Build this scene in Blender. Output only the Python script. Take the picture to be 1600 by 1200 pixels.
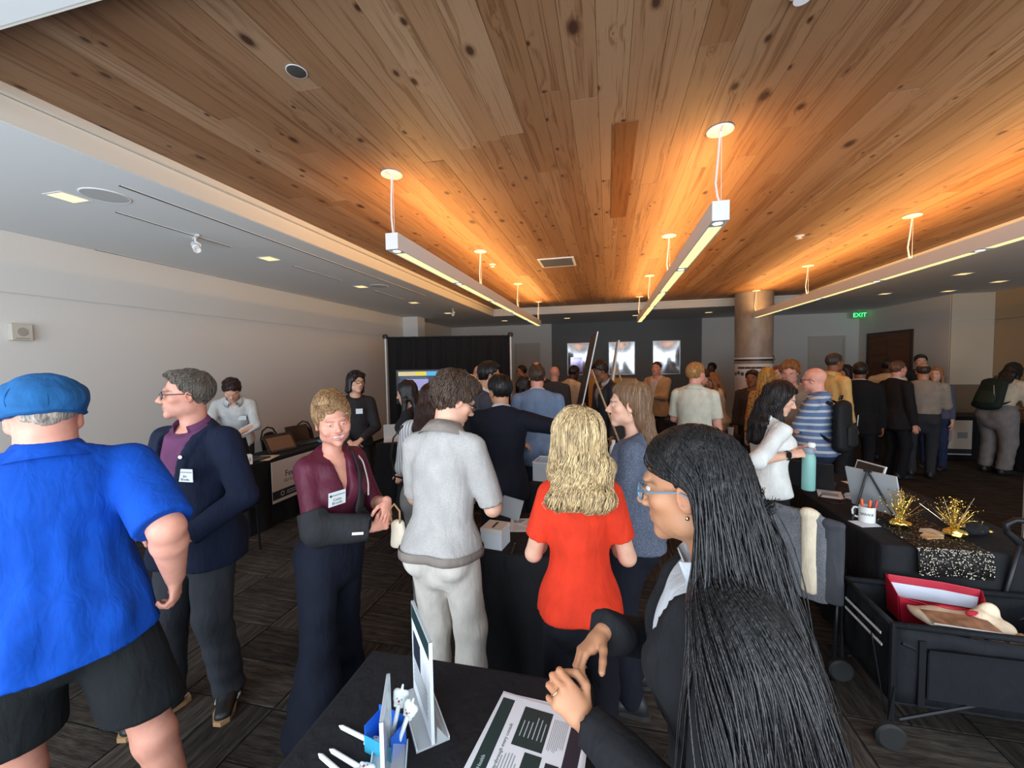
import bpy, math, random
import numpy as np
from mathutils import Vector, Matrix, kdtree
random.seed(7)
SC = bpy.context.scene
for o in list(bpy.data.objects): bpy.data.objects.remove(o)
COL = SC.collection
rad = math.radians
# ------------------------------------------------------------------ camera
CAM_H = 1.75
cd = bpy.data.cameras.new('camera'); cam = bpy.data.objects.new('camera', cd); COL.objects.link(cam)
cd.sensor_fit = 'HORIZONTAL'; cd.sensor_width = 36.0; cd.lens = 36.0 * 640 / 1600
cd.clip_start = .05
_y, _p, _r = rad(13.2), rad(2.87), rad(.95)
_f = Vector((-math.sin(_y)*math.cos(_p), math.cos(_y)*math.cos(_p), -math.sin(_p)))
_a = Vector((math.cos(_y), math.sin(_y), 0)); _u = _a.cross(_f)
_a2 = _a*math.cos(_r) - _u*math.sin(_r); _u2 = _a*math.sin(_r) + _u*math.cos(_r)
cam.matrix_world = Matrix(((_a2.x, _u2.x, -_f.x, 0), (_a2.y, _u2.y, -_f.y, 0), (_a2.z, _u2.z, -_f.z, CAM_H), (0, 0, 0, 1)))
SC.camera = cam
# ------------------------------------------------------------------ world, daylight, exposure
w = bpy.data.worlds.new('world'); SC.world = w; w.use_nodes = True
bg = w.node_tree.nodes['Background']; bg.inputs[0].default_value = (.62, .74, .92, 1); bg.inputs[1].default_value = .7
SC.view_settings.view_transform = 'Standard'; SC.view_settings.look = 'None'
SC.view_settings.gamma = 1; SC.view_settings.use_curve_mapping = False
SC.view_settings.exposure = -0.12
SC.cycles.use_denoising = True
SC.cycles.max_bounces = 6; SC.cycles.diffuse_bounces = 3; SC.cycles.glossy_bounces = 3; SC.cycles.transmission_bounces = 4
SC.cycles.transparent_max_bounces = 6
SC.cycles.sample_clamp_indirect = 4.0
SC.cycles.caustics_reflective = False; SC.cycles.caustics_refractive = False
WIN_POWER = 185
def area_light(name, loc, rot, sx, sy, power, col, parent=None, spread=180):
    l = bpy.data.lights.new(name, 'AREA'); l.shape = 'RECTANGLE'; l.size = sx; l.size_y = sy; l.energy = power; l.color = col
    l.spread = rad(spread)
    o = bpy.data.objects.new(name, l); COL.objects.link(o); o.location = loc; o.rotation_euler = rot; o.parent = parent
    return o
WINY = -1.5
for k in range(3):   # daylight entering the three window bays of the back wall
    area_light('window_daylight', (-2.85+k*3.9, WINY+.12, 1.55), (rad(94), 0, 0), 3.6, 2.3, WIN_POWER, (.80, .90, 1.0))

# ------------------------------------------------------------------ helpers
def tag(o, label=None, cat=None, group=None, kind=None):
    if label: o['label'] = label
    if cat: o['category'] = cat
    if group: o['group'] = group
    if kind: o['kind'] = kind
    return o
def empty(name, loc=(0, 0, 0), rz=0, parent=None):
    o = bpy.data.objects.new(name, None); COL.objects.link(o); o.location = loc; o.rotation_euler = (0, 0, rz)
    o.empty_display_size = .1; o.parent = parent
    return o
def thing(name, label, cat, loc=(0, 0, 0), rz=0, group=None):
    return tag(empty(name, loc, rz), label, cat, group)
def link_mesh(name, me, mat=None, parent=None):
    if mat is not None:
        for m in (mat if isinstance(mat, (list, tuple)) else [mat]): me.materials.append(m)
    o = bpy.data.objects.new(name, me); COL.objects.link(o); o.parent = parent
    return o
def copy_tree(o, parent=None):
    c = o.copy(); COL.objects.link(c); c.parent = parent
    for ch in [x for x in bpy.data.objects if x.parent == o]: copy_tree(ch, c)
    return c
class MB:
    """collects faces, build() links them as one mesh object"""
    def __init__(s): s.v = []; s.f = []; s.m = []; s.mi = 0
    def add(s, vs, fs):
        n = len(s.v); s.v += [tuple(p) for p in vs]; s.f += [tuple(i+n for i in f) for f in fs]; s.m += [s.mi]*len(fs); return s
    def box(s, lo, hi, bev=0):
        (x0, y0, z0), (x1, y1, z1) = lo, hi
        if bev:
            b = min(bev, (x1-x0)/2.01, (y1-y0)/2.01, (z1-z0)/2.01); P = []
            xs, ys, zs = (x0, x0+b, x1-b, x1), (y0, y0+b, y1-b, y1), (z0, z0+b, z1-b, z1)
            ix = {}
            def vid(i, j, k):
                if (i, j, k) not in ix: ix[(i, j, k)] = len(P); P.append((xs[i], ys[j], zs[k]))
                return ix[(i, j, k)]
            F = []
            for a in (0, 3):
                q = [(1, 1), (2, 1), (2, 2), (1, 2)]
                r = q if a == 3 else q[::-1]
                F.append([vid(i, j, a) for i, j in r])
                F.append([vid(a, i, j) for i, j in r])
                F.append([vid(j, a, i) for i, j in r])
            for a in (1, 2):
                pass
            sg = {1: 0, 2: 3}
            # edge chamfers
            for (a, b_) in ((1, 1), (1, 2), (2, 1), (2, 2)):
                A, B = sg[a], sg[b_]
                flip = (a == b_)
                e = [vid(1, A and 3 or 0, b_), vid(2, A and 3 or 0, b_), vid(2, a, B), vid(1, a, B)]; F.append(e if not flip else e[::-1])
                e = [vid(A, 1, b_), vid(A, 2, b_), vid(a, 2, B), vid(a, 1, B)]; F.append(e if flip else e[::-1])
                e = [vid(A, b_, 1), vid(A, b_, 2), vid(a, B, 2), vid(a, B, 1)]; F.append(e if not flip else e[::-1])
            for a in (1, 2):
                for b_ in (1, 2):
                    for c in (1, 2):
                        e = [vid(sg[a], b_, c), vid(a, sg[b_], c), vid(a, b_, sg[c])]
                        par = (a == 2)+(b_ == 2)+(c == 2)
                        F.append(e if par % 2 == 1 else e[::-1])
            return s.add(P, F)
        V = [(x0, y0, z0), (x1, y0, z0), (x1, y1, z0), (x0, y1, z0), (x0, y0, z1), (x1, y0, z1), (x1, y1, z1), (x0, y1, z1)]
        return s.add(V, [(3, 2, 1, 0), (4, 5, 6, 7), (0, 1, 5, 4), (1, 2, 6, 5), (2, 3, 7, 6), (3, 0, 4, 7)])
    def prism(s, poly, d):
        """extrude polygon (3D points) by vector d"""
        n = len(poly); d = Vector(d); A = [Vector(p) for p in poly]; B = [p+d for p in A]
        return s.add(A+B, [tuple(range(n))[::-1], tuple(range(n, 2*n))]+[(i, (i+1) % n, (i+1) % n+n, i+n) for i in range(n)])
    def tube(s, path, r, n=8, closed=False, flat=None):
        P = [Vector(p) for p in path]; m = len(P); V = []; F = []
        rs = r if isinstance(r, (list, tuple)) else [r]*m
        up = None
        for i in range(m):
            a = P[(i-1) % m] if (closed or i > 0) else P[i]; b = P[(i+1) % m] if (closed or i < m-1) else P[i]
            t = (b-a).normalized()
            if up is None: up = t.orthogonal().normalized()
            up = (up-t*up.dot(t))
            up = up.normalized() if up.length > 1e-6 else t.orthogonal().normalized()
            sd = t.cross(up)
            for k in range(n):
                an = 2*math.pi*k/n
                V.append(P[i]+(up*math.cos(an)+sd*math.sin(an)*(flat or 1))*rs[i])
        for i in range(m if closed else m-1):
            for k in range(n):
                j = (i+1) % m
                F.append((i*n+k, i*n+(k+1) % n, j*n+(k+1) % n, j*n+k))
        if not closed: F += [tuple(range(n))[::-1], tuple(range((m-1)*n, m*n))]
        return s.add(V, F)
    def lathe(s, prof, n=24, c=(0, 0, 0), cap=True):
        V = []; F = []; m = len(prof)
        for r, z in prof:
            for k in range(n): an = 2*math.pi*k/n; V.append((c[0]+r*math.cos(an), c[1]+r*math.sin(an), c[2]+z))
        for i in range(m-1):
            for k in range(n): F.append((i*n+k, i*n+(k+1) % n, (i+1)*n+(k+1) % n, (i+1)*n+k))
        if cap: F += [tuple(range(n))[::-1], tuple(range((m-1)*n, m*n))]
        return s.add(V, F)
    def xf(s, M, i0=0):
        for i in range(i0, len(s.v)): s.v[i] = tuple(M @ Vector(s.v[i]))
        return s
    def build(s, name, mat=None, parent=None, smooth=False, loc=None):
        me = bpy.data.meshes.new(name); me.from_pydata(s.v, [], s.f); me.update()
        o = link_mesh(name, me, mat, parent)
        if any(s.m): me.polygons.foreach_set('material_index', s.m)
        if smooth:
            me.polygons.foreach_set('use_smooth', [True]*len(me.polygons))
            if smooth != 'all':
                try: me.set_sharp_from_angle(angle=rad(40))
                except Exception: pass
        if loc: o.location = loc
        return o
def box(name, lo, hi, mat, parent=None, bev=0): return MB().box(lo, hi, bev).build(name, mat, parent)
def text(name, body, size, mat, parent, M, ext=.0006, align='CENTER'):
    c = bpy.data.curves.new(name, 'FONT'); c.body = body; c.size = size; c.extrude = ext; c.align_x = align; c.align_y = 'CENTER'
    c.resolution_u = 3
    t_ = bpy.data.objects.new(name, c); me = bpy.data.meshes.new_from_object(t_); bpy.data.objects.remove(t_); bpy.data.curves.remove(c)
    me.name = name; me.materials.clear(); o = link_mesh(name, me, mat, parent); o.matrix_local = M
    return o
def frame(o, x, y, z=None):
    """matrix with columns x, y, z=x cross y at origin o"""
    x = Vector(x).normalized(); y = Vector(y); y = (y-x*y.dot(x)).normalized(); z = x.cross(y)
    return Matrix(((x.x, y.x, z.x, o[0]), (x.y, y.y, z.y, o[1]), (x.z, y.z, z.z, o[2]), (0, 0, 0, 1)))

# ------------------------------------------------------------------ materials
MATS = {}
def _new(name):
    m = bpy.data.materials.new(name); m.use_nodes = True
    return m, m.node_tree, m.node_tree.nodes['Principled BSDF']
def nd(t, typ, **kw):
    n = t.nodes.new(typ)
    for k, v in kw.items():
        if k.startswith('i_'):
            key = k[2:]; key = int(key) if key.isdigit() else key
            n.inputs[key].default_value = v
        else: setattr(n, k, v)
    return n
def ramp(t, fac, stops, interp='LINEAR'):
    r = t.nodes.new('ShaderNodeValToRGB'); e = r.color_ramp.elements; r.color_ramp.interpolation = interp
    while len(e) < len(stops): e.new(.5)
    for el, (p, c) in zip(e, stops): el.position = p; el.color = (*c, 1) if len(c) == 3 else c
    t.links.new(fac, r.inputs[0]); return r.outputs[0]
def mapping(t, scale, src='Object'):
    if src == 'World': g = t.nodes.new('ShaderNodeNewGeometry').outputs['Position']
    else: g = t.nodes.new('ShaderNodeTexCoord').outputs[src]
    m = t.nodes.new('ShaderNodeMapping'); m.inputs['Scale'].default_value = scale; t.links.new(g, m.inputs[0]); return m
def mat(name, col, rough=.6, metal=0, spec=.5, noise=None, bump=None, emit=None, es=1, alpha=1, trans=0, sheen=0, coat=0):
    """noise=(scale3, amount) colour variation, bump=(scale3, strength)"""
    if name in MATS: return MATS[name]
    m, t, b = _new(name); b.inputs['Base Color'].default_value = (*col, 1); b.inputs['Roughness'].default_value = rough
    b.inputs['Metallic'].default_value = metal; b.inputs['Specular IOR Level'].default_value = spec
    if sheen: b.inputs['Sheen Weight'].default_value = sheen; b.inputs['Sheen Roughness'].default_value = .4
    if coat: b.inputs['Coat Weight'].default_value = coat
    if trans: b.inputs['Transmission Weight'].default_value = trans
    if alpha < 1: b.inputs['Alpha'].default_value = alpha
    if noise:
        mp = mapping(t, noise[0]); n = nd(t, 'ShaderNodeTexNoise', i_Scale=1.0, i_Detail=3.0); t.links.new(mp.outputs[0], n.inputs[0])
        a = noise[1]; lo = tuple(max(0, c*(1-a)) for c in col); hi = tuple(min(1, c*(1+a)) for c in col)
        t.links.new(ramp(t, n.outputs[0], [(.3, lo), (.7, hi)]), b.inputs['Base Color'])
    if bump:
        mp = mapping(t, bump[0]); n = nd(t, 'ShaderNodeTexNoise', i_Scale=1.0, i_Detail=2.0); t.links.new(mp.outputs[0], n.inputs[0])
        bp = nd(t, 'ShaderNodeBump', i_Strength=bump[1], i_Distance=.01); t.links.new(n.outputs[0], bp.inputs['Height']); t.links.new(bp.outputs[0], b.inputs['Normal'])
    if emit: b.inputs['Emission Color'].default_value = (*emit, 1); b.inputs['Emission Strength'].default_value = es
    MATS[name] = m; return m
def srgb(r, g, b):
    f = lambda c: (c/255/12.92 if c/255 <= .04045 else ((c/255+.055)/1.055)**2.4)
    return (f(r), f(g), f(b))
def wood_mat(name, tones, gx=14, gy=.55, knots=True, src='World', rough=.55):
    if name in MATS: return MATS[name]
    m, t, b = _new(name); L = t.links
    g = t.nodes.new('ShaderNodeNewGeometry') if src == 'World' else t.nodes.new('ShaderNodeTexCoord')
    pos = g.outputs['Position'] if src == 'World' else g.outputs['Object']
    oi = t.nodes.new('ShaderNodeObjectInfo')
    off = nd(t, 'ShaderNodeMath', operation='MULTIPLY', i_1=37.0); L.new(oi.outputs['Random'], off.inputs[0])
    cx = nd(t, 'ShaderNodeCombineXYZ'); L.new(off.outputs[0], cx.inputs[1]); L.new(off.outputs[0], cx.inputs[2])
    ad = nd(t, 'ShaderNodeVectorMath', operation='ADD'); L.new(pos, ad.inputs[0]); L.new(cx.outputs[0], ad.inputs[1])
    # knots
    mk = t.nodes.new('ShaderNodeMapping'); mk.inputs['Scale'].default_value = (4.4, 2.5, 1.0); L.new(ad.outputs[0], mk.inputs[0])
    vo = nd(t, 'ShaderNodeTexVoronoi', voronoi_dimensions='2D', i_Scale=1.0, i_Randomness=1.0); L.new(mk.outputs[0], vo.inputs['Vector'])
    # grain, bent round the knots
    mg = t.nodes.new('ShaderNodeMapping'); mg.inputs['Scale'].default_value = (gx, gy, gx); L.new(ad.outputs[0], mg.inputs[0])
    kd = nd(t, 'ShaderNodeMath', operation='MULTIPLY', i_1=-9.0); L.new(vo.outputs['Distance'], kd.inputs[0])
    ke = nd(t, 'ShaderNodeMath', operation='EXPONENT'); L.new(kd.outputs[0], ke.inputs[0])
    kw = nd(t, 'ShaderNodeVectorMath', operation='SCALE'); kw.inputs[0].default_value = (1, .35, .6); L.new(ke.outputs[0], kw.inputs['Scale'])
    a2 = nd(t, 'ShaderNodeVectorMath', operation='ADD'); L.new(mg.outputs[0], a2.inputs[0]); L.new(kw.outputs[0], a2.inputs[1])
    n1 = nd(t, 'ShaderNodeTexNoise', i_Scale=1.0, i_Detail=5.0, i_Roughness=.6, i_Distortion=.6); L.new(a2.outputs[0], n1.inputs['Vector'])
    fine = t.nodes.new('ShaderNodeMapping'); fine.inputs['Scale'].default_value = (gx*9, gy*3, gx*9); L.new(ad.outputs[0], fine.inputs[0])
    n2 = nd(t, 'ShaderNodeTexNoise', i_Scale=1.0, i_Detail=3.0); L.new(fine.outputs[0], n2.inputs['Vector'])
    mx = nd(t, 'ShaderNodeMix', data_type='FLOAT', i_0=.28); L.new(n1.outputs[0], mx.inputs[2]); L.new(n2.outputs[0], mx.inputs[3])
    grain = ramp(t, mx.outputs[0], [(.28, (.34, .27, .22)), (.38, (.66, .58, .52)), (.46, (1, .98, .96)), (.54, (1, 1, 1)), (.60, (.62, .53, .46)), (.68, (.90, .86, .82))])
    n = len(tones)
    tone = ramp(t, oi.outputs['Random'], [(i/max(1, n-1), c) for i, c in enumerate(tones)])
    mm = nd(t, 'ShaderNodeMix', data_type='RGBA', blend_type='MULTIPLY', i_0=1.0); L.new(tone, mm.inputs[6]); L.new(grain, mm.inputs[7])
    out = mm.outputs[2]
    if knots:
        cs = nd(t, 'ShaderNodeSeparateColor'); L.new(vo.outputs['Color'], cs.inputs[0])
        sz = nd(t, 'ShaderNodeMapRange'); sz.inputs[3].default_value = .75; sz.inputs[4].default_value = 2.6; L.new(cs.outputs[1], sz.inputs[0]); dv_ = nd(t, 'ShaderNodeMath', operation='MULTIPLY'); L.new(vo.outputs['Distance'], dv_.inputs[0]); L.new(sz.outputs[0], dv_.inputs[1])
        lt = ramp(t, dv_.outputs[0], [(.055, (1, 1, 1)), (.10, (.35, .35, .35)), (.15, (0, 0, 0))])
        gt = nd(t, 'ShaderNodeMath', operation='GREATER_THAN', i_1=.35); L.new(cs.outputs[0], gt.inputs[0])
        km = nd(t, 'ShaderNodeMath', operation='MULTIPLY'); L.new(lt, km.inputs[0]); L.new(gt.outputs[0], km.inputs[1])
        m2 = nd(t, 'ShaderNodeMix', data_type='RGBA'); L.new(km.outputs[0], m2.inputs[0]); L.new(out, m2.inputs[6]); m2.inputs[7].default_value = (.055, .022, .012, 1)
        out = m2.outputs[2]
    L.new(out, b.inputs['Base Color']); b.inputs['Roughness'].default_value = rough; b.inputs['Specular IOR Level'].default_value = .3
    MATS[name] = m; return m
# ------------------------------------------------------------------ the room
K = 1.19
SOFZ = 2.952; WOODZ = 3.125
WX0, WX1, WY0, WY1 = -2.38*K, 3.42*K, .88*K, 8.5*K      # recessed timber ceiling
XL, XR, YF = -5.0, 6.49, 12.73
m_wall = mat('wall_paint', srgb(218, 215, 209), .8, bump=((60, 60, 60), .06))
m_wall_warm = mat('wall_fabric', srgb(205, 190, 168), .9, bump=((300, 300, 300), .15))
m_tan = mat('wall_tan_panel', srgb(176, 152, 122), .9, bump=((300, 300, 300), .15))
m_dado = mat('wall_dado_brown', srgb(128, 106, 84), .85)
m_sof = mat('soffit_paint', srgb(222, 223, 222), .85)
m_fascia = mat('fascia_paint', srgb(226, 220, 208), .8)
m_grey = mat('feature_wall_grey', srgb(118, 118, 116), .85, bump=((40, 40, 40), .05))
m_black = mat('black_plastic', (.012, .012, .013), .45)
m_white = mat('white_metal', (.78, .78, .77), .4)
m_wdoor = mat('door_paint', srgb(196, 188, 176), .7)
def st(o): o['kind'] = 'structure'; return o
# floor with loose-laid carpet planks
m_floor = mat('floor_screed', (.006, .005, .005), .9)
st(box('floor', (XL-.2, WINY-.2, -.1), (7.8, YF+.2, -.006), m_floor)); floor_ob = bpy.data.objects['floor']
def carpet_mat():
    m, t, b = _new('carpet'); L = t.links
    oi = t.nodes.new('ShaderNodeObjectInfo')
    mp = mapping(t, (14, 260, 60)); n = nd(t, 'ShaderNodeTexNoise', i_Scale=1.0, i_Detail=3.0); L.new(mp.outputs[0], n.inputs[0])
    mp2 = mapping(t, (3, 30, 3)); n2 = nd(t, 'ShaderNodeTexNoise', i_Scale=1.0, i_Detail=2.0); L.new(mp2.outputs[0], n2.inputs[0])
    mx = nd(t, 'ShaderNodeMix', data_type='FLOAT', i_0=.5); L.new(n.outputs[0], mx.inputs[2]); L.new(n2.outputs[0], mx.inputs[3])
    c = ramp(t, mx.outputs[0], [(.34, (.012, .010, .009)), (.5, (.048, .040, .034)), (.66, (.105, .090, .078))])
    tn = ramp(t, oi.outputs['Random'], [(0, (.55, .55, .55)), (1, (1.15, 1.12, 1.08))])
    mm = nd(t, 'ShaderNodeMix', data_type='RGBA', blend_type='MULTIPLY', i_0=1.0); L.new(c, mm.inputs[6]); L.new(tn, mm.inputs[7])
    L.new(mm.outputs[2], b.inputs['Base Color']); b.inputs['Roughness'].default_value = .95; b.inputs['Specular IOR Level'].default_value = .1
    bp = nd(t, 'ShaderNodeBump', i_Strength=.5, i_Distance=.004); L.new(mx.outputs[0], bp.inputs['Height']); L.new(bp.outputs[0], b.inputs['Normal'])
    return m
m_carpet = carpet_mat()
TL, TW = .56, .28
def tile_geo(mb, M=None):
    n = len(mb.v); g = .004
    mb.box((-TL/2+g, -TW/2+g, -.006), (TL/2-g, TW/2-g, 0), .002)
    if M: mb.xf(M, n)
tile_me = None; rest = MB(); cells = []
for i in range(int(-5.0/TL)-1, int(7.2/TL)+1):
    for j in range(int(WINY/TL)-1, int(YF/TL)+2):
        for k in range(2):
            if (i+j) % 2: c = ((i+.5)*TL, j*TL+(k+.5)*TW, 0)
            else: c = (i*TL+(k+.5)*TW, (j+.5)*TL, 1)
            if XL-.2 < c[0] < 7.4 and WINY-.2 < c[1] < YF: cells.append(c)
def near_key(c):
    x, y, _ = c
    vis = (-4.2 < x < -.2 and .9 < y < 5.2) or (.9 < x < 2.3 and 1.1 < y < 2.6)
    return (0 if vis else 1, math.hypot(x, y) if y > .3 else 99)
cells.sort(key=near_key)
for q, (x, y, rt) in enumerate(cells):
    if q < 280:
        if tile_me is None:
            mb = MB(); tile_geo(mb); o = mb.build('carpet_tile', m_carpet, floor_ob); tile_me = o.data
        else: o = link_mesh('carpet_tile', tile_me, None, floor_ob)
        o.location = (x, y, 0); o.rotation_euler = (0, 0, rad(90)*rt+(math.pi if random.random() < .5 else 0))
    else:
        n = len(rest.v); rest.box((-TL/2+.004, -TW/2+.004, -.006), (TL/2-.004, TW/2-.004, 0))
        rest.xf(Matrix.Translation((x, y, 0)) @ Matrix.Rotation(rad(90)*rt, 4, 'Z'), n)
o = rest.build('carpet_tiles_beyond', m_carpet, floor_ob); o['kind'] = 'stuff'
# left wall in two courses with a recessed reveal
wl = st(box('wall_left', (XL-.2, WINY, 0), (XL-.012, YF, SOFZ+.4), m_wall))
box('wall_panel', (XL-.012, WINY, .1), (XL, YF-.001, 2.42), m_wall, wl)
box('wall_panel', (XL-.012, WINY, 2.432), (XL, YF-.001, SOFZ), m_wall, wl)
st(box('baseboard_left', (XL-.012, WINY, 0), (XL+.012, YF, .1), mat('base_black', (.03, .03, .03), .5)))
# pilaster by the drape
st(box('wall_pilaster', (XL, 9.45, 0), (XL+.4, 9.86, SOFZ), m_sof))
# far wall
wf = st(box('wall_far', (XL-.2, YF, 0), (7.9, YF+.2, SOFZ+.4), m_wall))
box('grey_panel', (-1.42*K, YF-.03, 0), (2.2*K, YF, SOFZ), m_grey, wf)
def flush_door(name, x0, x1, z1):
    r = st(empty(name, (0, 0, 0)))
    mb = MB(); fr = .05
    mb.box((x0-fr, YF-.03, 0), (x0, YF, z1+fr)); mb.box((x1, YF-.03, 0), (x1+fr, YF, z1+fr)); mb.box((x0, YF-.03, z1), (x1, YF, z1+fr))
    mb.build('door_frame', m_wdoor, r); d = box('door_leaf', (x0+.004, YF-.018, .01), (x1-.004, YF, z1-.004), m_wdoor, r)
    MB().tube([(x1-.1, YF-.02, 1.0), (x1-.1, YF-.07, 1.0), (x1-.22, YF-.07, 1.0)], .012).build('door_handle', mat('satin_steel', (.5, .5, .5), .3, 1), d)
flush_door('door_1', -2.38*K, -1.78*K, 2.33)
flush_door('door_2', 4.5*K, 5.15*K, 2.3)
# right wall with timber double door, jog and fabric panels
m_dwood = wood_mat('door_timber', [(.16, .06, .025), (.20, .075, .03)], 9, .5, False)
wr = st(box('wall_right', (XR, 8.2*K, 0), (XR+1.5, YF+.2, SOFZ+.4), m_wall))
dr = st(empty('door_3')); DY = 10.72
MB().box((XR-.03, DY, 0), (XR, DY+.06, 2.36)).box((XR-.03, DY+1.56, 0), (XR, DY+1.62, 2.36)).box((XR-.03, DY+.06, 2.3), (XR, DY+1.56, 2.36)).build('door_frame', mat('door_frame_dark', (.05, .02, .01), .5), dr)
for y0, y1 in ((DY+.065, DY+.805), (DY+.815, DY+1.555)):
    d = box('door_leaf', (XR-.02, y0, .01), (XR, y1, 2.295), m_dwood, dr); yy = y1-.08 if y0 < DY+.5 else y0+.08
    MB().tube([(XR-.03, yy, .95), (XR-.07, yy, .95), (XR-.07, yy, 1.2), (XR-.03, yy, 1.2)], .01).build('pull_handle', MATS['satin_steel'], d)
box('door_sign', (XR-.02, 10.4, 1.45), (XR, 10.55, 1.65), mat('sign_plate', (.55, .53, .5), .5), wr)
YJ = 8.2*K; XR2 = 7.17
box('fabric_panel', (XR+.004, YJ-.03, 1.205), (XR2, YJ, 2.42), m_wall_warm, wr)
box('fabric_panel', (XR+.004, YJ-.03, 2.432), (XR2, YJ, SOFZ), m_wall_warm, wr)
box('dado_panel', (XR+.004, YJ-.03, 0), (XR2, YJ, 1.195), m_dado, wr)
wr2 = st(box('wall_right_front', (XR2+.02, WINY, 0), (XR2+.4, YJ, SOFZ+.4), m_tan))
for y0, y1 in ((7.2, YJ-.035), (4.6, 7.19), (2.0, 4.59), (-.6, 1.99)):
    box('fabric_panel', (XR2, y0, 1.205), (XR2+.02, y1, 2.42), m_tan, wr2); box('fabric_panel', (XR2, y0, 2.432), (XR2+.02, y1, SOFZ), m_tan, wr2)
    box('dado_panel', (XR2-.005, y0, 0), (XR2+.02, y1, 1.195), m_dado, wr2)
# back wall behind the photographer: three glazed bays with mullions
m_frame = mat('window_frame_grey', (.12, .125, .13), .4, .6)
m_glass = mat('window_glass', (.95, .97, 1), .02, trans=1, alpha=.15)
wb = st(MB().box((XL-.2, WINY-.2, 0), (7.8, WINY, .3)).box((XL-.2, WINY-.2, 2.8), (7.8, WINY, SOFZ+.4)).box((XL-.2, WINY-.2, .3), (-4.8, WINY, 2.8)).box((6.9, WINY-.2, .3), (7.8, WINY, 2.8)).build('wall_back', m_wall))
for k in range(3):
    x0 = -4.8+k*3.9; x1 = x0+3.9
    r = st(empty('window_%d' % (k+1))); mb = MB()
    for i in range(4):
        x = x0+i*1.3; mb.box((x-.03, WINY-.12, .3), (x+.03, WINY-.04, 2.8))
    for z in (.33, 1.05, 2.05, 2.77): mb.box((x0, WINY-.12, z-.03), (x1, WINY-.04, z+.03))
    mb.build('window_frame', m_frame, r)
    for i in range(3):
        for z0, z1 in ((.36, 1.02), (1.08, 2.02), (2.08, 2.74)):
            box('pane', (x0+i*1.3+.03, WINY-.085, z0), (x0+(i+1)*1.3-.03, WINY-.075, z1), m_glass, r)
# ceiling: soffits round a recessed timber field
m_slab = mat('ceiling_slab', (.1, .1, .1), .9)
ce = st(box('ceiling', (XL-.2, WINY-.2, SOFZ+.30), (7.8, YF+.2, SOFZ+.4), m_slab))
sl = st(box('ceiling_soffit_left', (XL, WINY, SOFZ), (WX0-.0, YF, SOFZ+.3), m_sof))
st(box('ceiling_soffit_right', (WX1, WINY, SOFZ), (XR2+.4, YF, SOFZ+.3), m_sof))
st(box('ceiling_soffit_far', (WX0, WY1, SOFZ), (WX1, YF, SOFZ+.3), m_sof))
st(box('ceiling_soffit_near', (WX0, WINY, SOFZ), (WX1, WY0, SOFZ+.3), m_sof))
e = .025
st(MB().box((WX0, WY0, SOFZ+.002), (WX0+.012, WY1, SOFZ+.125)).box((WX0, WY0, SOFZ+.13), (WX0+.04, WY1, SOFZ+.19)).build('trim_1', m_fascia))
st(MB().box((WX1-.012, WY0, SOFZ+.002), (WX1, WY1, SOFZ+.125)).box((WX1-.04, WY0, SOFZ+.13), (WX1, WY1, SOFZ+.19)).build('trim_2', m_fascia))
st(MB().box((WX0+.04, WY1-.012, SOFZ+.002), (WX1-.04, WY1, SOFZ+.125)).box((WX0+.04, WY1-.04, SOFZ+.13), (WX1-.04, WY1, SOFZ+.19)).build('trim_3', m_fascia))
st(MB().box((WX0+.04, WY0, SOFZ+.002), (WX1-.04, WY0+.012, SOFZ+.125)).box((WX0+.04, WY0, SOFZ+.13), (WX1-.04, WY0+.04, SOFZ+.19)).build('trim_4', m_fascia))
pine = [srgb(142, 106, 77), srgb(154, 119, 89), srgb(138, 100, 70), srgb(162, 130, 101), srgb(144, 108, 79), srgb(132, 94, 63), srgb(150, 116, 86)]
m_pine = wood_mat('knotty_pine', pine)
m_pine_dark = wood_mat('knotty_pine_heartwood', [srgb(126, 82, 46), srgb(120, 76, 42)])
PW = .147; rows = int(round((WX1-WX0)/PW)); PW = (WX1-WX0)/rows
mb = MB(); mb.box((-.5+.006, -.5, 0), (.5-.006, .5, .018)); plank_me = None
rng = random.Random(3); npl = 0
for i in range(rows):
    x = WX0+(i+.5)*PW; y = WY0+.0; first = True
    while y < WY1-.02:
        ln = rng.uniform(.6, 2.6) if first else rng.uniform(1.8, 4.2)
        first = False
        if WY1-(y+ln) < .5: ln = WY1-y
        if plank_me is None: o = mb.build('ceiling_plank', m_pine, ce); plank_me = o.data
        else: o = link_mesh('ceiling_plank', plank_me, None, ce)
        o.location = (x, y+ln/2, WOODZ+rng.uniform(0, .0025)); o.scale = (PW, ln-.0018, 1); npl += 1
        y += ln
# one darker heartwood board
dk = link_mesh('ceiling_plank', plank_me.copy(), None, ce); dk.data.materials[0] = m_pine_dark
dk.location = (.105, 3.31, WOODZ-.003); dk.scale = (PW*1.0, 1.6, 1)
# column with a wrapped poster
m_conc = mat('concrete', srgb(150, 138, 122), .45, noise=((5, 5, 3), .25), bump=((30, 30, 30), .1))
col = st(MB().lathe([(.355, 0), (.355, WOODZ)], 40).build('concrete_column', m_conc, None, True)); col.location = (2.5*K, 8.02*K, 0)
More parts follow.
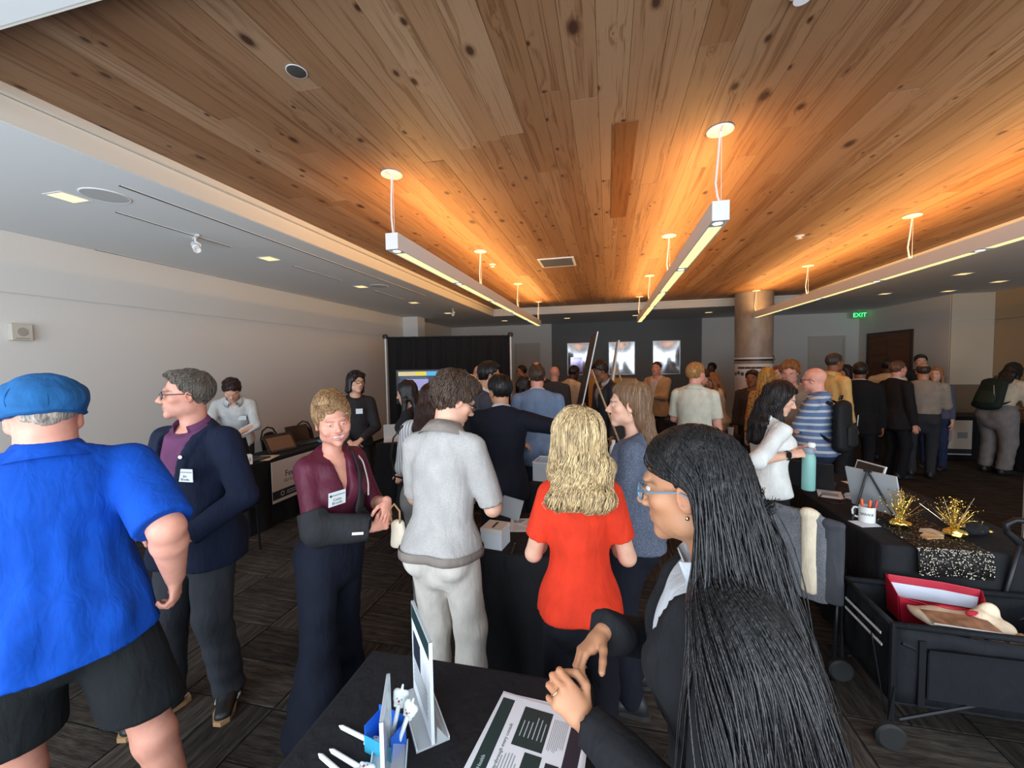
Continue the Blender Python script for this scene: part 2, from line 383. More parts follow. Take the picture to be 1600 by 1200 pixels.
# ------------------------------------------------------------------ lights and ceiling fittings
WARM = (1.0, .53, .17)
m_lens = mat('lamp_lens', (.9, .85, .6), .5, emit=(1, .82, .32), es=1.3)
m_spotlens = mat('spot_lens', (.95, .93, .88), .5, emit=(1, .93, .75), es=1.5)
m_pend = mat('pendant_housing', (.72, .70, .67), .45)
m_up = mat('uplight_lens', (.9, .8, .6), .5, emit=(1, .66, .28), es=1.5)
m_cord = mat('white_cord', (.75, .73, .7), .5)
UP_POWER = 115; DOWN_POWER = 10
def pendant(x, label):
    y0, y1, zb = 2.28*K, 7.72*K, 2.583; L = y1-y0
    r = thing('pendant_light', label, 'light', (x, y0, zb), 0, 'linear pendant lights under the timber ceiling')
    w_, h_ = .096, .116; mb = MB()
    # housing with open slots below and above
    mb.box((-w_/2, 0, 0), (-w_/2+.008, L, h_)).box((w_/2-.008, 0, 0), (w_/2, L, h_)).box((-w_/2+.008, 0, .0), (w_/2-.008, .008, h_)).box((-w_/2+.008, L-.008, 0), (w_/2-.008, L, h_)).box((-w_/2+.008, .008, .045), (w_/2-.008, L-.008, .055))
    hs = mb.build('housing', m_pend, r)
    n = 5; gap = .13; sl_ = (L-.016-gap*n)/n
    for i in range(n):
        a = .008+gap*(i)+sl_*i
        box('mounting_plate', (-w_/2+.008, a, .004), (w_/2-.008, a+gap, .02), m_pend, r)
        MB().lathe([(.030, 0), (.026, -.004), (.001, -.0045)], 20, (0, a+gap/2, .004)).build('spotlight', m_spotlens, r, True)
        box('lens', (-w_/2+.009, a+gap+.006, .006), (w_/2-.009, a+gap+sl_-.006, .014), m_lens, r)
    for sg_ in (-1, 1): area_light('uplight', (sg_*.02, L/2, h_+.004), (rad(180), rad(38*sg_), 0), w_*.5, L-.1, UP_POWER/2, WARM, r, 150)
    for yy in (.03, L*.33, L*.66, L-.03):
        top = WOODZ-zb
        MB().lathe([(.075, top-.002), (.075, top-.010), (.06, top-.014), (.001, top-.014)], 24, (0, yy, 0)).build('canopy', m_white, r, True)
        c = MB().tube([(0, yy, h_-.005), (-.012, yy+.01, h_+.05), (-.02, yy+.015, h_+.12), (-.012, yy+.005, h_+.24), (0, yy, top-.012)], .0065, 6)
        c.tube([(.008, yy, h_-.005), (.008, yy, top-.012)], .0016, 4).build('cord', m_cord, r, True)
    return r
pendant(-1.265*K, 'long white linear pendant light nearest the white left wall')
pendant(.555*K, 'long white linear pendant light, middle one of three')
pendant(2.43*K, 'long white linear pendant light ending beside the concrete column')
m_dlight = mat('downlight_lens', (.95, .9, .7), .5, emit=(1, .74, .30), es=1.2)
def downlight(x, y, label):
    r = thing('recessed_downlight', label, 'light', (x, y, SOFZ), 0, 'square recessed downlights in the soffit')
    s = .074; t = .014; mb = MB()
    mb.box((-s-t, -s-t, -.003), (s+t, -s, 0)).box((-s-t, s, -.003), (s+t, s+t, 0)).box((-s-t, -s, -.003), (-s, s, 0)).box((s, -s, -.003), (s+t, s, 0))
    mb.build('bezel', m_white, r); box('lens', (-s, -s, -.0025), (s, s, -.0005), m_dlight, r)
    l = bpy.data.lights.new('glow', 'SPOT'); l.energy = 9; l.spot_size = rad(95); l.spot_blend = .8; l.color = (1, .72, .38); l.shadow_soft_size = .06
    o = bpy.data.objects.new('glow', l); COL.objects.link(o); o.parent = r; o.location = (0, 0, -.01)
names = ['nearest', 'second', 'third', 'fourth', 'fifth']
for k in range(5): downlight(-3.06*K, (1.79+1.46*k)*K, 'square recessed downlight in left soffit, %s from the camera' % names[k])
for x, w_ in ((-2.37, 'above the black drape corner'), (-.9, 'above the white door and grey wall edge'), (.6, 'above the middle framed print'), (2.08, 'just left of the concrete column')): downlight(x*K, 9.45*K, 'square recessed downlight in far soffit '+w_)
for x, y, w_ in ((4.27, 6.25, 'nearest the third pendant'), (4.3, 7.77, 'behind the third pendant'), (5.22, 7.05, 'closest to tan wall panel'), (5.15, 7.8, 'in front of pale wall panel')): downlight(x*K, y*K, 'square recessed downlight in right soffit '+w_)
# ceiling vent
m_vent = mat('vent_grey', (.10, .10, .10), .6)
r = thing('ceiling_vent', 'white framed rectangular air vent in timber ceiling', 'vent', (-.56*K, 4.77*K, WOODZ))
mb = MB(); mb.box((-.24, -.24, -.012), (.24, -.21, 0)).box((-.24, .21, -.012), (.24, .24, 0)).box((-.24, -.21, -.012), (-.21, .21, 0)).box((.21, -.21, -.012), (.24, .21, 0)).build('frame', m_white, r)
box('backing', (-.21, -.21, -.002), (.21, .21, 0), m_black, r)
for i in range(14): MB().prism([(-.21, -.2+i*.03, -.003), (-.21, -.185+i*.03, -.011), (-.21, -.182+i*.03, -.010), (-.21, -.197+i*.03, -.002)], (.42, 0, 0)).build('slat', m_vent, r)
# small ceiling devices
r = thing('ceiling_speaker', 'small dark round grille set in timber ceiling at left', 'speaker', (-1.18*K, 1.43*K, WOODZ))
MB().lathe([(.042, 0), (.042, -.004), (.038, -.006), (.001, -.006)], 28).build('grille', mat('grille_dark', (.05, .045, .04), .6), r, True); MB().lathe([(.046, 0), (.046, -.003), (.042, -.003), (.042, 0)], 28, cap=False).build('rim', m_white, r, True)
r = thing('ceiling_speaker', 'large round flush speaker in left soffit beside a square downlight', 'speaker', (-2.83*K, 1.83*K, SOFZ))
MB().lathe([(.135, 0), (.135, -.003), (.128, -.006), (.122, -.004)], 40, cap=False).build('rim', m_sof, r, True); MB().lathe([(.124, -.002), (.124, -.0045), (.001, -.0048)], 40).build('grille', mat('speaker_cloth', (.5, .5, .49), .8, bump=((400, 400, 400), .3)), r, True)
r = thing('ceiling_speaker', 'round flush speaker in left soffit near third downlight', 'speaker', (-2.83*K, 4.75*K, SOFZ))
MB().lathe([(.135, 0), (.135, -.003), (.128, -.006), (.122, -.004)], 32, cap=False).build('rim', m_sof, r, True); MB().lathe([(.124, -.002), (.124, -.0045), (.001, -.0048)], 32).build('grille', MATS['speaker_cloth'], r, True)
for x, y, l in ((1.76, 4.43, 'small white sprinkler plate between middle and right pendants'), (-1.3, 4.65, 'small white sprinkler plate beside the left pendant'), (.6, 1.52, 'white sprinkler head at the top edge of picture')):
    r = thing('sprinkler_head', l, 'sprinkler', (x*K, y*K, WOODZ), 0, 'fire sprinklers'); MB().lathe([(.045, 0), (.045, -.006), (.03, -.012), (.018, -.014), (.018, -.03), (.03, -.034), (.03, -.036), (.001, -.036)], 20).build('plate', m_white, r, True)
# recessed track slots with spotlights
m_slot = mat('track_slot', (.03, .03, .03), .6)
def slot(x, y0, y1, l):
    r = thing('track_slot', l, 'track', (x*K, y0*K, SOFZ), 0, 'recessed lighting tracks'); box('channel', (-.012, 0, -.003), (.012, (y1-y0)*K, 0), m_slot, r); MB().box((-.016, 0, -.004), (-.012, (y1-y0)*K, 0)).box((.012, 0, -.004), (.016, (y1-y0)*K, 0)).build('rail', m_sof, r)
slot(-2.60, 1.75, 5.6, 'thin dark recessed track in left soffit beside the timber edge')
slot(-3.06, 2.03, 2.85, 'short dark recessed track carrying a white spotlight')
slot(-3.06, 3.55, 4.3, 'short dark recessed track between second and third downlight')
slot(-4.17, 2.6, 7.9, 'thin dark slot where left soffit meets the wall')
slot(-3.06, 5.0, 5.8, 'short dark recessed track between third and fourth downlight')
def spot(x, y, rz, l, tilt=35):
    r = thing('track_spotlight', l, 'light', (x*K, y*K, SOFZ-.003), rz, 'white track spotlights'); MB().box((-.012, -.09, -.012), (.012, .09, 0)).build('adapter', m_white, r)
    MB().tube([(0, .02, -.01), (0, .02, -.04), (.035, .02, -.06), (.035, .02, -.085)], .008, 8).build('yoke', m_white, r, True)
    mb = MB().lathe([(.026, -.06), (.03, -.05), (.03, .03), (.024, .035), (.024, .055), (.03, .06), (.03, .075), (.022, .075), (.02, .06)], 20); mb.xf(Matrix.Translation((0, .02, -.085)) @ Matrix.Rotation(rad(90+tilt), 4, 'X')); mb.build('head', m_white, r, True)
spot(-3.06, 2.55, rad(60), 'white cylindrical track spotlight on left soffit')
spot(-2.75, 7.1, rad(20), 'small white track spotlight above the black drape')
# wall speaker
r = thing('wall_speaker', 'square off-white speaker box high on the left wall', 'speaker', (XL, 2.115*K, 2.02))
MB().box((0, -.068, 0), (.05, .068, .145), .004).build('box', mat('speaker_box', srgb(196, 188, 174), .6), r); mb = MB().lathe([(.037, 0), (.034, .004), (.001, .005)], 28); mb.xf(Matrix.Translation((.05, 0, .074)) @ Matrix.Rotation(rad(90), 4, 'Y')); mb.build('grille', mat('spk_grille', srgb(160, 152, 140), .7), r, True)
box('vent_slot', (.05, -.045, .012), (.052, .045, .022), MATS['spk_grille'], r)
# exit sign
r = thing('exit_sign', 'green lit EXIT sign hanging below far soffit', 'sign', (5.3*K, 10.4*K, SOFZ)); box('housing', (-.12, -.02, -.19), (.12, .02, -.03), mat('exit_green', (.0, .09, .02), .4, emit=(.01, .45, .07), es=.55), r)
MB().tube([(0, 0, -.015), (0, 0, 0)], .015).build('stem', m_white, r)
text('lettering', 'EXIT', .15, mat('exit_letters', (.1, .8, .25), .4, emit=(.15, 1, .35), es=2.0), r, frame((0, -.0215, -.11), (1, 0, 0), (0, 0, 1)))
# column poster
m_paper = mat('paper_white', (.80, .79, .76), .6)
m_ink = mat('ink_dark', (.03, .03, .035), .6)
def arc_patch(mb, R, a0, a1, z0, z1, th=.002, n=12):
    V = []; F = []
    for i in range(n+1):
        a = a0+(a1-a0)*i/n
        for rr in (R, R+th):
            for z in (z0, z1): V.append((rr*math.cos(a), rr*math.sin(a), z))
    for i in range(n):
        b = i*4; F += [(b+2, b+3, b+7, b+6), (b, b+4, b+5, b+1), (b+1, b+5, b+7, b+3), (b, b+2, b+6, b+4)]
    F += [(0, 1, 3, 2), (n*4, n*4+2, n*4+3, n*4+1)]
    return mb.add(V, F)
r = thing('column_poster', 'white research poster wrapped round the concrete column', 'poster', (2.5*K, 8.02*K, 0))
pf = -math.pi/2-.28
arc_patch(MB(), .356, pf-1.35, pf+1.35, .94, 1.66, n=24).build('sheet', m_paper, r, True)
for z in (.90, 1.72): arc_patch(MB(), .3555, pf-1.7, pf+1.7, z, z+.035, n=28).build('band', m_white if z < 1 else m_black, r, True)
arc_patch(MB(), .3555, pf-1.7, pf+1.7, 1.76, 1.79, n=28).build('band', m_white, r, True)
rg = random.Random(5)
for i, (a, z) in enumerate([(-1.1, 1.42), (-.85, 1.44), (-.6, 1.42), (.2, 1.42), (-1.1, 1.02)]):
    arc_patch(MB(), .3585, pf+a-.1, pf+a+.1, z, z+.07, .001, 3).build('figure', mat('poster_fig', (.12, .10, .10), .6), r)
m_pt = mat('poster_text', (.45, .44, .43), .7)
for cx in (-.95, 0., .85):
    for q in range(11):
        z = 1.36-q*.034
        arc_patch(MB(), .3585, pf+cx-.36, pf+cx+.36*rg.uniform(.5, 1), z, z+.010, .0008, 5).build('text_line', m_pt, r)
arc_patch(MB(), .3585, pf-.9, pf+.9, 1.56, 1.6, .0008, 10).build('title_line', m_ink, r)
# framed prints on the grey wall: glossy sheets that mirror the windows
m_gloss = mat('glossy_print', (.62, .64, .68), .10, .75, noise=((3, 1, 3), .35))
m_gloss2 = mat('glossy_print_violet', (.30, .26, .42), .10, .6, noise=((4, 1, 3), .5))
m_frm = mat('print_frame', (.55, .53, .5), .35, .5)
for i, (x0, l, gm) in enumerate(((-1.02, 'framed glossy print with violet panel, leftmost on grey wall', m_gloss), (.02, 'framed glossy print in the middle of the grey wall', m_gloss), (1.08, 'framed glossy print nearest the concrete column', m_gloss))):
    r = thing('framed_print', l, 'picture', (x0*K, YF-.03, 1.36), 0, 'framed prints on the grey wall'); W, Hh = .76, .98
    mb = MB(); mb.box((0, -.03, 0), (.02, 0, Hh)).box((W-.02, -.03, 0), (W, 0, Hh)).box((.02, -.03, 0), (W-.02, 0, .02)).box((.02, -.03, Hh-.02), (W-.02, 0, Hh)).build('frame', m_frm, r)
    # slightly bowed reflective sheet
    mb = MB(); n = 10; V = []; F = []
    for a in range(n+1):
        for b_ in range(n+1):
            u, v = a/n, b_/n; V.append((.02+u*(W-.04), -.012-.012*(math.sin(u*math.pi)*math.sin(v*math.pi)), .02+v*(Hh-.04)))
    for a in range(n):
        for b_ in range(n): k = a*(n+1)+b_; F.append((k, k+n+1, k+n+2, k+1))
    mb.add(V, F); V2 = [(.02, -.004, .02), (W-.02, -.004, .02), (W-.02, -.004, Hh-.02), (.02, -.004, Hh-.02)]; mb.add(V2, [(3, 2, 1, 0)])
    mb.build('print_sheet', gm, r, 'all')
    if i == 0: box('violet_image', (.1, -.032, .1), (.46, -.028, .55), m_gloss2, r)
# ------------------------------------------------------------------ implicit-surface modelling (for people, cloth and soft things)
_E = [(0, 1), (2, 3), (4, 5), (6, 7), (0, 2), (1, 3), (4, 6), (5, 7), (0, 4), (1, 5), (2, 6), (3, 7)]
_C = np.array([[(i >> 0) & 1, (i >> 1) & 1, (i >> 2) & 1] for i in range(8)], np.float32)
def V3(*a): return np.array(a, np.float64)
def unit(v): v = np.asarray(v, float); return v/max(1e-9, np.linalg.norm(v))
class Field:
    def __init__(s, lo, hi, h, k=.02):
        s.lo = np.asarray(lo, float)-2.5*h; s.h = h; s.k = k
        n = np.maximum(4, np.ceil((np.asarray(hi, float)+2.5*h-s.lo)/h).astype(int)+1)
        s.n = n; s.F = np.full(tuple(n), .3, np.float32)
        s.ax = [(s.lo[i]+np.arange(n[i])*h).astype(np.float32) for i in range(3)]
    def _sl(s, lo, hi):
        a = np.clip(np.floor((lo-s.lo)/s.h).astype(int), 0, s.n); b = np.clip(np.ceil((hi-s.lo)/s.h).astype(int)+1, 0, s.n)
        if np.any(b <= a): return None
        return tuple(slice(a[i], b[i]) for i in range(3))
    def _grid(s, sl):
        return np.meshgrid(s.ax[0][sl[0]], s.ax[1][sl[1]], s.ax[2][sl[2]], indexing='ij', sparse=True)
    def _mix(s, sl, d, k, mode):
        F = s.F[sl]
        if mode == 'u':
            if k <= 0: s.F[sl] = np.minimum(F, d)
            else:
                t = np.clip(.5+.5*(F-d)/k, 0, 1); s.F[sl] = F+(d-F)*t-k*t*(1-t)
        else:  # subtract
            d = -d
            if k <= 0: s.F[sl] = np.maximum(F, d)
            else:
                t = np.clip(.5-.5*(F-d)/k, 0, 1); s.F[sl] = F+(d-F)*t+k*t*(1-t)
    def cone(s, a, b, ra, rb, u=None, k=None, mode='u'):
        a = np.asarray(a, float); b = np.asarray(b, float); k = s.k if k is None else k
        ra = (ra, ra) if np.isscalar(ra) else ra; rb = (rb, rb) if np.isscalar(rb) else rb
        m = max(*ra, *rb)+k+3*s.h
        sl = s._sl(np.minimum(a, b)-m, np.maximum(a, b)+m)
        if sl is None: return s
        X, Y, Z = s._grid(sl); w = b-a; L = np.linalg.norm(w)
        if L < 1e-6: w = V3(0, 0, 1); L = 1e-6
        else: w = w/L
        if u is None: u = V3(1, 0, 0) if abs(w[0]) < .9 else V3(0, 1, 0)
        u = np.asarray(u, float); u = unit(u-w*(u@w)); v = np.cross(w, u)
        x, y, z = X-a[0], Y-a[1], Z-a[2]
        pw = x*w[0]+y*w[1]+z*w[2]; t = np.clip(pw/L, 0, 1); qw = pw-t*L
        qu = x*u[0]+y*u[1]+z*u[2]; qv = x*v[0]+y*v[1]+z*v[2]
        ru = ra[0]+(rb[0]-ra[0])*t; rv = ra[1]+(rb[1]-ra[1])*t; rw = np.minimum(ru, rv)
        A, B, Cc = qu/ru, qv/rv, qw/rw
        k0 = np.sqrt(A*A+B*B+Cc*Cc)+1e-6; k1 = np.sqrt((A/ru)**2+(B/rv)**2+(Cc/rw)**2)+1e-6
        s._mix(sl, (k0*(k0-1)/k1).astype(np.float32), k, mode); return s
    def ell(s, c, r, R=None, k=None, mode='u'):
        c = np.asarray(c, float); r = np.asarray(r, float) if not np.isscalar(r) else V3(r, r, r); k = s.k if k is None else k
        m = r.max()+k+3*s.h; sl = s._sl(c-m, c+m)
        if sl is None: return s
        X, Y, Z = s._grid(sl); x, y, z = X-c[0], Y-c[1], Z-c[2]
        if R is not None: x, y, z = [x*R[0, i]+y*R[1, i]+z*R[2, i] for i in range(3)]
        A, B, Cc = x/r[0], y/r[1], z/r[2]
        k0 = np.sqrt(A*A+B*B+Cc*Cc)+1e-6; k1 = np.sqrt((A/r[0])**2+(B/r[1])**2+(Cc/r[2])**2)+1e-6
        s._mix(sl, (k0*(k0-1)/k1).astype(np.float32), k, mode); return s
    def cut(s, p, n, k=0., jag=0):
        """remove the half-space on the side n points to"""
        n = unit(n); X, Y, Z = s._grid((slice(None),)*3)
        d = ((X-p[0])*n[0]+(Y-p[1])*n[1]+(Z-p[2])*n[2]).astype(np.float32)
        if jag: d = d+jag*(np.sin(X*95+Z*31+Y*17)+np.sin(Y*120-X*64+Z*40+1)+.7*np.sin(X*210+Y*190+2)).astype(np.float32)*.5
        s._mix((slice(None),)*3, -d, k, 's'); return s
    def mesh(s):
        F = s.F; S = F < 0; nx, ny, nz = F.shape
        c = np.zeros((nx-1, ny-1, nz-1), np.int8)
        for i in range(8): a, b, d = i & 1, (i >> 1) & 1, (i >> 2) & 1; c += S[a:nx-1+a, b:ny-1+b, d:nz-1+d]
        act = (c > 0) & (c < 8); I = np.argwhere(act)
        if len(I) == 0: return np.zeros((0, 3)), np.zeros((0, 4), int), np.zeros((0, 3))
        vals = np.stack([F[I[:, 0]+(i & 1), I[:, 1]+((i >> 1) & 1), I[:, 2]+((i >> 2) & 1)] for i in range(8)], 1)
        P = np.zeros((len(I), 3), np.float32); cnt = np.zeros(len(I), np.float32)
        for a, b in _E:
            va, vb = vals[:, a], vals[:, b]; m = (va < 0) != (vb < 0); den = np.where(m, va-vb, 1); t = np.where(m, va/den, 0)
            P += m[:, None]*(_C[a]+t[:, None]*(_C[b]-_C[a])); cnt += m
        P /= cnt[:, None]
        N = np.stack([(vals[:, [j for j in range(8) if (j >> i) & 1]].sum(1)-vals[:, [j for j in range(8) if not (j >> i) & 1]].sum(1)) for i in range(3)], 1)
        N /= np.linalg.norm(N, axis=1, keepdims=True)+1e-9
        vid = np.full(act.shape, -1, np.int64); vid[act] = np.arange(len(I))
        Q = []
        for ax in range(3):
            o1, o2 = [(1, 2), (2, 0), (0, 1)][ax]
            sa = [slice(0, n) for n in F.shape]; sa[ax] = slice(0, F.shape[ax]-1); sb = [slice(0, n) for n in F.shape]; sb[ax] = slice(1, F.shape[ax])
            for o in (o1, o2): sa[o] = slice(1, F.shape[o]-1); sb[o] = slice(1, F.shape[o]-1)
            A = S[tuple(sa)]; B = S[tuple(sb)]; E = np.argwhere(A != B)
            if len(E) == 0: continue
            fl = A[tuple(E.T)]; E = E.copy(); E[:, o1] += 1; E[:, o2] += 1
            def g(d1, d2):
                e = E.copy(); e[:, o1] += d1; e[:, o2] += d2; return vid[e[:, 0], e[:, 1], e[:, 2]]
            q = np.stack([g(-1, -1), g(0, -1), g(0, 0), g(-1, 0)], 1); q[~fl] = q[~fl][:, ::-1]; Q.append(q)
        Q = np.concatenate(Q); Q = Q[(Q >= 0).all(1)]
        return s.lo+(I+P)*s.h, Q, N
def nz(P, f, seed=0, n=7):
    r = np.random.RandomState(seed); f = np.asarray(f, float)*np.ones(3); out = 0
    for i in range(n): d = unit(r.randn(3)); out = out+np.sin((P*f) @ d*2.2+r.rand()*6.28)
    return out/n*1.6
def np_mesh(name, parts, mat_, parent, smooth=True, col=None):
    """parts: list of (verts, faces[, colours])"""
    V = []; Q = []; Cc = []; n = 0
    for p in parts:
        if len(p[0]) == 0: continue
        V.append(p[0]); Q.append(np.asarray(p[1])+n); n += len(p[0])
        if len(p) > 2 and p[2] is not None: Cc.append(p[2])
    V = np.concatenate(V); me = bpy.data.meshes.new(name)
    flat = np.concatenate([q.ravel() for q in Q]); tot = np.concatenate([np.full(len(q), q.shape[1]) for q in Q])
    me.vertices.add(len(V)); me.vertices.foreach_set('co', V.astype(np.float32).ravel())
    me.loops.add(len(flat)); me.loops.foreach_set('vertex_index', flat.astype(np.int32))
    me.polygons.add(len(tot)); st_ = np.concatenate([[0], np.cumsum(tot)[:-1]])
    me.polygons.foreach_set('loop_start', st_.astype(np.int32))
    me.polygons.foreach_set('use_smooth', np.full(len(tot), smooth))
    me.update(calc_edges=True); me.validate()
    if Cc:
        ca = me.color_attributes.new('Col', 'FLOAT_COLOR', 'POINT'); c4 = np.concatenate([np.concatenate(Cc), np.ones((len(V), 1))], 1)
        ca.data.foreach_set('color', c4.astype(np.float32).ravel())
    return link_mesh(name, me, mat_, parent)
def ribbons(paths, radii, nside=3, flat=.5, N=None):
    """many tapered strands -> one (verts, quads) ; paths (n,m,3), radii (m,), N optional (n,m,3) normals"""
    paths = np.asarray(paths); n, m, _ = paths.shape
    T = np.gradient(paths, axis=1); T /= np.linalg.norm(T, axis=2, keepdims=True)+1e-9
    if N is None: N = np.tile(V3(.3, -.5, .8), (n, m, 1))
    S = np.cross(T, N); S /= np.linalg.norm(S, axis=2, keepdims=True)+1e-9; U = np.cross(S, T)
    rr = np.asarray(radii, float)
    if rr.ndim == 1: rr = np.tile(rr, (n, 1))
    out = np.zeros((n, m, nside, 3))
    for k in range(nside):
        a = 2*math.pi*k/nside; out[:, :, k] = paths+rr[:, :, None]*(S*math.cos(a)+U*math.sin(a)*flat)
    idx = np.arange(n*m*nside).reshape(n, m, nside); q = []
    for k in range(nside):
        k2 = (k+1) % nside; q.append(np.stack([idx[:, :-1, k], idx[:, :-1, k2], idx[:, 1:, k2], idx[:, 1:, k]], -1).reshape(-1, 4))
    return out.reshape(-1, 3), np.concatenate(q)
# ------------------------------------------------------------------ materials for people
def skin_mat():
    m, t, b = _new('skin'); L = t.links; a = nd(t, 'ShaderNodeVertexColor', layer_name='Col')
    mp = mapping(t, (220, 220, 220)); n = nd(t, 'ShaderNodeTexNoise', i_Scale=1.0, i_Detail=2.0); L.new(mp.outputs[0], n.inputs[0])
    mp2 = mapping(t, (22, 22, 22)); n2 = nd(t, 'ShaderNodeTexNoise', i_Scale=1.0, i_Detail=2.0); L.new(mp2.outputs[0], n2.inputs[0])
    v = ramp(t, n2.outputs[0], [(.3, (.86, .82, .80)), (.7, (1.0, 1.0, 1.0))])
    mm = nd(t, 'ShaderNodeMix', data_type='RGBA', blend_type='MULTIPLY', i_0=1.0); L.new(a.outputs[0], mm.inputs[6]); L.new(v, mm.inputs[7]); L.new(mm.outputs[2], b.inputs['Base Color'])
    bp = nd(t, 'ShaderNodeBump', i_Strength=.12, i_Distance=.003); L.new(n.outputs[0], bp.inputs['Height']); L.new(bp.outputs[0], b.inputs['Normal'])
    b.inputs['Roughness'].default_value = .5; b.inputs['Specular IOR Level'].default_value = .35
    return m
m_skin = skin_mat()
def hair_mat(col, rough=.42, amt=.45, sc=(150, 150, 9)):
    key = 'hair_%02x%02x%02x' % tuple(int(c*255) for c in col)+'_%d' % sc[0]
    if key in MATS: return MATS[key]
    m, t, b = _new(key); L = t.links
    mp = mapping(t, sc); n = nd(t, 'ShaderNodeTexNoise', i_Scale=1.0, i_Detail=3.0); L.new(mp.outputs[0], n.inputs[0])
    lo = tuple(c*(1-amt) for c in col); hi = tuple(min(1, c*(1+amt*1.2)) for c in col)
    L.new(ramp(t, n.outputs[0], [(.32, lo), (.5, col), (.68, hi)]), b.inputs['Base Color'])
    bp = nd(t, 'ShaderNodeBump', i_Strength=.55, i_Distance=.006); L.new(n.outputs[0], bp.inputs['Height']); L.new(bp.outputs[0], b.inputs['Normal'])
    b.inputs['Roughness'].default_value = rough; b.inputs['Specular IOR Level'].default_value = .4
    MATS[key] = m; return m
def cloth(col, rough=.85, pattern=None, amt=.12, weave=.25, sheen=0, key=None):
    """pattern: None | ('stripes', axis, freq, col2[, duty]) | ('plaid', col2) | ('speckle', col2) | ('floral', col2)"""
    k = 'cloth_'+(key or '')+'_%.3f_%.3f_%.3f_%s_%s' % (*col, rough, pattern)
    if k in MATS: return MATS[k]
    m, t, b = _new('cloth'); L = t.links
    mp = mapping(t, (16, 16, 10)); n = nd(t, 'ShaderNodeTexNoise', i_Scale=1.0, i_Detail=4.0); L.new(mp.outputs[0], n.inputs[0])
    base = ramp(t, n.outputs[0], [(.3, tuple(c*(1-amt) for c in col)), (.7, tuple(min(1, c*(1+amt)) for c in col))])
    if pattern:
        tc = t.nodes.new('ShaderNodeTexCoord'); sp = nd(t, 'ShaderNodeSeparateXYZ'); L.new(tc.outputs['Object'], sp.inputs[0])
        def stripe(axis, fr, duty):
            a = nd(t, 'ShaderNodeMath', operation='MULTIPLY', i_1=fr); L.new(sp.outputs['XYZ'.index(axis)], a.inputs[0])
            f_ = nd(t, 'ShaderNodeMath', operation='FRACT'); L.new(a.outputs[0], f_.inputs[0])
            l_ = nd(t, 'ShaderNodeMath', operation='LESS_THAN', i_1=duty); L.new(f_.outputs[0], l_.inputs[0]); return l_.outputs[0]
        c2 = pattern[-1] if pattern[0] != 'stripes' else pattern[3]
        if pattern[0] == 'stripes': fac = stripe(pattern[1], pattern[2], pattern[4] if len(pattern) > 4 else .4)
        elif pattern[0] == 'plaid':
            mxx = nd(t, 'ShaderNodeMath', operation='MAXIMUM'); L.new(stripe('X', 18, .14), mxx.inputs[0]); L.new(stripe('Z', 18, .14), mxx.inputs[1]); fac = mxx.outputs[0]
        else:
            vo = nd(t, 'ShaderNodeTexVoronoi', i_Scale=220.0 if pattern[0] == 'speckle' else 28.0); L.new(tc.outputs['Object'], vo.inputs['Vector'])
            fac = ramp(t, vo.outputs['Distance'], [(.3, (1, 1, 1)), (.42, (0, 0, 0))])
        mm = nd(t, 'ShaderNodeMix', data_type='RGBA'); L.new(fac, mm.inputs[0]); L.new(base, mm.inputs[6]); mm.inputs[7].default_value = (*c2, 1); base = mm.outputs[2]
    L.new(base, b.inputs['Base Color']); b.inputs['Roughness'].default_value = rough; b.inputs['Specular IOR Level'].default_value = .25
    if sheen: b.inputs['Sheen Weight'].default_value = sheen
    mp = mapping(t, (420, 420, 420)); n3 = nd(t, 'ShaderNodeTexNoise', i_Scale=1.0); L.new(mp.outputs[0], n3.inputs[0])
    mp = mapping(t, (26, 26, 9)); n4 = nd(t, 'ShaderNodeTexNoise', i_Scale=1.0, i_Detail=2.0, i_Distortion=.5); L.new(mp.outputs[0], n4.inputs[0])
    b1 = nd(t, 'ShaderNodeBump', i_Strength=weave, i_Distance=.002); L.new(n3.outputs[0], b1.inputs['Height'])
    b2 = nd(t, 'ShaderNodeBump', i_Strength=.35, i_Distance=.02); L.new(n4.outputs[0], b2.inputs['Height']); L.new(b1.outputs[0], b2.inputs['Normal']); L.new(b2.outputs[0], b.inputs['Normal'])
    MATS[k] = m; return m
def rx(a): a = rad(a); return np.array([[1, 0, 0], [0, math.cos(a), -math.sin(a)], [0, math.sin(a), math.cos(a)]])
def ry(a): a = rad(a); return np.array([[math.cos(a), 0, math.sin(a)], [0, 1, 0], [-math.sin(a), 0, math.cos(a)]])
def rz(a): a = rad(a); return np.array([[math.cos(a), -math.sin(a), 0], [math.sin(a), math.cos(a), 0], [0, 0, 1]])
def ik(a, c, l1, l2, pole):
    """elbow/knee between a and c"""
    d = c-a; L = np.linalg.norm(d); L2 = min(L, (l1+l2)*.999)
    if L > L2: c = a+d/L*L2
    d = unit(d); x = (l1*l1-l2*l2+L2*L2)/(2*L2); y = math.sqrt(max(0, l1*l1-x*x)); p = np.asarray(pole, float); p = unit(p-d*(p@d))
    return a+d*x+p*y, c
SKINS = {'fair': srgb(226, 176, 150), 'pink': srgb(224, 160, 138), 'tan': srgb(198, 146, 112), 'olive': srgb(184, 132, 98), 'brown': srgb(140, 94, 66), 'dark': srgb(84, 54, 40)}
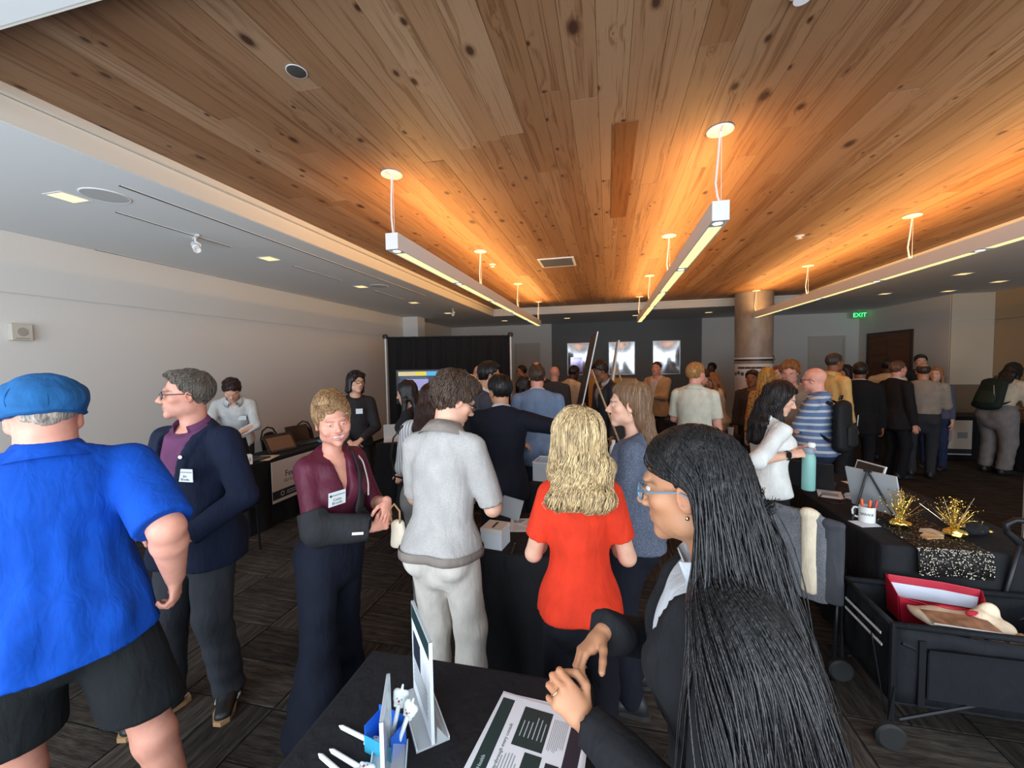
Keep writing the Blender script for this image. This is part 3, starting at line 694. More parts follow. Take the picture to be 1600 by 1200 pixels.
def cloth_rings(h, sex, wd, belly):
    """torso stations: fraction of height -> half width, half depth, y offset"""
    if sex == 'm': T = [(.46, .085, .066, 0), (.52, .093, .068, -.002), (.575, .088, .063, 0), (.62, .086, .062, .002), (.68, .094, .066, .002), (.74, .101, .068, 0), (.785, .092, .056, -.004), (.815, .060, .044, -.006)]
    else: T = [(.46, .088, .068, -.002), (.515, .097, .072, -.006), (.57, .084, .062, 0), (.615, .074, .055, .002), (.675, .082, .062, .004), (.73, .090, .066, .004), (.78, .080, .050, -.002), (.81, .052, .040, -.006)]
    out = []
    for z, a, b, y in T:
        bb = belly*math.exp(-((z-.58)/.07)**2)
        out.append((z*h, a*h*wd+bb*.25, b*h*wd+bb*.6, y*h+bb*.45))
    return out
# ------------------------------------------------------------------ people
LODS = [dict(head=.0045, cloth=.0095, hand=.0045, hair=.006), dict(head=.006, cloth=.012, hand=.006, hair=.008), dict(head=.0085, cloth=.017, hand=.0085, hair=.011), dict(head=.011, cloth=.022, hand=.012, hair=.014)]
def hand(Fd, wr, d, n, side, s=1., curl=35, thumb=25, spread=4, curls=None):
    d = unit(d); n = np.asarray(n, float); n = unit(n-d*(n@d)); t = np.cross(n, d)*(1 if side == 'R' else -1)
    p = lambda a, b, c=0.: wr+(d*a+t*b+n*c)*s
    Fd.cone(p(-.01, 0), p(.03, .001), (.021*s, .015*s), (.030*s, .0165*s), u=t, k=.012)
    Fd.cone(p(.03, .001), p(.078, .0), (.030*s, .0165*s), (.038*s, .0125*s), u=t, k=.012)
    Fd.cone(p(.025, .016, -.006), p(.06, .024, -.006), .014*s, .012*s, k=.012)
    for i in range(4):
        b0 = p((.086, .090, .086, .077)[i], (.029, .0095, -.0105, -.029)[i], (0, .002, .001, -.002)[i]); ln = (.072, .080, .075, .058)[i]*s; r0 = (.0092, .0094, .0089, .0080)[i]*s
        c = (curls[i] if curls else curl*(1+.12*i)); sp = (1.4, .3, -.6, -1.7)[i]*spread
        ang = c*.55; fd = d*math.cos(rad(sp))+t*math.sin(rad(sp)); q = b0
        for j, fr in enumerate((.46, .30, .24)):
            dd = fd*math.cos(rad(ang))-n*math.sin(rad(ang)); e = q+dd*ln*fr
            Fd.cone(q, e, r0*(1-.10*j), r0*(.92-.11*j), k=.003 if j else .006); q = e; ang += c*(.95 if j == 0 else .6)
    tb = p(.022, .024, -.004); td = unit(d*.62+t*.72-n*.25)
    q = tb
    for j, (ln, r0) in enumerate(((.040, .0125), (.033, .0108), (.027, .0098))):
        a = rad(thumb*(j*.8)); dd = unit(td*math.cos(a)+(d*.7-t*.5-n*.45)*math.sin(a)); e = q+dd*ln*s; Fd.cone(q, e, r0*s, r0*.92*s, k=.005); q = e
def head_field(res, Rh, hc, s, nb, sex, opt):
    """head plus neck; returns the field. head frame: x right, y forward, z up"""
    W = lambda x, y, z: hc+Rh @ (V3(x, y, z)*s)
    lo = np.minimum(hc-.17*s, nb-.1); hi = np.maximum(hc+.17*s, nb+.1)
    F = Field(lo, hi, res, .014*s); E = lambda c, r, k=.014, mode='u', R=None: F.ell(W(*c), V3(*r)*s, Rh if R is None else Rh @ R, k*s, mode)
    fw = opt.get('face_w', 1.0); m = sex == 'm'
    E((0, -.014, .034), (.0745, .095, .086))
    E((0, .020, -.026), (.063*fw, .072, .080), .02)
    E((0, .030, -.066), ((.053 if m else .047)*fw, .056, .042), .02)
    E((0, .073, -.098), (.024 if m else .019, .019, .018), .02)
    for sx in (-1, 1):
        E((.043*sx*fw, .052, -.016), (.024, .024, .022), .016); E((.047*sx*fw, .006, -.068), (.016, .03, .02), .02)
    E((0, .079, .026), (.048, .014, .012), .014)
    for sx in (-1, 1): E((.031*sx, .1005, .003), (.019, .0165, .0115), .010, 's')
    for sx in (-1, 1):
        for zz, rr in (((.0088, .0036), (-.0048, .0030)) if not opt.get('smile') else ((.0078, .0036), (-.0043, .0032))):
            pl = [W(sx*.0175, .0835, .0018), W(sx*.024, .0885, .0018+(zz-.0018)*.75), W(sx*.032, .0900, zz), W(sx*.040, .0862, .0018+(zz-.0018)*.75), W(sx*.0465, .0795, .0018)]
            for a_, b_ in zip(pl[:-1], pl[1:]): F.cone(a_, b_, rr*s, rr*s, k=.003*s)
    F.cone(W(0, .082, .014), W(0, .1105, -.026), .0075*s, .0115*s, k=.010*s)
    for sx in (-1, 1): E((.0115*sx, .098, -.032), (.0085, .010, .008), .006)
    if opt.get('smile'):
        E((0, .0905, -.0605), (.032, .011, .0145), .005, 's')                 # open mouth
        F.cone(W(-.028, .084, -.051), W(0, .0925, -.0535), .0042*s, .0052*s, k=.004*s); F.cone(W(.028, .084, -.051), W(0, .0925, -.0535), .0042*s, .0052*s, k=.004*s)
        F.cone(W(-.027, .083, -.062), W(0, .090, -.0755), .0045*s, .006*s, k=.004*s); F.cone(W(.027, .083, -.062), W(0, .090, -.0755), .0045*s, .006*s, k=.004*s)
        for sx in (-1, 1): E((.044*sx, .062, -.036), (.020, .022, .018), .012)
    else:
        E((0, .0875, -.0565), (.022, .0105, .0062), .005); E((0, .0865, -.0675), (.019, .0105, .0068), .005)
        F.cone(W(-.022, .090, -.062), W(.022, .090, -.062), .0018*s, .0018*s, k=.004*s, mode='s')
    for sx in (-1, 1):
        Re = rz(-22*sx) @ rx(-8); c = (.077*sx, -.008, -.006)
        E(c, (.0085, .0185, .031), .006, 'u', Re); E((.085*sx, -.004, -.002), (.006, .0105, .018), .004, 's', Re)
    nw = (.055 if m else .045)*opt.get('neck', 1)
    F.cone(nb+V3(0, 0, -.03), W(0, -.022, -.045), (nw*1.12*s, nw*1.05*s), (nw*s, nw*1.05*s), k=.022)
    return F, W
def head_colour(P, W_inv, base, s, opt):
    q = W_inv(P)/s; base = np.asarray(base); C_ = np.tile(base, (len(P), 1))
    def blend(mask, c): C_[:] = C_+(np.asarray(c)-C_)*np.clip(mask, 0, 1)[:, None]
    g = lambda c, r: np.exp(-(((q-np.asarray(c))/np.asarray(r))**2).sum(1))
    red = base*np.array([1.02, .74, .70])
    for sx in (-1, 1): blend(.45*g((.045*sx, .06, -.028), (.022, .03, .02)), red); blend(.5*g((.082*sx, -.008, -.004), (.02, .03, .03)), red)
    blend(.4*g((0, .11, -.028), (.013, .014, .012)), red)
    lip = np.asarray(opt.get('lip', base*np.array([.82, .50, .48])))
    if not opt.get('smile'):
        blend(1.3*g((0, .095, -.0565), (.020, .012, .0052)), lip); blend(1.3*g((0, .094, -.0675), (.017, .012, .0058)), lip)
    else:
        blend(1.3*g((0, .093, -.052), (.026, .012, .0045)), lip); blend(1.3*g((0, .091, -.0755), (.018, .012, .0055)), lip)
    bc = np.asarray(opt.get('brow', (.05, .03, .02)))
    for sx in (-1, 1):
        u = (q[:, 0]*sx-.032)/.021; zz = q[:, 2]-(.0245-.006*u*u+.002*u); blend(1.1*np.exp(-(u**4))*np.exp(-(zz/.0046)**2)*(q[:, 1] > .05), bc*.6+base*.4*opt.get('browfade', .5))
    if opt.get('stubble'):
        b = 1/(1+np.exp((q[:, 2]+.040)/.006))*1/(1+np.exp(-(q[:, 1]-(-.01))/.012))*(q[:, 2] > -.125); blend(opt['stubble']*b*(1-1.2*g((0, .095, -.062), (.024, .02, .012)).clip(0, .83)), opt.get('beard_col', (.06, .05, .045)))
    return C_
def person(label, loc, face, h=1.75, sex='m', skin='fair', lod=1, wd=1., belly=0., pose=None, top=None, bottom=None, hair=None, headopt=None, shoes=(.02, .02, .02), glasses=None, badge=None, eyes=False, group='people at the fair', top_extra=None):
    """loc (x,y) on the floor, face: compass angle of the chest, degrees, 0 = +Y, positive turns left (CCW)"""
    pose = pose or {}; top = top or {}; bottom = bottom or {}; hair = hair or {}; headopt = dict(headopt or {}); R_ = LODS[lod]
    root = thing('person', label, 'person', (loc[0], loc[1], pose.get('lift', 0)), rad(face), group)
    sk = SKINS[skin] if isinstance(skin, str) else skin; out = {'root': root}
    lean, side, twist = pose.get('lean', 0), pose.get('side', 0), pose.get('twist', 0)
    hip = V3(pose.get('hipx', 0), pose.get('hipy', 0), .53*h-pose.get('drop', 0))
    def spine(z, x=0, y=0):
        t = np.clip((z/h-.53)/.22, 0, 1); a = t*(2-t); Rm = rz(twist*a) @ ry(side*(.5+.5*a)) @ rx(-lean*(.55+.45*a)); return hip+Rm @ V3(x, y, z-.53*h)
    Rc = rz(twist) @ ry(side) @ rx(-lean)
    nb = spine(.825*h, 0, -.008*h)
    s = (.45+.55*h/1.75)*(.97 if sex == 'f' else 1.0)*headopt.get('size', 1.0)
    Rh = rz(twist+pose.get('head_yaw', 0)) @ rx(-pose.get('head_pitch', 0)) @ ry(pose.get('head_roll', 0))
    Rn = rz(twist) @ rx(-(lean*.6+pose.get('head_pitch', 0)*.35+8)) @ ry(side*.5)
    hc = nb+Rn @ V3(0, 0, .058*h*headopt.get('neck_len', 1))+Rh @ V3(0, .018, .062)*s
    out.update(Rh=Rh, hc=hc, s=s, nb=nb, Rc=Rc, spine=spine, hip=hip)
    # ---- joints
    shw = (.107 if sex == 'm' else .094)*h*wd*.97; J = {}
    for sd, sx in (('R', 1), ('L', -1)):
        sh = spine(.785*h, sx*shw, -.008*h)+V3(0, 0, pose.get('shrug', 0)); ua, fa = .170*h, .150*h
        wt = pose.get('wrist'+sd); pole = pose.get('pole'+sd, (sx*.5, -1, -.3))
        if wt is None:
            Ra = Rc if pose.get('arms_follow', False) else rz(twist)
            wt = sh+Ra @ V3(sx*.035*h, .035*h, -.318*h)
        wt = np.asarray(wt, float); el, wr = ik(sh, wt, ua, fa, pole)
        hd = pose.get('hand'+sd, {}); d = unit(hd.get('d', wr-el)); n = hd.get('n', (sx, -.2, .1) if abs(d[2]) > .6 else (sx*.5, -.1, .9))
        J[sd] = dict(sh=sh, el=el, wr=wr, d=d, n=np.asarray(n, float), hd=hd)
        hj = hip+rz(twist*.2) @ V3(sx*.052*h*wd, 0, -.005*h); ft = pose.get('foot'+sd, (sx*.06*h, 0, 0)); fz = pose.get('footz'+sd, 0)
        an = V3(ft[0], ft[1], .048*h+fz); kn, an = ik(hj, an, .245*h, .237*h, pose.get('kpole'+sd, (sx*.15, 1, 0)))
        J[sd].update(hj=hj, kn=kn, an=an, fyaw=ft[2] if len(ft) > 2 else 0)
    out['J'] = J
    # ---- body: one mesh of skin
    parts = []
    F, W = head_field(R_['head'], Rh, hc, s, nb, sex, headopt); P, Q, N = F.mesh(); winv = lambda p: (p-hc) @ Rh
    parts.append((P, Q, head_colour(P, winv, sk, s, headopt)))
    skc = lambda P: np.tile(np.asarray(sk), (len(P), 1))
    for sd in 'RL':
        j = J[sd]; lo = np.minimum.reduce([j['el'], j['wr'], j['wr']+j['d']*.2, j['sh']])-.07; hi = np.maximum.reduce([j['el'], j['wr'], j['wr']+j['d']*.2, j['sh']])+.07
        F = Field(lo, hi, R_['hand'], .012); am = .92*(1 if sex == 'm' else .86)*pose.get('arm_w', 1)
        bare = top.get('sleeve', 1.0) < .75
        if not bare:
            F2 = Field(lo, hi, .02, .012); F2.cone(j['sh'], j['el'], .026*h, .022*h); F2.cone(j['el'], j['el']*.1+j['wr']*.9, .022*h, .016*h); P, Q, N = F2.mesh(); parts.append((P, Q, skc(P)))
            lo, hi = np.minimum(j['el']*.4+j['wr']*.6, j['wr']+j['d']*.2)-.09, np.maximum(j['el']*.4+j['wr']*.6, j['wr']+j['d']*.2)+.09; F = Field(lo, hi, R_['hand'], .012)
        if bare:
            F.cone(j['sh'], j['el'], .036*h*am*.75, .0265*h*am, k=.01); mid = j['el']*.72+j['wr']*.28
            F.cone(j['el'], mid, .0255*h*am, .0265*h*am, k=.01); F.cone(mid, j['wr'], .0265*h*am, (.0175*h*am, .0150*h*am), u=np.cross(j['n'], j['d']), k=.01)
        else:
            F.cone(j['el']*.3+j['wr']*.7, j['wr'], .0175*h*am, (.0165*h*am, .0145*h*am), u=np.cross(j['n'], j['d']), k=.01)
        hs = (1.0 if sex == 'm' else .9)*(h/1.76)*pose.get('hand_s', 1)
        hand(F, j['wr'], j['d'], j['n'], sd, hs, **{k: v for k, v in j['hd'].items() if k not in ('d', 'n')})
        P, Q, N = F.mesh(); C_ = skc(P)
        tip = np.linalg.norm(P-(j['wr']+j['d']*.13*hs), axis=1); w_ = np.clip(1-tip/.09, 0, 1)*.35; C_ = C_*(1-w_[:, None])+w_[:, None]*np.asarray(sk)*np.array([1.05, .78, .74])
        parts.append((P, Q, C_))
    rings = cloth_rings(h, sex, wd, belly)
    F = Field(hip-V3(.35, .5, .3), nb+V3(.35, .5, .1), .03, .03)   # trunk under the clothes
    for (z0, a0, b0, y0), (z1, a1, b1, y1) in zip(rings[:-1], rings[1:]): F.cone(spine(z0, 0, y0), spine(z1, 0, y1), (a0*.8, b0*.8), (a1*.8, b1*.8), u=Rc[:, 0])
    P, Q, N = F.mesh(); parts.append((P, Q, skc(P)))
    if bottom.get('bare_legs'):
        for sd in 'RL':
            j = J[sd]; lo = np.minimum.reduce([j['hj'], j['kn'], j['an']])-.13; hi = np.maximum.reduce([j['hj'], j['kn'], j['an']])+.13
            F = Field(lo, hi, R_['cloth']*.8, .02); cm = j['kn']*.7+j['an']*.3+V3(0, -.012, 0)
            F.cone(j['hj'], j['kn'], .046*h, .036*h); F.cone(j['kn'], cm, .035*h, .036*h); F.cone(cm, j['an'], .036*h, .022*h); F.ell(j['kn']+V3(0, .018, -.005), (.034*h, .030*h, .036*h), k=.02)
            P, Q, N = F.mesh(); parts.append((P, Q, skc(P)))
    else:
        for sd in 'RL':
            j = J[sd]; q3 = [j['hj'], j['kn'], j['an']]; F = Field(np.minimum.reduce(q3)-.12, np.maximum.reduce(q3)+.12, .024, .02); F.cone(j['hj'], j['kn'], .04*h, .03*h); F.cone(j['kn'], j['an']+V3(0, 0, -.02), .03*h, .021*h); P, Q, N = F.mesh(); parts.append((P, Q, skc(P)))
    body = np_mesh('body', parts, m_skin, root); out['body'] = body
    # eyes
    if eyes:
        for sx in (-1, 1):
            c = hc+Rh @ (V3(.0315*sx, .0765, .0022)*s); gz = Rh @ unit(V3(headopt.get('gaze', 0)*.3, 1, -.05)); mb = MB(); n = 12; r0 = .0118*s
            prof = [(r0*math.sin(a), r0*math.cos(a)) for a in (0.02, .14, .24, .46, .7, 1.1, 1.5, 2.0, 2.6, 3.1)]
            for i in range(len(prof)-1):
                mb.mi = 2 if i < 1 else (1 if i < 3 else 0); V = []
                for rr, zz in (prof[i], prof[i+1]):
                    for k in range(n): V.append((rr*math.cos(6.2832*k/n), rr*math.sin(6.2832*k/n), zz))
                mb.add(V, [(k, (k+1) % n, n+(k+1) % n, n+k)[::-1] for k in range(n)])
            xa = unit(np.cross(V3(0, 0, 1), gz)); ya = np.cross(gz, xa)
            mb.xf(Matrix(((xa[0], ya[0], gz[0], c[0]), (xa[1], ya[1], gz[1], c[1]), (xa[2], ya[2], gz[2], c[2]), (0, 0, 0, 1))))
            mb.build('eye', [mat('eye_white', (.56, .52, .50), .3), mat('eye_iris_%s' % headopt.get('iris', 'brown'), {'brown': (.08, .04, .02), 'blue': (.05, .085, .13)}[headopt.get('iris', 'brown')], .25), m_black], root, 'all')
        if headopt.get('smile'):
            F = Field(hc-.15, hc+.15, .003, .002); 
            for i in range(-5, 6):
                a = i*.0046; F.ell(W(a*1.15, .0882-a*a*11, -.0585+a*a*5), V3(.0030, .004, .0072)*s, Rh, .0005)
            P, Q, N = F.mesh(); np_mesh('teeth', [(P, Q)], mat('teeth', (.8, .76, .68), .3), root)
    # ---- trousers / skirt
    bt = bottom.get('type', 'trousers'); ease = bottom.get('ease', 1.0); m_b = bottom.get('mat') or cloth(bottom.get('col', (.02, .02, .025)))
    pts = [J[sd][q] for sd in 'RL' for q in ('hj', 'kn', 'an')]+[hip, spine(.6*h)]
    F = Field(np.minimum.reduce(pts)-V3(.22, .22, .1), np.maximum.reduce(pts)+V3(.22, .22, .05), R_['cloth'], .03)
    for (z0, a0, b0, y0), (z1, a1, b1, y1) in list(zip(rings[:-1], rings[1:]))[:3]:
        F.cone(spine(z0, 0, y0), spine(z1, 0, y1), (a0+.006, b0+.006), (a1+.004, b1+.004), u=Rc[:, 0])
    F.ell(spine(.50*h, .045*h, -.045*h), (.055*h*wd, .045*h*wd, .055*h), k=.03); F.ell(spine(.50*h, -.045*h, -.045*h), (.055*h*wd, .045*h*wd, .055*h), k=.03)
    fl = bottom.get('flare', 0)
    for sd in 'RL':
        j = J[sd]; th = .056*h*(.5+.5*wd)*ease; kr = .041*h*ease; ar = .034*h*ease*(1+fl)
        if bt == 'shorts':
            e = j['hj']+(j['kn']-j['hj'])*1.0; F.cone(j['hj'], e, (th*1.06, th*1.1), (th*1.12, th*1.12))
        else:
            F.cone(j['hj']+V3(0, -.008, 0), j['kn'], (th, th*1.08), (kr, kr*1.05)); e = j['an']+V3(0, 0, -.012)
            F.cone(j['kn'], e+(j['kn']-e)*bottom.get('crop', 0), (kr, kr*1.02), (ar, ar*1.12))
    if bt == 'shorts':
        for sd in 'RL': pass
        zc = bottom.get('hem', .30)*h; F.cut(V3(0, 0, zc), bottom.get('hemn', (0, 0, -1)))
    else: F.cut(V3(0, 0, bottom.get('hemz', .012)), (0, 0, -1))
    if lean < 25: F.cut(spine(.605*h), Rc @ V3(0, 0, 1))
    P, Q, N = F.mesh(); amp = bottom.get('fold', .0045); seed = int(abs(loc[0]*97+loc[1]*31)*10) % 1000
    low = np.clip((.30*h-P[:, 2])/(.2*h), 0, 1); d = amp*(nz(P, (14, 14, 26), seed)*(.4+low)+.5*nz(P, (9, 9, 6), seed+1)); P = P+N*d[:, None]
    out['bottom'] = np_mesh(bottom.get('name', 'shorts' if bt == 'shorts' else 'trousers'), [(P, Q)], m_b, root)
    # ---- shoes
    for sd, sx in (('R', 1), ('L', -1)):
        j = J[sd]; Rf = rz(j['fyaw']); a = V3(j['an'][0], j['an'][1], j['an'][2]-.048*h); p = lambda x, y, z: a+Rf @ (V3(x, y, z)*h/1.76)
        F = Field(a-V3(.24, .24, .03), a+V3(.24, .24, .16), max(.007, R_['cloth']*.75), .02)
        F.cone(p(0, -.045, .045), p(0, .06, .04), (.036, .045), (.043, .036), u=Rf[:, 0]); F.cone(p(0, .06, .036), p(.004*sx, .165, .028), (.045, .034), (.038, .024), u=Rf[:, 0]); F.cone(p(0, -.03, .05), p(0, -.02, .095), (.034, .045), (.034, .042), u=Rf[:, 0])
        F.cut(p(0, 0, .003), (0, 0, -1)); P, Q, N = F.mesh(); so = np_mesh('shoe', [(P, Q)], mat('shoe_%.2f_%.2f_%.2f' % shoes, shoes, .5), root)
        if lod <= 1:
            mb = MB(); ring = [(-.044, -.07), (-.034, -.10), (0, -.108), (.034, -.10), (.044, -.07), (.046, .06), (.05, .12), (.036, .18), (0, .2), (-.036, .18), (-.05, .12), (-.046, .06)]
            mb.prism([p(x*.96, y*.97+.008, .0) for x, y in ring][::-1], (0, 0, .022)); mb.build('sole', top.get('sole') or mat('sole_dark', (.03, .03, .03), .6), so)
        out['shoe'+sd] = so
    # ---- top
    ty = top.get('type', 'shirt'); off = {'jacket': .022, 'shirt': .012, 'polo': .014, 'blouse': .012, 'none': .01}.get(ty, .012)+top.get('off', 0); hem = top.get('hem', .42 if ty == 'jacket' else .50)*h
    m_t = top.get('mat') or cloth(top.get('col', (.3, .3, .3))); sl_ = top.get('sleeve', 1.0); sr = top.get('sleeve_w', 1.0)*(1.12 if ty == 'jacket' else 1.0)
    pts = [J[sd][q] for sd in 'RL' for q in ('sh', 'el', 'wr')]+[spine(hem), nb, hip]
    F = Field(np.minimum.reduce(pts)-V3(.24, .26, .06), np.maximum.reduce(pts)+V3(.24, .26, .06), R_['cloth'], .025)
    rr = [(hem-.03, rings[1][1], rings[1][2]+.004, -.002*h)]+[q for q in rings if q[0] > hem+.03]
    flr = top.get('flare', .0)
    for (z0, a0, b0, y0), (z1, a1, b1, y1) in zip(rr[:-1], rr[1:]):
        o0 = off+flr*np.clip((.62*h-z0)/(.15*h), 0, 1); o1 = off+flr*np.clip((.62*h-z1)/(.15*h), 0, 1)
        F.cone(spine(z0, 0, y0), spine(z1, 0, y1), (a0+o0, b0+o0), (a1+o1*.8, b1+o1*.8), u=Rc[:, 0])
    if hem < .53*h:
        F.cone(spine(.535*h, 0, -.040*h), spine(hem-.03, 0, -.038*h), (.072*h*wd, .047*h*wd+off), (.072*h*wd, .046*h*wd+off), u=Rc[:, 0], k=.04)
        for sx in (-1, 1): F.cone(spine(.50*h, sx*.045*h, -.043*h), spine(min(hem-.03, .46*h), sx*.045*h, -.036*h), .054*h*wd+off*.5+.008, .052*h*wd+off*.6+.008, k=.04); F.cone(J['R' if sx > 0 else 'L']['hj'], J['R' if sx > 0 else 'L']['hj']*.7+J['R' if sx > 0 else 'L']['kn']*.3, .058*h*(.5+.5*wd)*bottom.get('ease', 1)+off*.8, .0585*h*(.5+.5*wd)*bottom.get('ease', 1)+off, k=.04)
    if sex == 'f':
        for sx in (-1, 1): F.ell(spine(.715*h, sx*.042*h, .048*h), (.042*h, .034*h, .04*h), Rc, .03)
    F.cone(spine(.808*h, 0, -.012*h), nb+(hc-nb)*.04, (.036*h, .034*h), (.031*h, .030*h), u=Rc[:, 0])
    ar = .0305*h*(1 if sex == 'm' else .88)*pose.get('arm_w', 1)
    for sd, sx in (('R', 1), ('L', -1)):
        j = J[sd]; F.cone(spine(.808*h, sx*.02*h, -.012*h), j['sh']+Rc @ V3(-sx*.012*h, 0, .006*h), .034*h, .034*h)
        L1 = np.linalg.norm(j['el']-j['sh']); L2 = np.linalg.norm(j['wr']-j['el']); tot = sl_*(L1+L2)
        r0 = ar*1.12*sr; ce_ = j['el']; S2 = Field(F.lo+2.5*F.h, F.lo+F.h*(F.n-3.5), F.h, .02)
        if tot <= L1:
            e = j['sh']+unit(j['el']-j['sh'])*tot; S2.cone(j['sh'], e+unit(e-j['sh'])*.03, r0*1.08, r0*1.12*top.get('cuff_w', 1)); S2.cut(e, e-j['sh'])
        else:
            e = j['el']+unit(j['wr']-j['el'])*(tot-L1); S2.cone(j['el'], e+unit(e-j['el'])*.03, r0*.92, r0*(.70 if sl_ > .8 else .85)*top.get('cuff_w', 1)); S2.cut(e, e-j['el']); S2.cone(j['sh'], j['el'], r0*1.1, r0*.92)
        F._mix((slice(None),)*3, S2.F[tuple(slice(0, n) for n in F.F.shape)] if S2.F.shape != F.F.shape else S2.F, .02, 'u'); j['cuff'] = e
    hn = top.get('hemn'); F.cut(spine(hem), Rc @ (V3(0, 0, -1) if hn is None else V3(*hn)))
    vn = top.get('vneck')          # open front: depth of the V as a fraction of h
    if vn:
        z0 = (.80-vn)*h; p0 = spine(z0); X, Y, Z = F._grid((slice(None),)*3); x, y, z = X-p0[0], Y-p0[1], Z-p0[2]
        qx, qy, qz = [x*Rc[0, i]+y*Rc[1, i]+z*Rc[2, i] for i in range(3)]; al = math.atan2(top.get('vwidth', .042)*h, vn*h)
        ed = np.abs(qx)*math.cos(al)-qz*math.sin(al)
        if ty == 'jacket':
            lw = .045*np.clip(qz/(.12*h), .25, 1); F.F -= (.009*np.clip((lw-ed)/.006, 0, 1)*np.clip(qy/.02, 0, 1)*np.clip(qz/.03, 0, 1)).astype(np.float32)
        F._mix((slice(None),)*3, np.maximum(ed, -qy).astype(np.float32), .008, 's')
    F.cut(nb+(hc-nb)*(.10 if ty != 'blouse' else .04), unit(hc-nb)+Rc[:, 1]*.35)
    P, Q, N = F.mesh(); amp = top.get('fold', .004)
    d = amp*(nz(P, (10, 10, 5), seed+2)*.9+.6*nz(P, (22, 22, 12), seed+3)); P = P+N*d[:, None]
    if top_extra: P = top_extra(P, N, out)
    tn = top.get('name', {'jacket': 'suit_jacket', 'polo': 'polo_shirt'}.get(ty, ty if ty != 'none' else 'shirt')); out['top'] = np_mesh(tn, [(P, Q)], m_t, root)
    def neck_ring(name, r0, r1, z0, z1, mtl, gap, th=.004, tilt=18, par=None, yoff=0):
        mb = MB(); n = 26; Rr = Rc @ rx(-tilt); V = []; c0 = nb+V3(0, 0, -.012)
        for i in range(n+1):
            a = rad(90+gap/2)+(2*math.pi-rad(gap))*i/n
            for r_, z_ in ((r0, z0), (r1, z1), (r1+th, z1), (r0+th, z0)): V.append(c0+Rr @ V3(math.cos(a)*r_*1.05, math.sin(a)*r_+yoff, z_))
        mb.add(V, [(i*4+k, i*4+(k+1) % 4, i*4+4+(k+1) % 4, i*4+4+k) for i in range(n) for k in range(4)]+[(0, 1, 2, 3), (n*4+3, n*4+2, n*4+1, n*4)]); return mb.build(name, mtl, par or out['top'], 'all')
    cw = .036*h*(1 if sex == 'm' else .86)
    if top.get('collar'): neck_ring('collar', cw*1.28, cw*1.10, .0, .056, top.get('collar_mat') or m_t, 40); neck_ring('collar', cw*1.78, cw*1.14, -.012, .055, top.get('collar_mat') or m_t, 56)
    if top.get('inner'):     # shirt seen inside a jacket
        m_i = cloth(top['inner']); neck_ring('shirt_collar', cw*1.36, cw*1.12, .0, .054, m_i, 62, par=root, tilt=24)
        F = Field(spine(.5*h)-.25, nb+.2, R_['cloth'], .02)
        for (z0, a0, b0, y0), (z1, a1, b1, y1) in list(zip(rings[:-1], rings[1:]))[1:]: F.cone(spine(z0, 0, y0), spine(z1, 0, y1), (a0+.004, b0+.008), (a1+.003, b1+.008), u=Rc[:, 0])
        F.cone(spine(.80*h, 0, -.01*h), nb+(hc-nb)*.05, .034*h, .030*h); F.cut(nb+(hc-nb)*.10, unit(hc-nb)+Rc[:, 1]*.42); P, Q, N = F.mesh(); np_mesh('shirt', [(P, Q)], m_i, root)
    # ---- hair
    hk = hair.get('type', 'short')
    if hk != 'bald': out['hair'] = make_hair(hk, hair, R_['hair'], Rh, hc, s, nb, root, lod, seed, out)
    # ---- glasses
    if glasses:
        mg = mat('glasses_%s' % glasses, {'black': (.015, .015, .015), 'blue': (.10, .20, .28), 'metal': (.4, .38, .35)}[glasses], .3); mb = MB(); Wv = lambda x, y, z: Vector(W(x, y, z))
        for sx in (-1, 1):
            mb.tube([Wv(.033*sx+.0235*math.cos(a), .1015-.008*abs(math.cos(a)*.5+.5*sx)*1, .000+.0175*math.sin(a)) for a in np.linspace(0, 6.283, 21)[:-1]], .0019*s*(1.3 if glasses != 'metal' else .8), 6, True)
            mb.tube([Wv(.056*sx, .094, .006), Wv(.073*sx, .06, .008), Wv(.0815*sx, .0, .010), Wv(.083*sx, -.018, .000), Wv(.079*sx, -.028, -.015)], .0022*s, 6)
        mb.tube([Wv(-.0105, .1035, .004), Wv(0, .1075, .007), Wv(.0105, .1035, .004)], .0018*s, 6); out['glasses'] = mb.build('glasses', mg, root, 'all')
        if lod <= 1:
            for sx in (-1, 1):
                mb = MB(); mb.prism([Wv(.033*sx+.022*math.cos(a), .0985-.004*(math.cos(a)*sx), .000+.0165*math.sin(a)) for a in np.linspace(0, 6.283, 17)[:-1]], Vector(Rh[:, 1])*.0012); mb.build('lens', mat('lens_clear', (.9, .95, 1), .03, alpha=.12, spec=.6), out['glasses'])
    # ---- name badge
    if badge:
        bx, bz, wB, hB = badge[:4]; lines = badge[4] if len(badge) > 4 else ()
        Pv = np.array([v.co for v in out['top'].data.vertices]); cpt = spine(bz*h, bx, .25); q = Rc.T @ (Pv-cpt).T; m_ = (np.abs(q[0]) < .02) & (np.abs(q[2]) < .02); yb = q[1][m_].max() if m_.any() else -.1
        c = cpt+Rc[:, 1]*(yb+.004); nn = Rc[:, 1]; Rb = badge[5] if len(badge) > 5 else 0
        xa = -(Rc @ rz(Rb))[:, 0]; up = Rc[:, 2]; nn = np.cross(xa, up); M = frame(c, xa, up); bo = MB().box((-wB/2, -hB/2, -.001), (wB/2, hB/2, .0015)).build('name_badge', mat('badge_white', (.80, .84, .86), .45), root); bo.matrix_local = M
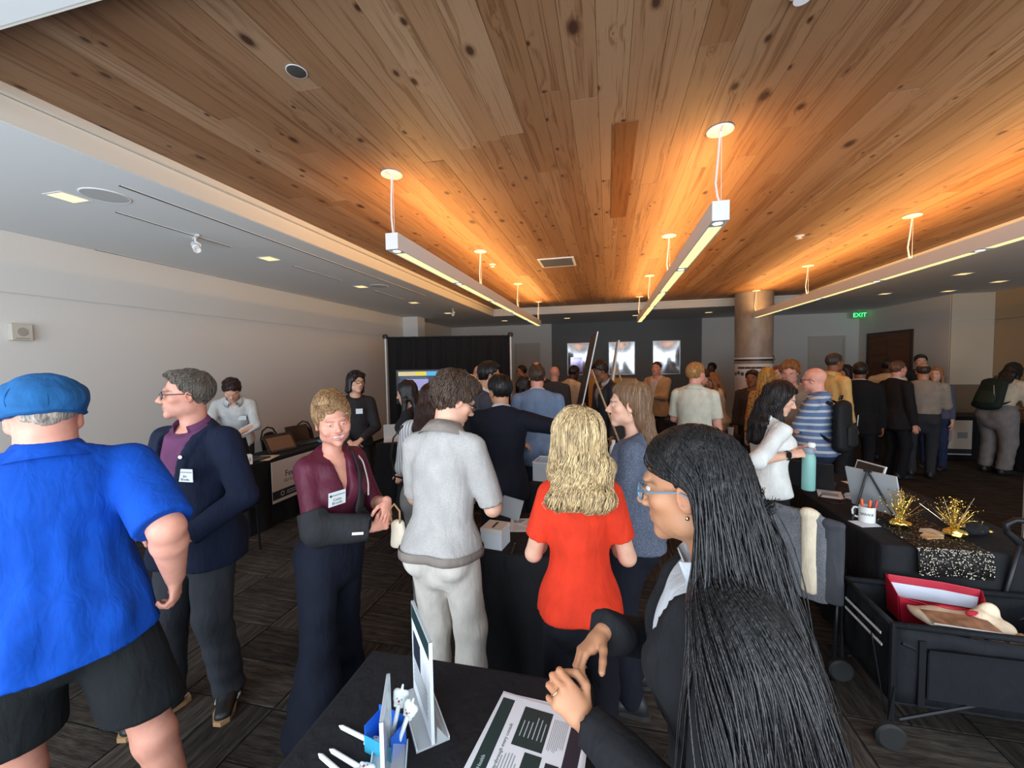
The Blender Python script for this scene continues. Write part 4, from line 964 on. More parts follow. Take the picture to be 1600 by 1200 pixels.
        if lod <= 1 and lines:
            box('badge_header', (-wB*.30, hB*.20, .0015), (wB*.46, hB*.30, .002), mat('badge_grey', (.35, .38, .40), .6), bo); MB().lathe([(hB*.09, 0), (hB*.09, .0008)], 14, (-wB*.38, hB*.25, .0015)).build('badge_emblem', mat('badge_green', (.02, .07, .04), .6), bo)
            for i, tx in enumerate(lines): text('badge_name', tx, hB*.27, m_ink, bo, Matrix.Translation((0, -hB*(.06+.25*i), .002)), .0003)
    return out
def trace(P, N, seeds, flow, m, step, off, jit, rs):
    """walk seeds over the surface P along flow; returns paths and normals"""
    kd = kdtree.KDTree(len(P))
    for i, p in enumerate(P): kd.insert(p, i)
    kd.balance(); paths = np.zeros((len(seeds), m, 3)); NN = np.zeros_like(paths)
    for a, i in enumerate(seeds):
        p = P[i].copy(); n = N[i]; j0 = rs.randn(3)*jit; lift = off*(.4+rs.rand()*1.2)
        for b in range(m):
            paths[a, b] = p+n*lift; NN[a, b] = n; f = flow(p)+j0; f = f-n*(f@n); p = p+unit(f)*step; c, k, dd = kd.find(p)
            if dd < step*1.6: n = N[k]; p = np.array(c)*.6+p*.4
    return paths, NN
def make_hair(kind, o, res, Rh, hc, s, nb, root, lod, seed, ctx):
    W = lambda x, y, z: hc+Rh @ (V3(x, y, z)*s); col = o.get('col', (.03, .02, .015)); mt = hair_mat(col, o.get('rough', .42), o.get('amt', .45)); th = o.get('thick', .012); rs = np.random.RandomState(seed)
    L = o.get('length', .0)         # metres below the chin line
    lo = hc-V3(.24, .24, .22)-V3(.1, .1, L+.05)*(L > 0); hi = hc+V3(.24, .24, .22)+V3(.1, .1, 0)*(L > 0)
    F = Field(lo, hi, res, .012); E = lambda c, r, k=.012, mode='u', R=None: F.ell(W(*c), V3(*r)*s, Rh if R is None else Rh @ R, k*s, mode)
    dn = Rh.T @ V3(0, 0, -1)
    if kind in ('short', 'swept', 'curly', 'messy', 'crop', 'balding'):
        tz = o.get('topz', .0)
        E((0, -.015, .036+tz*.5), (.0745+th, .096+th, .086+th*1.25+tz*.5))
        if kind == 'swept': E((o.get('sweep', .0), .045, .085+tz), (.055, .05, .034), .02)
        if kind in ('curly', 'messy'): E((0, .035, .085+tz), (.066, .06, .036), .02); E((0, -.04, .075), (.08, .08, .06), .02)
        fr = o.get('front', 0); sl = o.get('slope', .9)
        # face cut: line from the hairline over the ear to the nape
        nrm = unit(V3(0, 1, -sl)); F.cut(W(0, .042+fr, .052), Rh @ nrm, .004, .006)
        F.cut(W(0, 0, o.get('nape', -.062)), Rh @ V3(0, .15, -1), .006, .004)
        if kind == 'balding': E((0, .005, .125), (.07, .125, .062), .006, 's')
        for sx in (-1, 1): E((.088*sx, -.008, -.012), (.022, .022, .034), .004, 's')
    elif kind == 'bob':
        E((0, -.018, .038), (.0765+th, .098+th, .088+th*1.2))
        for sx in (-1, 1): F.cone(W(.070*sx, -.02, .04), W(.078*sx, -.02, -.10), (.024*s, .05*s), (.022*s, .055*s), u=Rh[:, 0], k=.02)
        F.cone(W(0, -.07, .03), W(0, -.075, -.11), (.07*s, .035*s), (.075*s, .03*s), u=Rh[:, 0], k=.02)
        F.cone(W(-.05, .06, .085), W(.055, .066, .070), .024*s, .02*s, k=.02)
        E((0, .10, -.02), (.064, .075, .085), .004, 's')
    elif kind in ('long', 'ponytail'):
        E((0, -.018, .038), (.0755+th, .097+th, .087+th*1.15))
        nrm = unit(V3(0, 1, -.75)); F.cut(W(0, .050, .05), Rh @ nrm, .006, .003)
        E((0, .085, .0), (.058, .06, .075), .01, 's')
        wd_ = o.get('width', 1.0); lenz = .115*s+L; path = o.get('path')
        if path is None: path = [W(0, -.055, -.02), W(0, -.075, -.08), nb+V3(0, 0, 0)-ctx['Rc'][:, 1]*.075+V3(0, 0, -.04), nb-ctx['Rc'][:, 1]*.11+V3(0, 0, -L)]
        w0 = [(.080*s*wd_, .055*s), (.082*s*wd_, .045*s), (.092*s*wd_, .036*s), (.075*s*wd_*o.get('taper', 1), .022*s)]
        for i in range(len(path)-1): F.cone(path[i], path[i+1], w0[min(i, 3)], w0[min(i+1, 3)], u=Rh[:, 0] if i < 1 else ctx['Rc'][:, 0], k=.03)
        for sx in (-1, 1):
            if o.get('front_locks', True) and (o.get('only') in (None, sx)):
                F.cone(W(.066*sx, .02, .05), W(.080*sx, .0, -.06), (.020*s, .035*s), (.022*s, .036*s), u=Rh[:, 0], k=.02)
                e = o.get('lock_end', .16); F.cone(W(.080*sx, .0, -.06), nb+ctx['Rc'] @ V3(.088*sx, .05*o.get('lock_fwd', 1), -e), (.022*s, .036*s), (.018*s, .028*s), u=ctx['Rc'][:, 0], k=.02)
    P, Q, N = F.mesh()
    amp = o.get('lump', .006 if kind in ('curly', 'messy') else .003); d = amp*nz(P, 55 if kind in ('curly', 'messy') else (90, 90, 14), seed)
    if L > 0: d = d+.004*nz(P, (60, 60, 5), seed+4)+o.get('wave', 0)*nz(P, (16, 16, 34), seed+5)*np.clip((hc[2]+.05-P[:, 2])/.14, 0, 1)
    P = P+N*d[:, None]; out = [(P, Q)]
    ns = o.get('strands', 0)
    if ns:
        seeds = rs.randint(0, len(P), ns); crown = W(0, -.045, .125)
        up = Rh[:, 2]; fwd = Rh[:, 1]; rt = Rh[:, 0]; pz = o.get('part', None)
        def flow(p):
            q = (p-hc) @ Rh/s
            if kind in ('long', 'bob', 'ponytail'):
                a = np.clip((q[2]-.02)/.09, 0, 1); v = unit((p-crown)*V3(1, 1, .3)); return V3(0, 0, -1)*(1-a*.75)+v*a*.9
            v = p-crown; f = unit(v); return f+V3(0, 0, -.5)*(q[2] < .05)+o.get('comb', (0, 0))[0]*rt+o.get('comb', (0, 0))[1]*fwd*(q[2] > .05)
        m = o.get('steps', 7); paths, NN = trace(P, N, seeds, flow, m, o.get('step', .009), o.get('lift', .003), o.get('jit', .25), rs)
        cw = o.get('curl', 0)
        if cw:
            ph = (rs.rand(ns, 1)*6.28 if not o.get('clump') else (nz(paths[:, 0], o['clump'], seed)*2.6+rs.rand(ns)*.7)[:, None]); tt = np.arange(m)[None]*o.get('curl_f', 1.1)+ph; cw = cw*(np.clip((hc[2]+.05-paths[:, :, 2])/.16, .06, 1) if o.get('ramp') else 1); T = np.gradient(paths, axis=1); S_ = np.cross(T, NN); S_ /= np.linalg.norm(S_, axis=2, keepdims=True)+1e-9
            paths = paths+S_*(np.sin(tt)*cw)[:, :, None]+NN*((np.cos(tt)+.6)*cw*.7)[:, :, None]
        r0 = o.get('srad', .0022); tp = np.linspace(0, 1, m); rr = r0*(1-tp**3*.85)*np.minimum(1, .4+tp*4); out.append(ribbons(paths, rr, 4, .55, NN))
    ob = np_mesh('hair', out, mt, root); return ob
# ------------------------------------------------------------------ the crowd (angles: 0 faces away from the window wall, 90 faces the left wall, 180 faces the windows)
N_ = srgb
BLK = (.010, .010, .012)
# --- man in blue polo and flat cap
def drape(P, N, o):
    c = np.clip((1.35-P[:, 2])/.5, 0, 1); a = np.arctan2(P[:, 0], -P[:, 1]); back = np.clip(-P[:, 1]/.05, 0, 1)
    d = .010*c*back*np.sin(a*11+1.2+1.5*np.sin(P[:, 2]*4))*np.clip((P[:, 2]-.80)/.15, .35, 1)*np.clip(1-np.abs(N[:, 2])*1.3, 0, 1); return P+N*d[:, None]
blue = person('heavyset man seen from behind in royal blue polo, black shorts and flat cap', (-1.83, .97), 62, 1.78, 'm', 'pink', 0, 1.07, .07,
    dict(wristR=(.295, -.10, .965), poleR=(.1, -1, 0), handR=dict(curl=52, thumb=40, n=(.8, -.5, .1), d=(-.02, .12, -1)), footR=(.27, -.16, -25), footL=(-.12, .10, 10), arm_w=1.28, head_yaw=4, head_pitch=2),
    dict(type='polo', col=N_(4, 70, 168), sleeve=.50, collar=True, hem=.455, flare=.05, fold=.003, sleeve_w=.98, cuff_w=1.06), dict(type='shorts', col=(.012, .014, .016), bare_legs=True, ease=1.04, hem=.285, hemn=(0, 0, -1)),
    dict(type='short', col=N_(150, 138, 126), thick=.002, front=-.07, nape=-.07, slope=.9), dict(neck=1.2, neck_len=.55, size=1.06), top_extra=drape)
def flat_cap(o):
    Rh, hc, s, root = o['Rh'], o['hc'], o['s'], o['root']; W = lambda x, y, z: hc+Rh @ (V3(x, y, z)*s); F = Field(hc-.2, hc+.24, .006, .02)
    F.cone(W(0, -.012, -.02), W(0, -.010, .05), (.088*s, .109*s), (.094*s, .114*s), u=Rh[:, 0]); F.ell(W(0, -.008, .062), V3(.1, .12, .066)*s, Rh); F.ell(W(0, .035, .075), V3(.104, .10, .052)*s, Rh @ rx(10)); F.cone(W(-.05, .095, .055), W(.05, .095, .055), .022*s, .022*s)
    F.ell(W(0, .12, .05), V3(.062, .05, .012)*s, Rh @ rx(-12)); F.cut(W(0, 0, .004), Rh @ V3(0, -.16, -1), .004)
    P, Q, N = F.mesh(); P = P+N*(.0025*nz(P, 34, 3)+.0015*nz(P, 80, 4))[:, None]; c = np_mesh('flat_cap', [(P, Q)], cloth(N_(34, 92, 146), .9), root)
    mb = MB(); mb.tube([W(math.sin(a)*.0912, -.0115+math.cos(a)*.112, .010-.017*math.cos(a)) for a in np.linspace(0, 6.283, 41)[:-1]], .0035, 6, True).build('cap_band', cloth(N_(26, 78, 128), .9), c, 'all')
    for a in (-.9, 0., .9):
        mb = MB().tube([W(.1015*math.sin(a)*math.cos(t), -.008-.1215*math.cos(a)*math.cos(t), .062+.0675*math.sin(t)) for t in np.linspace(-.3, 1.2, 12)], .0016, 5); mb.build('cap_seam', cloth(N_(26, 78, 128), .9), c, 'all')
flat_cap(blue)
# --- man in navy blazer
navy = person('grey-haired man with glasses in navy blazer, purple shirt and sneakers', (-2.08, 1.66), 182, 1.76, 'm', 'pink', 0, .96, .02,
    dict(wristL=(-.17, .19, .97), poleL=(-.8, -.8, -.2), wristR=(.15, .20, .97), poleR=(.8, -.8, 0), handL=dict(curl=30), head_yaw=-40, head_pitch=-2, footR=(.13, .10, -15), footL=(-.11, -.03, 35)),
    dict(type='jacket', col=N_(22, 30, 52), vneck=.19, vwidth=.050, inner=N_(108, 62, 96), hem=.43, fold=.005, sole=mat('sole_gum', N_(178, 140, 100), .6)), dict(col=N_(52, 54, 60), ease=1.12, fold=.007),
    dict(type='swept', col=N_(104, 94, 84), thick=.008, front=-.004, strands=1500, srad=.0016, lift=.004, comb=(0, .9), amt=.55, jit=.4), dict(stubble=.18, beard_col=(.25, .2, .18), brow=(.12, .09, .07), lip=(.42, .2, .17)), (.012, .012, .013), 'black', (-.105, .705, .088, .062, ('Jim', 'Brooks')), True)
o = navy['root']; MB().lathe([(.009, 0), (.009, .002), (.004, .003), (.001, .003)], 16).build('lapel_pin', mat('pin_silver', (.7, .68, .6), .3, .8), o, True).matrix_local = frame(navy['spine'](.755*1.76, -.088, .142), (-1, -.25, 0), (0, 0, 1))
for sd, sx in (('R', 1), ('L', -1)):
    a = navy['J'][sd]; Rf = rz(a['fyaw']); b0 = V3(a['an'][0], a['an'][1], 0); P2 = lambda y, z: b0+Rf @ V3(-.0475*1, y, z); P3 = lambda y, z: b0+Rf @ V3(.0475, y, z)
    for q in (P2, P3): MB().tube([q(.075, .034), q(.03, .027), q(-.02, .037), q(-.07, .058)], [.003, .009, .006, .002], 6).build('side_stripe', m_white, navy['shoe'+sd], 'all')
# --- young man bent over a laptop by the wall
person('young dark-haired man in pale shirt bending over a laptop by left wall', (-4.33, 3.98), 222, 1.72, 'm', 'fair', 2, .92, 0,
    dict(lean=24, head_pitch=42, wristL=(-.02, .36, 1.0), wristR=(.06, .34, .98), poleL=(-1, -.2, -.3), poleR=(1, -.2, -.3), hipy=-.1), dict(type='shirt', col=N_(196, 196, 194), collar=True, fold=.006), dict(col=(.03, .03, .035)),
    dict(type='messy', col=N_(44, 28, 26), thick=.016, front=.012, strands=300, srad=.003), badge=(-.08, .72, .08, .055))
# --- young person in dark tee
person('young person in dark tee with chin-length hair standing by left wall', (-2.74, 4.03), 212, 1.71, 'm', 'fair', 2, .84, 0,
    dict(head_yaw=32, head_roll=-6, wristL=(-.04, .22, .95), wristR=(.05, .22, .93), poleL=(-1, -.6, 0), poleR=(1, -.6, 0)), dict(type='shirt', col=N_(44, 42, 44), sleeve=.95, name='tee_shirt'), dict(col=N_(34, 32, 34)),
    dict(type='bob', col=N_(30, 22, 20), strands=200, srad=.003), glasses='black', badge=(-.04, .735, .07, .055))
# --- woman with arm sling
mar = person('smiling short-haired woman in maroon blouse with black arm sling', (-1.345, 1.74), 250, 1.62, 'f', 'pink', 0, .92, .01,
    dict(lean=5, wristR=(-.03, .285, 1.0), poleR=(1, -.35, -.5), handR=dict(d=(-1, .18, .02), n=(-.1, 1, .25), curl=62, thumb=30), wristL=(-.135, .26, 1.09), poleL=(-.45, -.9, -.5), handL=dict(d=(.45, .5, -.7), n=(-.2, .8, .5), curl=38, spread=6), footR=(.16, .07, -8), footL=(-.13, -.19, 15), head_yaw=-20, head_pitch=4, head_roll=5),
    dict(type='blouse', col=N_(92, 34, 52), sleeve=.64, vneck=.115, vwidth=.024, hem=.572, rough=.5, fold=.006, mat=cloth(N_(88, 32, 50), .5, amt=.15, weave=.08)), dict(col=N_(20, 24, 38), flare=1.15, ease=1.12, fold=.006),
    dict(type='swept', col=N_(156, 122, 86), thick=.010, front=.010, topz=.034, sweep=.026, strands=2400, srad=.0021, steps=11, step=.010, lift=.005, comb=(1.1, .5), jit=.3, amt=.55, slope=.80, nape=-.085), dict(smile=True, brow=(.25, .16, .1), browfade=.9, lip=(.5, .17, .17), iris='blue', face_w=1.12), eyes=True, badge=(.068, .715, .086, .066, ('Cathy', 'Brooks'), 0))
def sling(o):
    root = o['root']; J = o['J']; sp = o['spine']; h = 1.62; e, w_ = J['R']['el'], J['R']['wr']; u = V3(0, 0, 1); m = cloth((.022, .022, .024), .8, key='sling')
    F = Field(np.minimum(e, w_)-.16, np.maximum(e, w_)+.16, .008, .015); w2 = e+(w_-e)*.93
    F.cone(e, w2, (.075, .055), (.060, .050), u=u); F.cone(e, e+(J['R']['sh']-e)*.28, .062, .064); F.cut(w2, w_-e); F.cut(e+(J['R']['sh']-e)*.3, J['R']['sh']-e); P, Q, N = F.mesh(); P = P+N*(.003*nz(P, 20, 1))[:, None]
    s_ = np_mesh('arm_sling', [(P, Q)], m, root)
    # cushion and straps
    F = Field(sp(.6*h)-.3, sp(.6*h)+.3, .011, .02); F.cone(sp(.60*h, .13, .085), sp(.60*h, -.09, .13), (.055, .03), (.05, .03), u=u); P, Q, N = F.mesh(); np_mesh('sling_pillow', [(P, Q)], cloth((.014, .014, .016), .9, key='pillow'), s_)
    def strap(pts, wd, th, name, mt):
        pts = np.array([pts]); tt = np.linspace(0, 1, 24); m_ = pts.shape[1]; q = np.stack([np.interp(tt, np.linspace(0, 1, m_), pts[0, :, i]) for i in range(3)], 1)
        for _ in range(3): q[1:-1] = (q[:-2]+2*q[1:-1]+q[2:])/4
        c = sp(.7*h); Nn = q-c; Nn[:, 2] = 0; Nn /= np.linalg.norm(Nn, axis=1, keepdims=True); V, Fc = ribbons(q[None], np.full(24, wd), 6, th/wd, Nn[None]); np_mesh(name, [(V, Fc)], mt, s_)
    strap([sp(.80*h, -.09, -.03), sp(.815*h, -.085, .03), sp(.77*h, -.085, .10), sp(.70*h, -.07, .135), sp(.64*h, -.03, .16), w2+V3(.02, .035, .03)], .034, .007, 'sling_strap', m)
    strap([sp(.81*h, -.115, .01), sp(.79*h, -.12, .07), sp(.73*h, -.12, .115), sp(.69*h, -.115, .125)], .009, .004, 'strap_binding', cloth(N_(206, 196, 188), .7))
    mid = e+(w_-e)*.72; d = unit(w_-e); nrm = unit(np.cross(V3(0, 0, 1), d)); nrm = nrm if nrm[1] > 0 else -nrm
    lb = MB().box((-.024, -.006, -.001), (.024, .006, .001)).build('sling_label', mat('label_white', (.8, .8, .78), .5), s_); lb.matrix_local = frame(mid+nrm*.0565+V3(0, 0, -.004), -d if True else d, (0, 0, 1))
    MB().lathe([(.006, 0), (.006, .002), (.001, .002)], 12, (-.019, 0, .001)).build('label_dot', mat('dot_red', (.6, .03, .03), .5), lb)
    for i, a in enumerate(('sling_buckle',)): MB().box((-.022, -.016, -.004), (.022, .016, .006), .003).build(a, m_black, s_).matrix_local = frame(sp(.655*h, -.045, .165), (-1, 0, 0), (0, 0, 1))
sling(mar)
tb = thing('tote_bag', 'small white and tan tote hanging from the sling woman\'s hand', 'bag', (-1.345, 1.74, 0), rad(250))
F = Field((-.2, .28, .8), (-.02, .44, 1.1), .007, .012); F.cone((-.135, .33, .99), (-.125, .355, .90), (.02, .045), (.024, .055), u=(1, 0, 0)); F.cut((0, 0, .885), (0, 0, -1)); P, Q, N = F.mesh(); np_mesh('bag_body', [(P+N*(.003*nz(P, 30, 2))[:, None], Q)], cloth(N_(206, 192, 172), .8), tb)
MB().tube([(-.12, .31, 1.0), (-.115, .30, 1.06), (-.12, .33, 1.09), (-.125, .36, 1.06), (-.125, .36, 1.0)], .005, 6).build('handle', cloth(N_(150, 116, 84), .8), tb, 'all')
# --- woman in striped blouse
strp = person('brown-haired woman from behind in blue and white striped blouse and grey trousers', (-1.20, 2.55), 2, 1.65, 'f', 'fair', 1, .98, 0,
    dict(lean=10, head_pitch=14, head_yaw=-22, wristR=(.2, .36, 1.05), wristL=(-.12, .32, 1.02), footL=(-.05, -.02, 0)), dict(type='blouse', sleeve=.62, sleeve_w=1.35, hem=.575, fold=.009, mat=cloth(N_(226, 220, 212), .8, ('stripes', 'X', 46, N_(128, 146, 172), .30))), dict(col=N_(148, 146, 142), crop=.22, ease=1.1, hemz=.12),
    dict(type='long', col=N_(62, 36, 26), length=.10, strands=700, steps=16, step=.016, srad=.0022, lock_end=.1), shoes=N_(120, 78, 58))
F = np.array([[(-.10, -.14, 1.36), (-.16, -.16, 1.28), (-.20, -.13, 1.15), (-.22, -.05, 1.0), (-.2, .06, .95)]], float); q = F[0]; MB().tube([tuple(p) for p in q], .006, 6).build('bag_strap', m_black, strp['root'], 'all')
# --- dark-haired woman by the screen
person('dark-haired woman in profile between the wall screen and striped blouse', (-1.85, 3.60), 95, 1.62, 'f', 'fair', 2, .9, 0, dict(head_pitch=12), dict(type='blouse', col=(.02, .02, .022)), dict(col=BLK), dict(type='long', col=N_(26, 20, 20), length=.12, lock_end=.1))
# --- young man in grey knit polo
gp = person('curly-haired young man from behind in grey knit polo and cream trousers', (-.765, 1.77), -4, 1.735, 'm', 'fair', 0, .85, 0,
    dict(lean=6, head_pitch=26, head_yaw=-44, wristR=(.16, .30, 1.04), poleR=(.5, -1, -.4), wristL=(-.10, .34, 1.02), poleL=(-.6, -1, -.3), handR=dict(d=(-.35, .8, .45), n=(.6, -.3, .6), curl=55), footR=(.13, .0, 0), footL=(-.07, .02, 8), arm_w=1.0),
    dict(type='polo', sleeve=.50, collar=True, hem=.50, flare=.012, sleeve_w=.95, fold=.005, mat=cloth(N_(176, 172, 168), .9, ('speckle', N_(160, 156, 152)), weave=.5), collar_mat=cloth(N_(132, 122, 114), .9, key='rib')), dict(col=N_(208, 200, 190), ease=1.08, fold=.008),
    dict(type='messy', col=N_(74, 56, 44), thick=.016, front=.0, strands=2000, srad=.0027, steps=9, step=.0085, curl=.0055, curl_f=.75, clump=30, lift=.006, lump=.006, amt=.75, nape=-.085), dict(neck=.95), glasses='black')
def rib(o, sd):  # knit cuff band
    j = o['J'][sd]; e = j['cuff']; d = unit(j['el']-j['sh']); m = cloth(N_(132, 122, 114), .9, key='rib'); F = Field(e-.12, e+.12, .007, .0); F.cone(e-d*.05, e+d*.02, .0525*1.0, .0535*1.0, k=0); F.cut(e+d*.002, d); F.cut(e-d*.028, -d); P, Q, N = F.mesh(); np_mesh('cuff_band', [(P, Q)], m, o['top'])
rib(gp, 'R'); rib(gp, 'L')
def hem_band(o, h, hem, m, wd, hgt=.035, off=.0):
    sp = o['spine']; Rc = o['Rc']; P = np.array([v.co for v in o['top'].data.vertices]); c = sp(hem*h); q = (P-c) @ Rc; sel = (q[:, 2] > .004) & (q[:, 2] < .02); a = np.arctan2(q[sel, 1], q[sel, 0]); r = np.hypot(q[sel, 0], q[sel, 1]); n = 40; V = []
    rad_ = [np.max(r[np.abs((a-t+np.pi) % (2*np.pi)-np.pi) < .12]) if np.any(np.abs((a-t+np.pi) % (2*np.pi)-np.pi) < .12) else .15 for t in np.linspace(-np.pi, np.pi, n+1)[:-1]]
    for i, t in enumerate(np.linspace(-np.pi, np.pi, n+1)[:-1]):
        for rr, z in ((rad_[i]-.012, -.003), (rad_[i]+.003, -.003), (rad_[i]+.004, hgt*.5), (rad_[i]+.002, hgt)): V.append(c+Rc @ V3(math.cos(t)*rr, math.sin(t)*rr, z))
    mb = MB(); mb.add(V, [(i*4+k, ((i+1) % n)*4+k, ((i+1) % n)*4+k+1, i*4+k+1) for i in range(n) for k in range(3)]); mb.build('hem_band', m, o['top'], 'all')
hem_band(gp, 1.735, .50, cloth(N_(132, 122, 114), .9, key='rib'), 1)
# --- man in navy suit reaching across the table
person('dark-haired man from behind in dark navy suit reaching right over table', (-.80, 2.98), 2, 1.68, 'm', 'tan', 1, 1.0, 0, dict(lean=8, head_pitch=12, head_yaw=42, wristR=(.40, .30, 1.18), poleR=(.8, -1, .2), wristL=(-.12, .33, 1.0), handR=dict(d=(.5, .8, -.1), n=(0, 0, 1), curl=30)),
    dict(type='jacket', col=N_(20, 22, 34), inner=(.6, .6, .62), hem=.43, fold=.006), dict(col=N_(20, 22, 32)), dict(type='short', col=N_(20, 17, 17), thick=.017, strands=500, srad=.002))
# --- man in grey suit
person('man with glasses in grey suit, in profile before the black drape', (-1.12, 3.72), -66, 1.79, 'm', 'tan', 2, 1.0, 0, dict(head_pitch=8, wristL=(-.08, .3, 1.0), wristR=(.1, .3, 1.0)), dict(type='jacket', col=N_(74, 74, 84), inner=(.6, .6, .6), vneck=.15), dict(col=N_(60, 60, 68)), dict(type='swept', col=N_(26, 22, 22), thick=.014, front=.004, strands=250, srad=.003), glasses='black')
# --- man in light blue suit
person('broad man from behind in light blue-grey suit jacket', (-.70, 4.10), 8, 1.75, 'm', 'pink', 1, 1.1, .02, dict(head_pitch=2, wristR=(.18, .22, .95), wristL=(-.18, .22, .95)), dict(type='jacket', col=N_(112, 132, 160), inner=(.7, .7, .72), fold=.006), dict(col=N_(70, 78, 92)), dict(type='crop', col=N_(72, 54, 42), thick=.008, strands=400, srad=.002))
# --- blonde woman in red
red = person('blonde wavy-haired woman from behind in bright red-orange short-sleeved top', (-.11, 1.58), 6, 1.57, 'f', 'fair', 0, .80, .03,
    dict(head_yaw=34, head_pitch=0, lean=3, wristL=(-.12, .27, 1.0), poleL=(-.5, -1, -.8), wristR=(.13, .27, .98), poleR=(.5, -1, -.8), arm_w=1.05), dict(type='blouse', col=N_(222, 62, 34), sleeve=.36, sleeve_w=1.0, hem=.50, flare=.006, fold=.004, mat=cloth(N_(218, 56, 30), .8, weave=.5)), dict(col=N_(20, 20, 28)),
    dict(type='long', col=N_(196, 168, 124), length=.05, width=1.14, taper=1.45, strands=2600, steps=20, step=.0155, srad=.0026, ramp=1, curl=.015, curl_f=.52, clump=14, wave=.013, lift=.006, jit=.12, amt=.62, rough=.38, lock_end=.06, lock_fwd=.2, thick=.019))
# --- young woman with long brown hair
brn = person('young woman in profile with long straight brown hair and speckled grey top', (.12, 2.14), 82, 1.67, 'f', 'fair', 0, .92, 0, dict(head_yaw=6, head_pitch=2, wristL=(-.05, .28, 1.0), wristR=(.1, .3, 1.0)), dict(type='blouse', sleeve=.95, fold=.004, mat=cloth(N_(84, 90, 106), .9, ('speckle', N_(120, 128, 146)))), dict(col=N_(22, 24, 34)),
    dict(type='long', col=N_(122, 90, 64), length=.24, strands=1500, steps=24, step=.0165, srad=.0018, lift=.002, jit=.08, amt=.35, front_locks=True, only=1, lock_end=.26, lock_fwd=-.3, thick=.010), dict(brow=(.09, .05, .03), lip=(.5, .23, .21), neck=.95), eyes=True)
c = brn['hc']+brn['Rh'] @ (V3(-.084, -.006, -.046)*brn['s']); MB().tube([c+V3(0, math.cos(a)*.008, math.sin(a)*.011) for a in np.linspace(0, 6.283, 13)[:-1]], .0016, 5, True).build('earring', mat('gold', (.8, .6, .3), .25, 1), brn['root'], 'all')
# --- foreground woman with long black hair
HB = (.255, .86)
blk = person('foreground woman with very long black hair, blue glasses and black blazer', HB, 84, 1.635, 'f', 'olive', 0, 1.0, 0,
    dict(lean=7, head_yaw=-17, head_pitch=9, wristL=(-.125, .285, 1.055), poleL=(-.7, -.6, -.8), handL=dict(d=(.05, .70, .62), n=(-.80, -.42, .42), curl=66, thumb=62, spread=2), wristR=(.055, .275, 1.125), poleR=(.8, -.7, -.6), handR=dict(d=(-.66, .58, -.36), n=(.12, .52, .80), curl=46, thumb=12, spread=4), hand_s=.98),
    dict(type='jacket', col=N_(24, 24, 27), vneck=.2, vwidth=.05, inner=N_(196, 200, 204), hem=.45, fold=.005), dict(col=BLK),
    dict(type='short', col=(.0095, .0085, .0085), thick=.012, front=-.010, slope=.78, nape=-.08, strands=0, rough=.36), dict(lip=(.30, .13, .11), neck=.95, brow=(.02, .015, .012)), glasses='blue', eyes=True)
